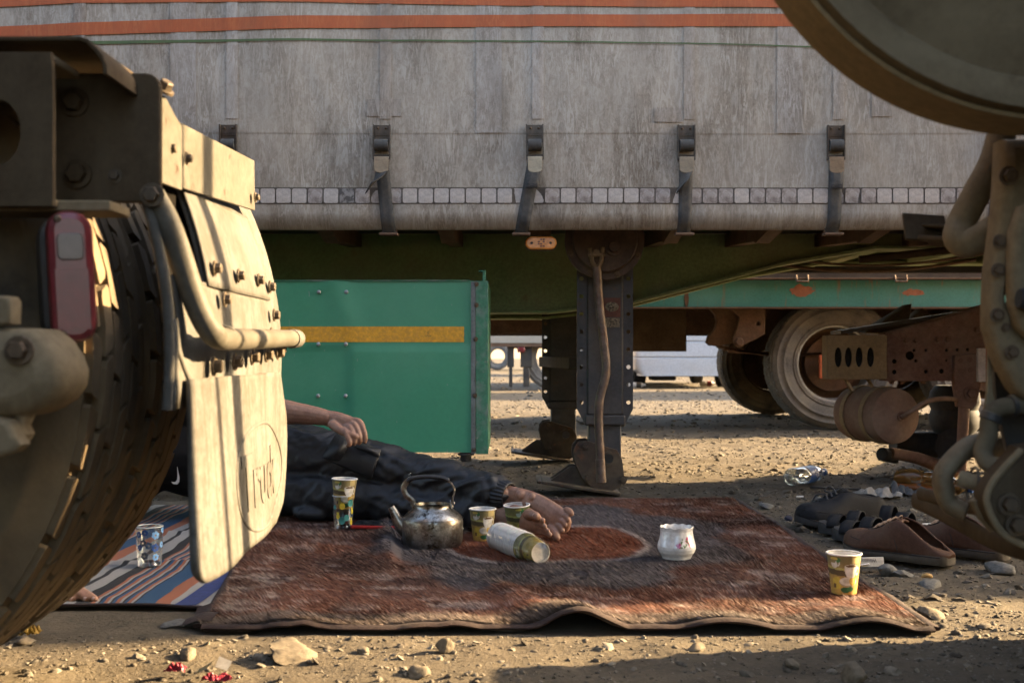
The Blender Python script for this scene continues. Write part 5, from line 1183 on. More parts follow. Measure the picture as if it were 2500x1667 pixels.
# tumblers
GL = mk_glass('clear_glass'); GLD = mk_glass('dusky_glass', (.80, .82, .84), .45)
def tumbler(loc, r0, r1, h, label, art=None, name='glass_tumbler', mat=None):
    o = empty(name, loc, label, 'glass'); mat = mat or GL
    MB().lathe([(0, 0), (r0 * .9, 0), (r0, .004), (r1, h), (r1 - .0022, h), (r0 - .0030, .012), (0, .010)], 64).build('glass_wall', mat, o, 0, 50, Matrix.Identity(4))
    MB().tube([((r1 - .001) * math.cos(t), (r1 - .001) * math.sin(t), h) for t in np.linspace(0, 6.2832, 48, endpoint=False)], .0012, 6, closed=True).build('glass_rim', M['rimglass'], o, 0, 60, Matrix.Identity(4))
    MB().lathe([(0, .0115), (r0 * .80, .0115), (r0 * .92, .005), (r0 * .80, .0005)], 48).build('glass_base', M['baseglass'], o, 0, 50, Matrix.Identity(4))
    if art:
        for k_, (a, z, kind, s_, mt) in enumerate(art):
            rr = r0 + (r1 - r0) * (z / h) + .0006
            if kind == 'flower':
                polys = [[(s_ * .62 * math.cos(q) + s_ * .38 * math.cos(t), s_ * .62 * math.sin(q) + s_ * .38 * math.sin(t)) for t in np.linspace(0, 6.28, 9)[:-1]] for q in np.linspace(.3, .3 + 6.283, 7)[:-1]]
            elif kind == 'dot': polys = [[(s_ * math.cos(t), s_ * 1.15 * math.sin(t)) for t in np.linspace(0, 6.28, 14)[:-1]]]
            elif kind == 'fruit': polys = [[(s_ * .7 * math.cos(t), s_ * math.sin(t)) for t in np.linspace(0, 6.28, 14)[:-1]], [(-.5 * s_, s_ * .9), (0, s_ * 1.0), (.5 * s_, s_ * .9), (.55 * s_, s_ * 1.6), (.2 * s_, s_ * 1.3), (0, s_ * 1.8), (-.2 * s_, s_ * 1.3), (-.55 * s_, s_ * 1.6)]]
            m2 = MB()
            for pl in polys:
                m2.add([(rr * math.cos(a + q[0] / rr), rr * math.sin(a + q[0] / rr), z + q[1]) for q in pl], [tuple(range(len(pl)))])
            m2.build('printed_motif', M[mt], o, 0, None, Matrix.Identity(4))
    return o
M['rimglass'] = mk('glass_edge', (.55, .58, .6), .12, 0, 0, spec=.8); M['baseglass'] = mk_glass('glass_bottom', (.62, .60, .56), .6)
M['p_blue'] = mk('blue_print', (.02, .07, .26), .5, 0, .1); M['p_sky'] = mk('pale_blue_print', (.12, .27, .52), .5, 0, .1); M['p_slate'] = mk('slate_print', (.07, .09, .13), .5, 0, .1); M['p_yel'] = mk('yellow_print', (.62, .46, .03), .5, 0, .1); M['p_teal'] = mk('teal_print', (.05, .22, .19), .5, 0, .1)
p = G(365, 1390); p = Vector((p.x, p.y, 0)); f0 = face_to(p.x, p.y)
tumbler((p.x, p.y, float(mat_z(np.array(p.x), np.array(p.y))) + .002), .0285, .0335, .099, 'clear glass with blue flowers standing on the striped mat',
    [(f0 - .85, .082, 'flower', .0085, 'p_blue'), (f0 - .35, .087, 'flower', .0085, 'p_blue'), (f0 + .45, .080, 'flower', .0105, 'p_sky'), (f0 - .5, .062, 'flower', .009, 'p_slate'), (f0 - .8, .050, 'flower', .008, 'p_blue'), (f0 + .45, .049, 'flower', .0105, 'p_blue'), (f0 + 1.1, .055, 'flower', .008, 'p_sky'), (f0 - .4, .030, 'flower', .010, 'p_slate'), (f0 + .5, .026, 'flower', .009, 'p_sky'), (f0 + 1.2, .09, 'flower', .008, 'p_sky'), (f0 + 2.4, .07, 'flower', .010, 'p_blue'), (f0 + 3.2, .045, 'flower', .010, 'p_sky'), (f0 - 1.8, .06, 'flower', .010, 'p_blue')])
p = G(838, 1308); f0 = face_to(p.x, p.y); zz = on_rug(p.x, p.y)
tumbler((p.x, p.y, zz), .0265, .0325, .098, 'glass with yellow and teal fruit prints holding a paper cup',
    [(f0 - .1, .070, 'dot', .0085, 'p_yel'), (f0 + .75, .078, 'dot', .010, 'p_teal'), (f0 + 1.0, .052, 'fruit', .008, 'p_yel'), (f0 - .55, .040, 'fruit', .008, 'p_yel'), (f0 - .15, .028, 'dot', .010, 'p_teal'), (f0 + .35, .036, 'dot', .0085, 'p_teal'), (f0 + .95, .022, 'fruit', .009, 'p_yel'), (f0 - .9, .066, 'dot', .006, 'p_teal'), (f0 + 2.2, .06, 'fruit', .009, 'p_yel'), (f0 - 1.9, .05, 'dot', .01, 'p_teal')], mat=GL)
c4 = paper_cup((p.x + .001, p.y, zz + .058), f0 + .1, 'printed paper cup pushed down into the glass beside the trouser leg'); c4.rotation_euler = (0, R(2), 0)
p = Vector((-.118, 3.36, 0)); tumbler((p.x, p.y, on_rug(p.x, p.y)), .0285, .0325, .095, 'plain clear glass behind the right side of the kettle', mat=GLD)

# wrapped stack of cups lying on its side
S0 = Vector((-.036, 3.065, 0)); S1 = Vector((.072, 2.845, 0)); zl = on_rug(.02, 2.95)
S0.z = zl + .034; S1.z = on_rug(S1.x, S1.y) + .027; ax = S1 - S0; Ls = ax.length
ST = empty('cup_stack', (S0.x, S0.y, zl), 'long stack of nested paper cups in clear wrap lying on the blanket', 'cups')
qm = ax.to_track_quat('Z', 'Y').to_matrix().to_4x4()
npc = 17; stp = (Ls - .089) / (npc - 1)
cm_ = MB(); cm_.lathe([(RT_ - .014, .0056), (RT_ - .012, .0030), (RT_ - .002, .0028), (RT_ + .0006, .0020), (RT_ + .0016, .0008), (RT_ + .0006, -.0006), (RT_ - .014, -.0010)], 40); rim_me = cm_.mesh('cup_rim'); rim_me.materials.append(M['paper_white']); rim_me.shade_smooth()
for k_ in range(npc):
    o = bpy.data.objects.new('nested_cup', rim_me); COL.objects.link(o); o.parent = ST; o.matrix_parent_inverse = Matrix.Translation(ST.location).inverted()
    jt = Vector((RNG.normal(0, .0005), RNG.normal(0, .0005), 0)); o.matrix_basis = TR(*(S0 + ax.normalized() * (stp * k_ + .003))) @ qm @ TR(*jt) @ Matrix.Diagonal((1, 1, .95, 1))
wl_, th, zz_ = lathe_uv([(r, -z) for r, z in cup_wall()][::-1]); c = cup_art(th, (-zz_ - .003) / (CUPH - .003), 4.2) * np.array([.6, .68, .6]); paint(wl_, c); wl_.transform(TR(*S1) @ qm @ TR(0, 0, .003)); link('end_cup', wl_, M['paper'], ST, smooth=60)
M['paper_cream'] = mk('cream_paper', (.60, .53, .43), .6, 0, .06, 30, spec=.3)
e_ = MB().lathe([(RB_, 0), (RB_ - .002, 0), (RB_ - .002, -.007), (0, -.007)], 40, TR(*S1) @ qm); e_.build('cup_bottom', M['paper_cream'], ST, 0, 40)
e_ = MB().lathe([(RT_ * .97, 0), (RT_ * .9, .03), (0, .035)], 40, TR(*S0) @ qm); e_.build('stack_end', M['paper_white'], ST)
M['wrap'] = mk_glass('thin_plastic', (.97, .97, .97), .12)
rows = []
for i in range(26):
    t = -.03 + 1.12 * i / 25; rr = (RT_ + .003) if t < .62 else (RT_ + .003 + (RB_ + .004 - RT_ - .003) * min(1, (t - .62) / .36))
    if t > 1.0: rr *= 1 - .5 * (t - 1.0) / .09
    if t < 0: rr *= 1 + t * 12
    rows.append([tuple((TR(*S0) @ qm @ Vector(((rr + .0016 * math.sin(k_ * 5.3 + t * 31)) * math.cos(k_ * 6.2832 / 40), (rr + .0016 * math.cos(k_ * 4.1 + t * 23)) * math.sin(k_ * 6.2832 / 40), t * Ls)))) for k_ in range(41)])
MB().grid(rows).build('plastic_wrap', M['wrap'], ST, 0, 25)

# kettle
M['kettle'] = mk('worn_aluminium', (.33, .315, .29), .30, .9, .35, 22, dust=((.10, .07, .04), 26, .44, .64, .8), spots=((.028, .022, .018), 38, .53, .64), bump=(70, .25, .003), fine=.35, fscale=160)
M['kettle_in'] = mk('sooty_metal', (.10, .09, .075), .5, .6, .2, 30)
kp = Vector((-.2155, 3.09, 0)); KT = empty('kettle', (kp.x, kp.y, on_rug(kp.x, kp.y)), 'old dented aluminium kettle with raised loop handle and no lid', 'kettle')
I4 = Matrix.Identity(4)
MB().lathe([(0, 0), (.058, 0), (.070, .003), (.0785, .012), (.0815, .025), (.0825, .05), (.0825, .077), (.0815, .086), (.0775, .094), (.068, .103), (.057, .1115), (.0515, .116), (.0495, .119), (.0495, .1235), (.0515, .1245), (.0515, .1265), (.0485, .1265), (.0475, .118), (.066, .100), (.078, .088), (.0795, .03), (.055, .006), (0, .006)], 72).build('body', M['kettle'], KT, 0, 35, I4)
MB().lathe([(.0832, .0865), (.0838, .0875), (.0832, .0885)], 72).build('seam', M['kettle'], KT, 0, 40, I4)
MB().tube([(-.070, 0, .052), (-.086, -.004, .066), (-.098, -.008, .088), (-.108, -.011, .111), (-.113, -.012, .118)], [.026, .0205, .0145, .0105, .0095], 18, cap=False, flat=(1, .85)).build('spout', M['kettle'], KT, 0, 60, I4)
hp_ = spl([(-.0525, 0, .119), (-.056, 0, .135), (-.074, 0, .153), (-.080, 0, .172), (-.072, 0, .189), (-.060, 0, .198)], 5); hp2 = spl([(.036, 0, .198), (.050, 0, .188), (.060, 0, .170), (.058, 0, .155), (.0535, 0, .135), (.0555, 0, .118)], 5)
for q in (hp_, hp2): MB().tube(q, .0036, 10, flat=(.75, 2.3), up=(0, 1, 0) if False else None).build('handle_strap', M['kettle'], KT, 0, 60, I4)
MB().tube(spl([(-.068, 0, .191), (-.056, 0, .2005), (-.02, 0, .2055), (.012, 0, .2045), (.034, 0, .2005), (.044, 0, .194)], 5), .0085, 14, flat=(.8, 1.1)).build('grip', mk('black_grip', (.02, .02, .022), .45, 0, .2, 40, dust=((.1, .08, .06), 30, .5, .8, .5)), KT, 0, 60, I4)
for sx in (-1, 1):
    pl = plate([(-.009, .0), (.009, 0), (.010, .012), (.008, .030), (.003, .036), (-.003, .036), (-.008, .030), (-.010, .012)], [], .003, TR(sx * .0565, -.004 if sx > 0 else 0, .104) @ Matrix.Rotation(sx * R(-12), 4, 'Y') @ AX_X, .0006); lg = link('lug', pl, M['kettle'], KT, 0, 40, I4)
    q = dome(.0045, .003); q.materials.append(M['kettle']); q.transform(TR(sx * .059, -.003, .131) @ Matrix.Rotation(R(90) * sx, 4, 'Y')); link('rivet', q, M['kettle'], lg, 0, 40, I4)
wr = MB().tube([(-.064 + .004 * math.cos(k_ * 1.9), .004 * math.sin(k_ * 1.9), .2000 + .0022 * k_) for k_ in range(8)], .0006, 5); wr.build('twist_wire', M['alu'], KT, 0, 60, I4)
KT.rotation_euler = (0, 0, R(-6)); KT.scale = (1, 1, .94); KT.location.z -= .006

# porcelain sugar bowl
M['china'] = mk('white_china', (0, 0, 0), .12, 0, .03, 20, attr=True, spec=.6, coat=.4)
sp_ = G(1652, 1378); prof = dens([(0, 0), (.030, 0), (.0365, .002), (.0375, .006), (.0395, .010), (.0455, .018), (.0485, .027), (.0488, .034), (.0465, .043), (.0435, .053), (.0415, .064), (.0408, .072), (.0418, .079), (.0425, .0815), (.0415, .082), (.0395, .075), (.039, .066), (.043, .045), (.044, .030), (.036, .012), (0, .010)], 5)
me, th, zz = lathe_uv(prof, 200); f0 = face_to(sp_.x, sp_.y)
V = coords(me); rr = np.hypot(V[:, 0], V[:, 1]); lob = 1 + .012 * np.cos(th * 12) * np.clip((V[:, 2] - .055) / .02, 0, 1); V[:, 0] *= lob; V[:, 1] *= lob; V[:, 2] += .0012 * np.cos(th * 12) * (V[:, 2] > .076); me.vertices.foreach_set('co', V.astype(np.float32).ravel())
c = np.tile(np.array([.66, .645, .62]), (len(V), 1)); idx = np.arange(len(V)) < 200 * 66
s_ = ((th - f0 + math.pi) % (2 * math.pi) - math.pi); rg = np.random.default_rng(3)
def dab(cs, ch, r_, col):
    global c
    d_ = np.hypot((s_ - cs) * .043, (zz - ch)); jag = r_ * (1 + .28 * np.sin(np.arctan2(zz - ch, (s_ - cs) * .043) * 7)); c[(d_ < jag) & idx] = col
for cs, ch, r_ in ((.12, .037, .0045), (.05, .041, .004), (.62, .050, .005), (.74, .044, .0045), (.80, .037, .0035), (.66, .057, .004), (.18, .043, .0035)): dab(cs, ch, r_, (.36, .05, .14)); dab(cs + .02, ch + .001, r_ * .5, (.55, .2, .3))
for k_ in range(14): dab(.22 + .034 * k_ + rg.normal(0, .02), .043 + .006 * math.sin(k_ * .7) + rg.normal(0, .003), .0020, (.10, .17, .06))
paint(me, c); SBW = link('sugar_bowl', me, M['china'], smooth=70); SBW.location = (sp_.x, sp_.y, on_rug(sp_.x, sp_.y)); tag(SBW, 'white porcelain bowl with a small pink rose sprig on the blanket', 'bowl')

# phone
ph = Vector((-.392, 3.33, 0)); zz = on_rug(-.392, 3.33) + .009
PH = empty('phone', (ph.x, ph.y, zz), 'black phone in a red case lying between the legs and the kettle', 'phone')
Mp = Matrix.Rotation(R(-8), 4, 'Z') @ Matrix.Rotation(R(5), 4, 'X')
link('case', plate(rrect(-.075, -.036, .075, .036, .009, 4), [], .009, Mp, .002), mk('red_case', (.42, .025, .02), .45, 0, .1), PH, 0, 40, I4)
link('screen', plate(rrect(-.0715, -.0325, .0715, .0325, .007, 4), [], .001, Mp @ TR(0, 0, .0051)), M['dark_glass'], PH, 0, 40, I4)

# ---------------------------------------------------------------- shoes
def shoe(name, toe, heel, label, mat, sole_mat, L=.29, Wd=.105, peak=.105, crushed=True, z0=0.0, group='shoes left beside the blanket'):
    d = Vector((toe[0] - heel[0], toe[1] - heel[1], 0)); c0 = Vector((heel[0], heel[1], z0)); a = math.atan2(d.y, d.x)
    o = empty(name, (c0.x, c0.y, z0), label, 'shoe', group); o.rotation_euler = (0, 0, a); s = L / .29
    def hw(t): return Wd / 2 * (.62 + .22 * math.sin(min(t, .3) / .3 * 1.57) + .30 * math.exp(-((t - .70) / .22) ** 2)) * (1 - max(0, (t - .86) / .14) ** 2.2 * .75) * (1 - max(0, (.06 - t) / .06) ** 2 * .45)
    def lift(t): return .004 + .016 * max(0, (t - .75) / .25) ** 2
    sole = []; nt = 34
    ts = [0, .008, .02, .04, .07] + [.1 + .8 * i / 24 for i in range(25)] + [.93, .96, .98, .992, 1.0]
    th_ = .020 * s
    for t in ts:
        w = hw(t) * 1.06; x = t * L; zb = lift(t); zt = zb + th_ * (1.12 if t < .3 else .92)
        sole.append([(x, -w * .94, zb), (x, -w, zb + .006), (x, -w, zt - .003), (x, -w * .95, zt), (x, w * .95, zt), (x, w, zt - .003), (x, w, zb + .006), (x, w * .94, zb), (x, -w * .94, zb)])
    sb = MB().grid(sole); n = 9
    sb.f.append(tuple(range(0, 8))[::-1]); sb.f.append(tuple(len(sb.v) - 9 + k_ for k_ in range(8)))
    sb.build('sole', M[sole_mat], o, 0, 50, I4)
    # upper: left wall, right wall, joined over the toe; open collar behind
    nk = 11; rows = []
    TK = [0, .04, .10, .2, .35, .46, .55, .65, .8, .9, .96, .985, 1.0]
    HK = [.010, .016, .022, .038, .070, .083, .072, .057, .045, .039, .029, .019, .006] if crushed else [.030, .050, .056, .056, .062, .072, .070, .058, .045, .039, .029, .019, .006]
    def top(t): return float(np.interp(t, TK, HK)) * s * peak / .105
    def opening(t): return 0 if (t > .60 or t < .035) else (.030 * s * math.sin(min(1, (.60 - t) / .28) * 1.57) * min(1, (t - .035) / .10))
    for t in ts:
        if t > .997: continue
        w = hw(t); x = t * L; zb = lift(t) + th_ * .85; zt = zb + top(t) - .03 * s * 0; op = min(opening(t), w * .8); row = []
        for side in (-1, 1):
            for k_ in range(nk):
                q = k_ / (nk - 1)
                if side > 0: q = 1 - q
                ph_ = q * 1.5708; yy = op + (w - op) * max(0.0, math.cos(ph_)) ** .75; zz_ = zb + (zt - zb) * max(0.0, math.sin(ph_)) ** .85
                row.append((x - .004 * math.sin(ph_), side * yy if side < 0 else yy, zz_))
        rows.append(row)
    ub = MB(); nn = 2 * nk; 
    for r_ in rows: ub.v += r_
    for i in range(len(rows) - 1):
        for k_ in range(nn - 1):
            if k_ == nk - 1 and opening((ts[i] + ts[i + 1]) / 2) > .004: continue
            b0 = i * nn + k_; ub.f.append((b0, b0 + 1, b0 + nn + 1, b0 + nn))
    last = (len(rows) - 1) * nn; ub.f.append(tuple(last + k_ for k_ in range(nn))); ub.f.append(tuple(range(nn))[::-1])
    up = ub.build('upper', M[mat], o, 0, 60, I4); md = up.modifiers.new('t', 'SOLIDIFY'); md.thickness = .0035; md.offset = -1
    ins = MB().grid([[(t * L, y_ * hw(t) * .9, lift(t) + th_ * .95) for y_ in (-1, 0, 1)] for t in ts[2:25]]); ins.build('insole', M['shoe_in'], o, 0, 60, I4)
    # laces
    lc = MB()
    for k_, t in enumerate((.50, .55, .60, .65)):
        z_ = lift(t) + th_ * .85 + top(t) + .002; w = .020 * s
        lc.tube(spl([(t * L, -w, z_ - .008), (t * L + .004, 0, z_ + .003), (t * L + .010, w, z_ - .008)], 4), .0030, 6)
    if mat != 'black_leather': lc.tube(spl([(.5 * L, -.018, top(.5) + .018), (.47 * L, -.012, top(.5) + .028), (.45 * L, .004, top(.47) + .030), (.47 * L, .014, top(.5) + .026)], 5), .0016, 6)
    else:
        lc.tube(spl([(.62 * L, -.02, top(.62) + .022), (.70 * L, -.040, top(.62) + .018), (.74 * L, -.050, .06), (.72 * L, -.058, .03), (.70 * L, -.066, .008)], 6), .0026, 6)
        lc.tube(spl([(.55 * L, 0, top(.55) + .024), (.58 * L, -.022, top(.55) + .036), (.63 * L, -.024, top(.55) + .022), (.58 * L, 0, top(.55) + .02), (.53 * L, .024, top(.55) + .034), (.56 * L, .005, top(.55) + .024)], 6), .0026, 6)
    lc.build('laces', M['lace_b'] if mat != 'black_leather' else M['lace_k'], o, 0, 60, I4)
    cl = MB(); n_ = 0
    for side in (-1, 1):
        pts_ = [(t * L, side * min(opening(t), hw(t) * .8), lift(t) + th_ * .85 + top(t)) for t in ts if .05 < t < .585]; cl.tube(pts_, .0042 if not crushed else .0026, 8)
    cl.build('collar', M[mat], o, 0, 60, I4)
    tg = MB().grid([[(t * L, w_ * .020 * s, lift(t) + th_ * .85 + top(min(t, .60)) * .98 + (.012 * s if not crushed else .002) * (1 - (t - .42) / .2) - abs(w_) * .004) for w_ in (-1, -.5, 0, .5, 1)] for t in (.42, .46, .50, .55, .60, .64)]); tg_ = tg.build('tongue', M[mat], o, 0, 60, I4); md = tg_.modifiers.new('t', 'SOLIDIFY'); md.thickness = .004
    # welt and quarter seam
    sm = MB()
    for side in (-1, 1):
        sm.tube([(t * L, side * (hw(t) * 1.02 + .001), lift(t) + th_ * .98) for t in ts[3:-4]], .0016, 6)
        sm.tube(spl([(.40 * L, side * hw(.40) * 1.01, lift(.4) + th_ + .003), (.43 * L, side * hw(.43) * .97, .055 * s), (.50 * L, side * hw(.5) * .78, .085 * s)], 6), .0011, 5)
        sm.tube(spl([(.44 * L, side * .026 * s, lift(.45) + th_ * .85 + top(.46) * .93), (.56 * L, side * .027 * s, lift(.56) + th_ * .85 + top(.56) * .91), (.70 * L, side * .024 * s, lift(.7) + th_ * .85 + top(.70) * .93), (.76 * L, side * .008 * s, lift(.76) + th_ * .85 + top(.76) * 1.0)], 6), .0017, 5)
        sm.tube(spl([(.97 * L, side * hw(.95) * .55, lift(.95) + th_ * .85 + top(.95) * .75), (.84 * L, side * hw(.84) * .86, lift(.84) + th_ * .85 + top(.84) * .62), (.66 * L, side * hw(.66) * .96, lift(.66) + th_ * .85 + top(.66) * .35)], 6), .0012, 5)
    sm.build('seams', M['shoe_in'], o, 0, 60, I4)
    return o
M['brown_leather'] = mk('worn_brown_leather', (.066, .033, .021), .6, 0, .22, 14, dust=((.11, .078, .052), 13, .45, .75, .5), spots=((.18, .115, .055), 80, .64, .74), bump=(110, .25), spec=.12)
M['black_leather'] = mk('scuffed_black_leather', (.011, .0115, .013), .7, 0, .2, 14, dust=((.045, .042, .038), 16, .5, .8, .35), bump=(130, .2), spec=.15)
M['sole_brown'] = mk('dusty_brown_sole', (.045, .037, .027), .8, 0, .25, 20, dust=((.11, .09, .065), 12, .4, .75, .6), bump=(80, .3))
M['sole_black'] = mk('dusty_black_sole', (.018, .018, .019), .75, 0, .2, 20, dust=((.075, .07, .06), 12, .45, .8, .5), bump=(80, .3))
M['shoe_in'] = mk('dark_lining', (.022, .018, .016), .9, 0, .2, 30); M['lace_b'] = mk('tan_lace', (.26, .17, .11), .9, 0, .2, 80); M['lace_k'] = mk('charcoal_lace', (.045, .045, .045), .9, 0, .6, 260)
shoe('leather_shoe', (.90, 3.09), (1.105, 2.86), 'brown leather lace-up shoe with trodden heel, nearest the blanket', 'brown_leather', 'sole_brown', .30, .112, .105)
shoe('leather_shoe', (1.09, 3.16), (1.275, 2.93), 'brown leather lace-up shoe half hidden behind the truck step', 'brown_leather', 'sole_brown', .30, .112, .10)
shoe('sneaker', (.882, 3.50), (1.165, 3.57), 'black laced sneaker with its bow hanging loose', 'black_leather', 'sole_black', .30, .115, .125, False)
def sandal(toe, heel, label):
    d = Vector((toe[0] - heel[0], toe[1] - heel[1], 0)); o = empty('sandal', (heel[0], heel[1], 0), label, 'sandal', 'black strap sandals'); o.rotation_euler = (0, 0, math.atan2(d.y, d.x)); L = .27
    def hw(t): return .047 * (.72 + .3 * math.exp(-((t - .72) / .25) ** 2)) * (1 - max(0, (t - .88) / .12) ** 2 * .6) * (1 - max(0, (.08 - t) / .08) ** 2 * .4)
    ts = [0, .02, .05] + [.1 + .8 * i / 14 for i in range(15)] + [.94, .97, 1.0]
    sl = MB().grid([[(t * L, -hw(t), .004), (t * L, -hw(t) * 1.03, .022), (t * L, -hw(t) * .9, .028 + .008 * (t > .9)), (t * L, 0, .024), (t * L, hw(t) * .9, .028 + .008 * (t > .9)), (t * L, hw(t) * 1.03, .022), (t * L, hw(t), .004), (t * L, -hw(t), .004)] for t in ts]); sl.build('footbed', M['sole_black'], o, 0, 50, I4)
    for t0, h in ((.60, .050), (.80, .036), (.26, .070)):
        st = MB().grid([[((t0 + dt) * L + .010 * math.cos(a), hw(t0) * 1.03 * math.cos(a), .022 + h * math.sin(a) ** .8) for a in np.linspace(0.02, 3.12, 17)] for dt in (-.065, -.025, .025, .065)]); so_ = st.build('strap', M['black_leather'], o, 0, 60, I4); md = so_.modifiers.new('t', 'SOLIDIFY'); md.thickness = .003
        if t0 in (.60, .80):
            lt = text_mesh('oxx' if t0 == .60 else 'to', .020, .0006, I4); c_ = coords(lt); a_ = 1.95 + c_[:, 0] / .045 * -1.0 * -1; x_ = (t0 + .0) * L + c_[:, 1] * .9 + .01 * np.cos(a_)
            N_ = np.stack([x_, hw(t0) * 1.06 * -np.cos(a_) * -1, .0235 + h * np.sin(a_) ** .8 + .0015], -1); lt.vertices.foreach_set('co', N_.astype(np.float32).ravel()); link('strap_letters', lt, M['alu'], so_, 0, None, I4)
    return o
sandal((.935, 3.285), (1.165, 3.16), 'black strap sandal with light lettering, nearer the brown shoe'); sandal((.93, 3.40), (1.17, 3.31), 'black strap sandal against the sneaker, farther of the pair')

# ---------------------------------------------------------------- litter
def mk_pet(name, tint, body):
    m = mk_glass(name, tint, .3); N = m.node_tree.nodes; L = m.node_tree.links; out = N['Material Output']
    d = N.new('ShaderNodeBsdfTranslucent'); d.inputs[0].default_value = (*tint, 1); d2 = N.new('ShaderNodeBsdfDiffuse'); d2.inputs[0].default_value = (*[q * .6 for q in tint], 1)
    a = N.new('ShaderNodeMixShader'); a.inputs[0].default_value = .5; L.new(d.outputs[0], a.inputs[1]); L.new(d2.outputs[0], a.inputs[2])
    x = N.new('ShaderNodeMixShader'); x.inputs[0].default_value = body; L.new(out.inputs[0].links[0].from_socket, x.inputs[1]); L.new(a.outputs[0], x.inputs[2]); L.new(x.outputs[0], out.inputs[0]); return m
def bottle(name, base, tip, r, label, tint, cap_mat, sleeve=None, crumple=0.0, liquid=None, text=None):
    base = Vector(base); tip = Vector(tip); ax = tip - base; L = ax.length; q = ax.to_track_quat('Z', 'Y').to_matrix().to_4x4(); rng = np.random.default_rng(5)
    o = empty(name, (base.x, base.y, 0), label, 'bottle')
    prof = dens([(0, .006), (r * .5, .002), (r * .9, 0), (r, .012), (r, L * .30), (r * .96, L * .33), (r, L * .36), (r, L * .62), (r * .9, L * .72), (r * .5, L * .86), (.0125, L * .90), (.0125, L * .94)], 4)
    me, th, zz = lathe_uv(prof, 48); V = coords(me)
    if crumple:
        n_ = fbm(th * 1.3, zz * 22, 1.0, 3, 4) * crumple; V[:, 0] *= 1 + n_; V[:, 1] *= 1 + n_ * .7; V[:, 0] += .02 * np.sin(zz * 18) * crumple * 2
    me.vertices.foreach_set('co', V.astype(np.float32).ravel()); me.transform(TR(*base) @ q); link('bottle_wall', me, mk_pet('pet_' + name, tint, .16 if not crumple else .5), o, smooth=60)
    MB().lathe([(0, L * .935), (.0148, L * .935), (.0152, L * .94), (.0152, L * .995), (.0135, L), (0, L)], 24, TR(*base) @ q).build('cap', cap_mat, o)
    if sleeve: 
        so_ = MB().lathe([(r * 1.012, L * sleeve[0]), (r * 1.012, L * sleeve[1])], 48, TR(*base) @ q).build('label_sleeve', sleeve[2], o)
        if text:
            lt = text_mesh(text, .036, .0006, I4); c_ = coords(lt); mid = base + ax * ((sleeve[0] + sleeve[1]) / 2 + .06); side = ax.normalized().cross(Vector((0, 0, 1))).normalized()
            if side.y > 0: side = -side
            N_ = [tuple(mid + ax.normalized() * y_ * .9 + (side * math.cos(x_ / r - .45) + Vector((0, 0, -1)) * math.sin(x_ / r - .45)) * (r * 1.03)) for x_, y_, z_ in c_]
            lt.vertices.foreach_set('co', np.array(N_, np.float32).ravel()); link('label_text', lt, M['paper_white'], so_, 0, None)
    if liquid: 
        MB().lathe(dens([(0, .01), (r * .88, .01), (r * .88, L * .6), (r * .7, L * .72), (0, L * .75)], 2), 24, TR(0, 0, -r * .45) @ TR(*base) @ q @ Matrix.Diagonal((1, .5, 1, 1))).build('liquid', liquid, o)
    return o
M['cap_blue'] = mk('blue_cap', (.02, .09, .30), .4, 0, .1); M['sleeve_blue'] = mk('blue_sleeve', (.015, .06, .22), .35, 0, .25, 20)
bottle('water_bottle', P(1930, 1150, 4.62) - Vector((0, 0, P(1930, 1150, 4.62).z - .037)), (1.335, 4.86, .034), .036, 'clear water bottle with a blue label lying on the dirt', (.78, .82, .82), M['cap_blue'], (.36, .60, M['sleeve_blue']), text='ND')
bottle('amber_bottle', (1.50, 4.42, .05), (1.71, 4.22, .036), .045, 'crumpled amber plastic bottle with dregs under the truck parts', (.30, .20, .08), M['cap_blue'], None, .5, mk('amber_dregs', (.20, .06, .01), .3, 0, .1))
def crumple(name, c, sx, sy, h, seed, mat, label, cat):
    n = 26; g = np.linspace(-1, 1, n); X_, Y_ = np.meshgrid(g, g); z = np.abs(fbm(X_ * 1.4 + seed, Y_ * 1.4, 1.2, 3, seed)) * 2.0 * h * (1 - .6 * np.maximum(abs(X_), abs(Y_)) ** 3) + .003
    V = np.stack([c[0] + X_ * sx * (1 + .3 * fbm(X_, Y_, 1.1, 2, seed + 5)), c[1] + Y_ * sy * (1 + .3 * fbm(X_, Y_, 1.3, 2, seed + 7)), z + (c[2] if len(c) > 2 else 0)], -1).reshape(-1, 3)
    o = link(name, np_mesh(name, V, grid_faces(n, n)), mat, smooth=20); tag(o, label, cat); return o
M['rag'] = mk('dirty_white_rag', (.26, .245, .22), .85, 0, .2, 20, dust=((.2, .17, .13), 12, .45, .7, .7))
crumple('crumpled_paper', (1.36, 4.26), .085, .05, .045, 3, M['rag'], 'crumpled dirty white paper behind the black sneakers', 'paper')
crumple('crumpled_paper', (1.50, 4.33), .06, .04, .055, 8, mk('grey_scrap', (.10, .10, .10), .8), 'crumpled grey scrap beside the white paper', 'paper')
crumple('yellow_scrap', G(70, 1550), .020, .016, .028, 5, mk('yellow_scrap', (.22, .13, .008), .6), 'small crumpled yellow scrap on the dirt beside the tyre', 'litter')
crumple('red_wrapper', G(430, 1640), .017, .012, .013, 9, mk('red_foil', (.16, .008, .02), .4), 'crumpled red wrapper in the sunlit dirt', 'litter')
rw = crumple('torn_wrapper', G(530, 1662), .022, .014, .016, 12, mk('red_wrapper', (.18, .012, .025), .4), 'torn red, white and yellow wrapper at the bottom edge of the view', 'litter')
b = MB(); q = G(500, 1655); b.add([(q.x - .02, q.y, .004), (q.x + .005, q.y - .01, .018), (q.x + .012, q.y + .01, .026), (q.x - .012, q.y + .015, .012)], [(0, 1, 2, 3)]); b.build('yellow_flap', mk('yellow_foil', (.24, .15, .012), .4), rw, 0, None)
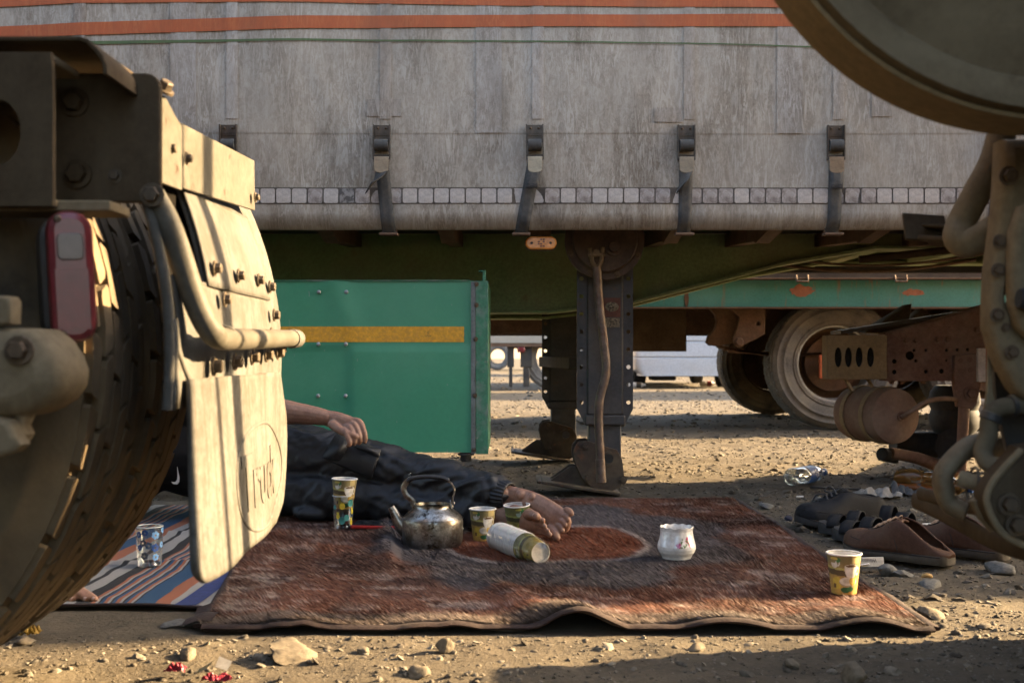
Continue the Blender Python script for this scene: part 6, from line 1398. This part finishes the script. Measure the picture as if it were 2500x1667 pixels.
b = MB(); q = G(525, 1650); b.add([(q.x + .0, q.y, .016), (q.x + .022, q.y - .01, .012), (q.x + .026, q.y + .01, .022), (q.x + .004, q.y + .012, .030)], [(0, 1, 2, 3)]); b.build('white_flap', mk('dull_white', (.2, .19, .18), .6), rw, 0, None)
# cigarette carton with upside-down lettering
cq = G(2125, 1388); CT = empty('cigarette_pack', (cq.x - .01, cq.y, 0), 'opened pale cigarette pack lying behind the near paper cup', 'pack')
Mc = TR(.012, 0, .017) @ Matrix.Rotation(R(8), 4, 'Z') @ Matrix.Rotation(R(-12), 4, 'X')
MB().box((0, 0, 0), (.062, .012, .024), Mc).build('pack_lid', mk('pale_carton', (.50, .47, .42), .6, 0, .1, 30), CT, .001, 40, I4)
lt = text_mesh('Winston', .0125, .0004, Mc @ TR(-.010, -.0064, .004) @ AX_CAM @ Matrix.Rotation(math.pi, 4, 'Z')); link('lid_text', lt, mk('grey_ink', (.16, .15, .14), .7), CT, 0, None, I4)
MB().box((-.055, .01, -.004), (.085, .05, .004), Mc @ Matrix.Rotation(R(-6), 4, 'Y')).build('pack_foil', mk('silver_foil', (.55, .55, .56), .25, .8, .15, 40), CT, .001, 40, I4)
M['cig'] = mk('white_cigarette', (.62, .60, .56), .8, 0, .05)
for x, y, a, lb in ((1953, 1216, 5, 'white cigarette end on the dirt left of the black sneaker'), (2044, 1207, -3, 'white cigarette end on the dirt behind the black sneaker'), (2262, 1284, 10, 'white cigarette end lying between the two brown shoes')):
    q = G(x, y); o = MB().tube([(-.013, 0, 0), (.013, 0, 0)], .0036, 8).build('cigarette_butt', M['cig'], None, 0, 50); o.location = (q.x, q.y, .006); o.rotation_euler = (0, 0, R(a)); tag(o, lb, 'cigarette')
q = G(2263, 1418); o = MB().tube([(-.013, 0, 0), (-.007, 0, .003), (0, 0, .004), (.009, 0, .002), (.013, 0, 0)], [.002, .006, .0065, .006, .002], 10, flat=(.8, 1)).build('nut_shell', mk('tan_shell', (.42, .25, .08), .7), None, 0, 60); o.location = (q.x, q.y, .010); tag(o, 'small tan nut shell on the dirt right of the brown shoe', 'shell')
q = G(1925, 1270); o = MB().lathe([(0, .008), (.012, .007), (.014, 0)], 16).build('bottle_cap', mk('navy_cap', (.012, .014, .03), .5), None, 0, 40); o.location = (q.x, q.y, .004); o.rotation_euler = (.4, .2, 0); tag(o, 'dark blue bottle cap beside the toe of the black sneaker', 'cap')
pts = [G(1980, 1192), G(2020, 1195), G(2060, 1196), G(2110, 1199)]; ob = MB()
for a, c_ in zip(pts[:-1], pts[1:]): ob.bar(a + Vector((0, 0, .006)), c_ + Vector((0, 0, .006)), .022, .007)
tag(ob.build('rubber_strip', M['rubber_black'], None, .001), 'torn black rubber strip lying behind the black sneakers', 'strip')
for x, y, lb, cmat in ((1556, 946, 'white plastic bottle far off in the sun under the van', M['paper_white']), (1728, 943, 'white and red plastic bottle far off beside the trailer tyre', M['paper_white'])):
    q = G(x, y); o = MB().tube([(-.14, 0, 0), (-.13, 0, 0), (.06, 0, 0), (.11, 0, 0), (.14, 0, 0)], [.03, .045, .045, .018, .018], 14).build('plastic_bottle', cmat, None, 0, 50); o.location = (q.x, q.y, .045); tag(o, lb, 'bottle')
    MB().tube([(-.02, 0, 0), (.06, 0, 0)], .047, 14).build('bottle_label', M['lens_red'] if x > 1600 else M['steel_dark'], o, 0, 50, I4)
# ---------------------------------------------------------------- people
def limb(pts, rs, n=16, flat=None, up=None):
    """closed tube with rounded ends"""
    pts = [Vector(p) for p in pts]; rs = list(rs)
    a = (pts[0] - pts[1]).normalized(); b_ = (pts[-1] - pts[-2]).normalized(); P2 = []; R2 = []
    for k in (.95, .8, .45): P2.append(pts[0] + a * rs[0] * k * .9); R2.append(rs[0] * math.sqrt(1 - k * k))
    P2 += pts; R2 += rs
    for k in (.45, .8, .95): P2.append(pts[-1] + b_ * rs[-1] * k * .9); R2.append(rs[-1] * math.sqrt(1 - k * k))
    return MB().tube(P2, R2, n, True, flat, False, up)
def slimb(pts, rs, k=5, **kw):
    pts = [Vector(p) for p in pts]; q = spl(pts, k); r = []
    for i in range(len(rs) - 1): r += [rs[i] + (rs[i + 1] - rs[i]) * j / k for j in range(k)]
    r.append(rs[-1]); return limb(q, r, **kw)
def ball(c, r, s=(1, 1, 1)):
    m = MB(); m.lathe([(max(1e-4, r * math.sin(t)), -r * math.cos(t)) for t in np.linspace(0, math.pi, 12)], 20, TR(*c) @ Matrix.Diagonal((*s, 1))); return m
def fuse(name, parts, vox, smooth_it=6, displace=None):
    m = MB()
    for q in parts: m.add(q.v, q.f)
    o = bpy.data.objects.new('tmp', m.mesh('tmp')); COL.objects.link(o)
    r = o.modifiers.new('r', 'REMESH'); r.mode = 'VOXEL'; r.voxel_size = vox
    s = o.modifiers.new('s', 'SMOOTH'); s.iterations = smooth_it; s.factor = .5
    bpy.context.view_layer.update(); dg = bpy.context.evaluated_depsgraph_get()
    me = bpy.data.meshes.new_from_object(o.evaluated_get(dg)); bpy.data.objects.remove(o); me.name = name
    if displace is not None:
        V = coords(me); nn = np.empty(len(me.vertices) * 3, np.float32); me.vertices.foreach_get('normal', nn); nn = nn.reshape(-1, 3)
        V = V + nn * displace(V)[:, None]; me.vertices.foreach_set('co', V.astype(np.float32).ravel()); me.update()
    return me
M['skin'] = mk('skin', (.27, .15, .10), .5, 0, .12, 30, spots=((.19, .095, .065), 24, .5, .75), dust=((.24, .15, .105), 60, .5, .8, .4), bump=(240, .25, .0015), sub=.12, spec=.4)
M['hair'] = mk('black_hair', (.012, .010, .009), .5, 0, .3, 80, bump=(200, .6))
M['trouser'] = mk('navy_black_cotton', (.013, .0135, .0155), .55, 0, .22, 8, dust=((.032, .031, .031), 9, .45, .8, .5), bump=(420, .3, .001), spec=.4)
M['tshirt'] = mk('black_shirt', (.012, .012, .013), .85, 0, .2, 8, bump=(300, .2, .001), spec=.2)
M['nail'] = mk('nail', (.48, .32, .26), .35, 0, .05, spec=.5)

PA = empty('person', (-.75, 3.6, 0), 'barefoot person in dark cargo trousers lying on the blanket, hand resting on the thigh', 'person')
skin = []
# torso, head, propping arm (mostly hidden behind the truck)
skin += [slimb([(-.78, 3.68, .17), (-.95, 3.71, .19), (-1.12, 3.70, .23)], [.115, .12, .115], flat=(1, 1.1)), slimb([(-1.16, 3.69, .25), (-1.26, 3.68, .33)], [.06, .052])]
skin += [slimb([(-1.27, 3.66, .34), (-1.36, 3.63, .42)], [.085, .092], flat=(1, .9)), limb([(-1.30, 3.57, .36), (-1.33, 3.545, .385)], [.016, .011]), ball((-1.35, 3.60, .33), .03)]
for ey in (-.028, .034): skin.append(ball((-1.345 + ey * .5, 3.565, .405 + ey), .013))
skin += [limb([(-1.30, 3.553, .345), (-1.275, 3.556, .36)], [.009, .009])]
skin += [slimb([(-1.17, 3.66, .14), (-1.26, 3.50, .06), (-1.34, 3.53, .20), (-1.37, 3.60, .30)], [.05, .042, .036, .03])]
# upper arm, forearm and hand on the thigh
el = P(585, 982, 3.50); wr_ = P(798, 1020, 3.445)
skin += [slimb([(-1.10, 3.67, .36), (-.97, 3.58, .385), el], [.055, .05, .043]), slimb([el, P(690, 1004, 3.475), P(760, 1013, 3.455), wr_], [.043, .038, .0290, .0235], flat=(1, .95))]
skin += [slimb([P(750, 1012, 3.458), P(775, 1016, 3.452), wr_, P(825, 1028, 3.435), P(852, 1038, 3.425), P(868, 1042, 3.42)], [.022, .0235, .0245, .028, .029, .024], flat=(1, .66))]
for i in range(4):
    k0 = P(876 - 11 * i, 1028 + 8 * i, 3.416 - .008 * i)
    skin.append(slimb([P(845 - 5 * i, 1027 + 6 * i, 3.425), k0, P(888 - 12 * i, 1050 + 8 * i, 3.400 - .006 * i), P(892 - 13 * i, 1067 + 6 * i, 3.396 - .004 * i), P(891 - 14 * i, 1079 + 3 * i, 3.400)], [.0100, .0098, .0084, .0076, .0062], 4, n=12))
skin.append(slimb([P(812, 1036, 3.42), P(835, 1052, 3.398), P(856, 1060, 3.388), P(870, 1066, 3.386)], [.015, .0125, .0105, .0085], 4, n=12))
# feet
def foot_upper():
    q = [slimb([P(1228, 1207, 3.31), P(1262, 1216, 3.295), P(1295, 1228, 3.27), P(1330, 1247, 3.235), P(1358, 1267, 3.208), P(1370, 1276, 3.20)], [.030, .0325, .0355, .0385, .040, .034], flat=(1, .52))]
    q += [limb([P(1250, 1222, 3.32), P(1276, 1246, 3.345)], [.03, .027]), ball(P(1272, 1208, 3.277), .016), ball(P(1300, 1214, 3.255), .013)]
    for a, c, r0, r1 in (((1343, 1290), (1359, 1312), .0130, .0115), ((1358, 1280), (1373, 1296), .0080, .0076), ((1366, 1268), (1380, 1282), .0077, .0073), ((1374, 1256), (1387, 1269), .0075, .0071), ((1383, 1243), (1395, 1254), .0085, .0080)):
        m_ = ((a[0] + c[0]) / 2, (a[1] + c[1]) / 2)
        q.append(slimb([P(*a, 3.195), P(m_[0] + 2, m_[1] - 2, 3.172), P(*c, 3.168)], [r0, r0 * .92, r1], 4, n=12))
    return q
def foot_lower():
    q = [slimb([P(1195, 1252, 3.32), P(1232, 1256, 3.295), P(1262, 1263, 3.255), P(1290, 1272, 3.215), P(1305, 1277, 3.20)], [.031, .033, .036, .038, .030], flat=(1, .7))]
    for a, c, r0, r1 in (((1288, 1256), (1309, 1260), .0145, .0128), ((1302, 1267), (1325, 1270), .0085, .0080), ((1305, 1277), (1330, 1284), .0080, .0075), ((1307, 1286), (1337, 1295), .0078, .0072), ((1308, 1294), (1343, 1304), .0076, .0070)):
        q.append(slimb([P(*a, 3.20), P((a[0] + c[0]) / 2, (a[1] + c[1]) / 2 - 2, 3.168), P(*c, 3.152)], [r0, r0 * .92, r1], 4, n=12))
    return q
skin += foot_upper() + foot_lower()
skin += [slimb([(-.78, 3.66, .17), P(985, 1152, 3.5), P(1228, 1207, 3.31)], [.05, .030, .030]), slimb([(-.78, 3.64, .12), P(960, 1222, 3.48), P(1195, 1252, 3.32)], [.04, .026, .028])]
body = fuse('body', skin, .0023, 1, lambda V: .0006 * fbm(V[:, 0] + V[:, 2], V[:, 1] - V[:, 2], 60, 2, 3))
bo = link('body', body, M['skin'], PA, smooth=180)
def nail(tip, prev, r, off):
    t = (Vector(tip) - Vector(prev)).normalized(); nrm = Vector((0, -1, .25)); nrm = (nrm - t * nrm.dot(t)).normalized(); b_ = t.cross(nrm)
    m = MB(); rows = [[tuple(Vector(tip) + t * (u_ * r * .8) + b_ * (math.sin(w) * r * .72) + nrm * (math.cos(w) * r * 1.0 + off)) for w in np.linspace(-.8, .8, 5)] for u_ in (-.45, 0, .45)]
    return m.grid(rows)
nl = MB()
for a, c, r in (((1343, 1290), (1359, 1312), .0115), ((1358, 1280), (1373, 1296), .0076), ((1366, 1268), (1380, 1282), .0073), ((1374, 1256), (1387, 1269), .0071)):
    q = nail(P(*c, 3.168), P(*a, 3.195), r, .0004); nl.add(q.v, q.f)
for a, c, r in (((1288, 1256), (1309, 1260), .0128), ((1302, 1267), (1325, 1270), .0080)):
    q = nail(P(*c, 3.152), P(*a, 3.20), r, .0004); nl.add(q.v, q.f)
nl.build('toe_nails', M['nail'], bo, 0, 60)
link('hair', fuse('hair', [ball((-1.385, 3.665, .435), .098, (1, 1, .95)), ball((-1.33, 3.71, .37), .075)], .006, 3, lambda V: .004 * fbm(V[:, 0] * 3, V[:, 2] * 3, 30, 3, 9)), M['hair'], PA, smooth=180)
# trousers
hipU = P(690, 1108, 3.63); kneeU = P(990, 1152, 3.50); ankU = P(1236, 1210, 3.305); hipL = P(690, 1195, 3.58); kneeL = P(960, 1226, 3.47); ankL = P(1205, 1252, 3.315)
midU = hipU.lerp(kneeU, .5) + Vector((0, 0, .012)); calfU = kneeU.lerp(ankU, .45) + Vector((0, 0, .006)); lowU = kneeU.lerp(ankU, .86) + Vector((0, 0, .004))
leg1 = slimb([hipU + Vector((-.10, .02, -.01)), hipU, midU, kneeU, calfU, lowU, kneeU.lerp(ankU, .94)], [.105, .102, .088, .070, .066, .056, .042], 6, n=24)
leg2 = slimb([hipL + Vector((-.10, .02, .01)), hipL, hipL.lerp(kneeL, .5), kneeL, kneeL.lerp(ankL, .5), kneeL.lerp(ankL, .92)], [.085, .078, .072, .060, .056, .044], 6, n=24)
seat = slimb([(-.70, 3.66, .18), (-.82, 3.69, .18), (-.93, 3.70, .18)], [.13, .145, .135], 5, n=24, flat=(1, 1.05))
bulge = [ball(P(760, 1252, 3.50), .05, (1.2, .8, .55)), ball(P(990, 1130, 3.47), .035, (1.2, 1, .7))]
def leg_par(V, A, B, C):
    return V[:, 0]
def wrinkle(V):
    x, y, z = V[:, 0], V[:, 1], V[:, 2]
    a = x * 1.0 + z * 1.4; b_ = z * 1.0 - x * .45 + y * .6
    r1 = .5 - np.abs(fbm(b_ * 1.5 + .6 * fbm(x, z, 4, 2, 8), a * .40, 7, 3, 31)) * 2.0; r2 = .5 - np.abs(fbm(b_ * 1.2 - a * .3, a * .5, 24, 3, 35)) * 2.2
    w = .012 * r1 + .003 * r2 + .002 * fbm(x + z * .9, z - x * .2, 50, 3, 37) - .004
    kn = np.exp(-((x - kneeU.x) / .10) ** 2); w = w + kn * .0025 * np.sin((x * .8 + z * 1.7) * 85 + 5 * fbm(x, z, 9, 2, 3))
    sh = np.exp(-((x - (ankU.x - .06)) / .05) ** 2); w = w + sh * .003 * np.sin(x * 150 + z * 60 + 4 * fbm(x, z, 12, 2, 4))
    hp = np.exp(-((x + .66) / .10) ** 2); w = w + hp * .002 * np.sin((x * .5 + z * 1.5) * 70 + 4 * fbm(x, z, 9, 2, 5))
    return w
tro = fuse('trousers', [leg1, leg2, seat] + bulge, .0055, 4, wrinkle)
TRO = link('trousers', tro, M['trouser'], PA, smooth=180)
def cuff(a, b_, r0, r1, name):
    d = (b_ - a); n_ = 48; rows = []; ax = d.normalized(); up = Vector((0, 0, 1)); N_ = (up - ax * up.dot(ax)).normalized(); B_ = ax.cross(N_)
    for i in range(9):
        t = i / 8; rr = r0 + (r1 - r0) * t + .004 * math.sin(t * 3.14)
        rows.append([tuple(a + d * t + N_ * (math.cos(k * 6.2832 / n_) * (rr + (.0022 if k % 2 else -.0008))) + B_ * (math.sin(k * 6.2832 / n_) * (rr + (.0022 if k % 2 else -.0008)))) for k in range(n_ + 1)])
    o = MB().grid(rows).build(name, M['trouser'], TRO, 0, 30); md = o.modifiers.new('t', 'SOLIDIFY'); md.thickness = .004
cuff(kneeU.lerp(ankU, .89), ankU + (ankU - kneeU).normalized() * .012, .043, .0385, 'elastic_cuff'); cuff(kneeL.lerp(ankL, .90), ankL + (ankL - kneeL).normalized() * .005, .042, .036, 'elastic_cuff')
# cargo pocket: patch and flap wrapped on the thigh
def wrapped(pts, name, off, th, par):
    """quad patch given by four photo points, wrapped onto the thigh tube"""
    ax0, ax1 = hipU, kneeU; rows = []
    (a, b_, c, d) = pts
    for i in range(15):
        v = i / 14; row = []
        for j in range(21):
            u = j / 20; x = (a[0] * (1 - u) + b_[0] * u) * (1 - v) + (d[0] * (1 - u) + c[0] * u) * v; y = (a[1] * (1 - u) + b_[1] * u) * (1 - v) + (d[1] * (1 - u) + c[1] * u) * v
            ray = P(x, y, 1.0) - Vector((0, 0, CH)); ray = Vector((ray.x, 1.0, ray.z)); best = None
            lo, hi = 3.2, 3.75
            for k in range(26):                                        # march to the thigh surface
                q = Vector((ray.x * lo, lo, CH + ray.z * lo)); t = max(0, min(1, (q - ax0).dot(ax1 - ax0) / (ax1 - ax0).length_squared)); rr = (.102 + (.070 - .102) * t) + .006
                c_ = ax0.lerp(ax1, t) + Vector((0, 0, .012 * math.sin(t * 3.14))); dd = (q - c_).length - rr
                if dd < .0005: break
                lo += max(dd * .9, .0008)
                if lo > hi: break
            bul = off * (1 + 1.2 * math.sin(u * 3.14) * math.sin(v * 3.14)) + .003 * float(vnoise(np.array(u * 5 + 3), np.array(v * 4), 3)); row.append((ray.x * (lo - bul), lo - bul, CH + ray.z * (lo - bul)))
        rows.append(row)
    o = MB().grid(rows).build(name, M['trouser'], par, 0, 60); md = o.modifiers.new('t', 'SOLIDIFY'); md.thickness = th; md.offset = 0
    return o
wrapped(((838, 1062), (930, 1098), (907, 1167), (795, 1122)), 'cargo_pocket', .010, .008, TRO)
wrapped(((822, 1058), (862, 1076), (828, 1124), (787, 1118)), 'pocket_flap', .019, .006, TRO)
wrapped(((862, 1076), (930, 1098), (925, 1116), (858, 1090)), 'pocket_welt', .018, .005, TRO)
#sm_ = MB().tube(spl([hipU + Vector((-.05, -.03, .098)), midU + Vector((0, -.02, .090)), kneeU + Vector((0, -.012, .073)), calfU + Vector((0, -.014, .068)), lowU + Vector((0, -.01, .058))], 8), .0022, 6)
# shirt
sh_ = fuse('shirt', [slimb([(-.80, 3.69, .185), (-.95, 3.71, .205), (-1.10, 3.70, .235), (-1.17, 3.69, .255)], [.148, .15, .142, .11], 5, n=24, flat=(1, 1.05)), slimb([(-1.10, 3.67, .35), (-.98, 3.59, .385)], [.072, .066]), slimb([(-1.16, 3.65, .15), (-1.22, 3.56, .09)], [.068, .06])], .007, 4, lambda V: .010 * fbm(V[:, 0] * .8 + V[:, 2], V[:, 2] - V[:, 0], 9, 3, 51))
link('shirt', sh_, M['tshirt'], PA, smooth=180)
lg = [(-.020, .013), (-.024, .004), (-.020, -.008), (-.010, -.010), (.004, -.004), (.030, .016), (.004, .003), (-.008, -.001), (-.016, .001), (-.019, .006)]
lq = P(434, 1165, 3.515); link('logo', plate(lg, [], .0008, TR(*lq) @ AX_CAM @ Matrix.Rotation(R(65), 4, 'Z')), M['paper_white'], PA, 0, None)

# second person, hidden behind the tyres but for the fingers
PB = empty('person', (-1.9, 2.75, 0), 'fingers of a second person lying on the mat behind the tyres', 'person')
sk = [slimb([(-2.2, 2.80, .12), (-1.95, 2.78, .125), (-1.72, 2.76, .13)], [.11, .115, .11], flat=(1, 1.3)), slimb([(-1.68, 2.78, .15), (-1.58, 2.84, .17)], [.055, .052]), slimb([(-1.57, 2.86, .155), (-1.46, 2.92, .15)], [.088, .09]), limb([(-1.50, 2.825, .15), (-1.47, 2.80, .15)], [.015, .011])]
sk += [slimb([(-1.70, 2.66, .12), (-1.48, 2.55, .06), (-1.30, 2.50, .045), (-1.12, 2.465, .034)], [.055, .045, .038, .024]), slimb([(-1.12, 2.465, .034), (-1.06, 2.455, .034), (-1.015, 2.45, .032)], [.026, .034, .032], flat=(.5, 1))]
for i, (tip, r) in enumerate((((232, 1462), .0082), ((212, 1468), .0088), ((178, 1479), .0086), ((140, 1489), .0078))):
    t = P(*tip, 2.42); t.z = max(t.z, .0125); base = Vector((-1.00 - .008 * i, 2.475 - .022 * i, .030)); k1 = base.lerp(t, .45) + Vector((0, 0, .012)); sk.append(slimb([base, k1, t.lerp(k1, .35) + Vector((0, 0, .002)), t], [.0105, .0098, .009, r], 4, n=12))
sk.append(slimb([(-1.10, 2.43, .03), (-1.07, 2.395, .022), (-1.03, 2.385, .018)], [.013, .011, .009], 4, n=12))
sk += [slimb([(-2.2, 2.74, .10), (-2.6, 2.72, .09), (-3.0, 2.74, .06), (-3.12, 2.72, .05)], [.09, .06, .04, .035]), slimb([(-2.2, 2.88, .10), (-2.6, 2.92, .09), (-3.0, 2.94, .06), (-3.12, 2.93, .05)], [.09, .06, .04, .035])]
pb_body = link('body', fuse('body', sk, .0042, 3), M['skin'], PB, smooth=180)
nl = MB()
for (tip, r) in (((232, 1462), .0082), ((212, 1468), .0088), ((178, 1479), .0086)):
    t = P(*tip, 2.42); t.z = max(t.z, .0125); q = nail(t, t - Vector((.03, -.01, -.008)), r * 1.02, .0004); nl.add(q.v, q.f)
nl.build('finger_nails', M['nail'], pb_body, 0, 60)
link('shirt', fuse('shirt', [slimb([(-2.22, 2.80, .13), (-1.95, 2.78, .135), (-1.70, 2.76, .14)], [.13, .135, .12], flat=(1, 1.3)), slimb([(-1.70, 2.66, .125), (-1.50, 2.56, .075)], [.07, .058])], .008, 4, lambda V: .008 * fbm(V[:, 0], V[:, 1], 9, 3, 5)), M['tshirt'], PB, smooth=180)
link('trousers', fuse('trousers', [slimb([(-2.15, 2.75, .11), (-2.6, 2.72, .10), (-2.98, 2.74, .07)], [.11, .075, .055]), slimb([(-2.15, 2.87, .11), (-2.6, 2.92, .10), (-2.98, 2.94, .07)], [.11, .075, .055])], .008, 4), M['trouser'], PB, smooth=180)
link('hair', fuse('hair', [ball((-1.46, 2.95, .175), .097), ball((-1.52, 2.93, .17), .09)], .007, 3), M['hair'], PB, smooth=180)
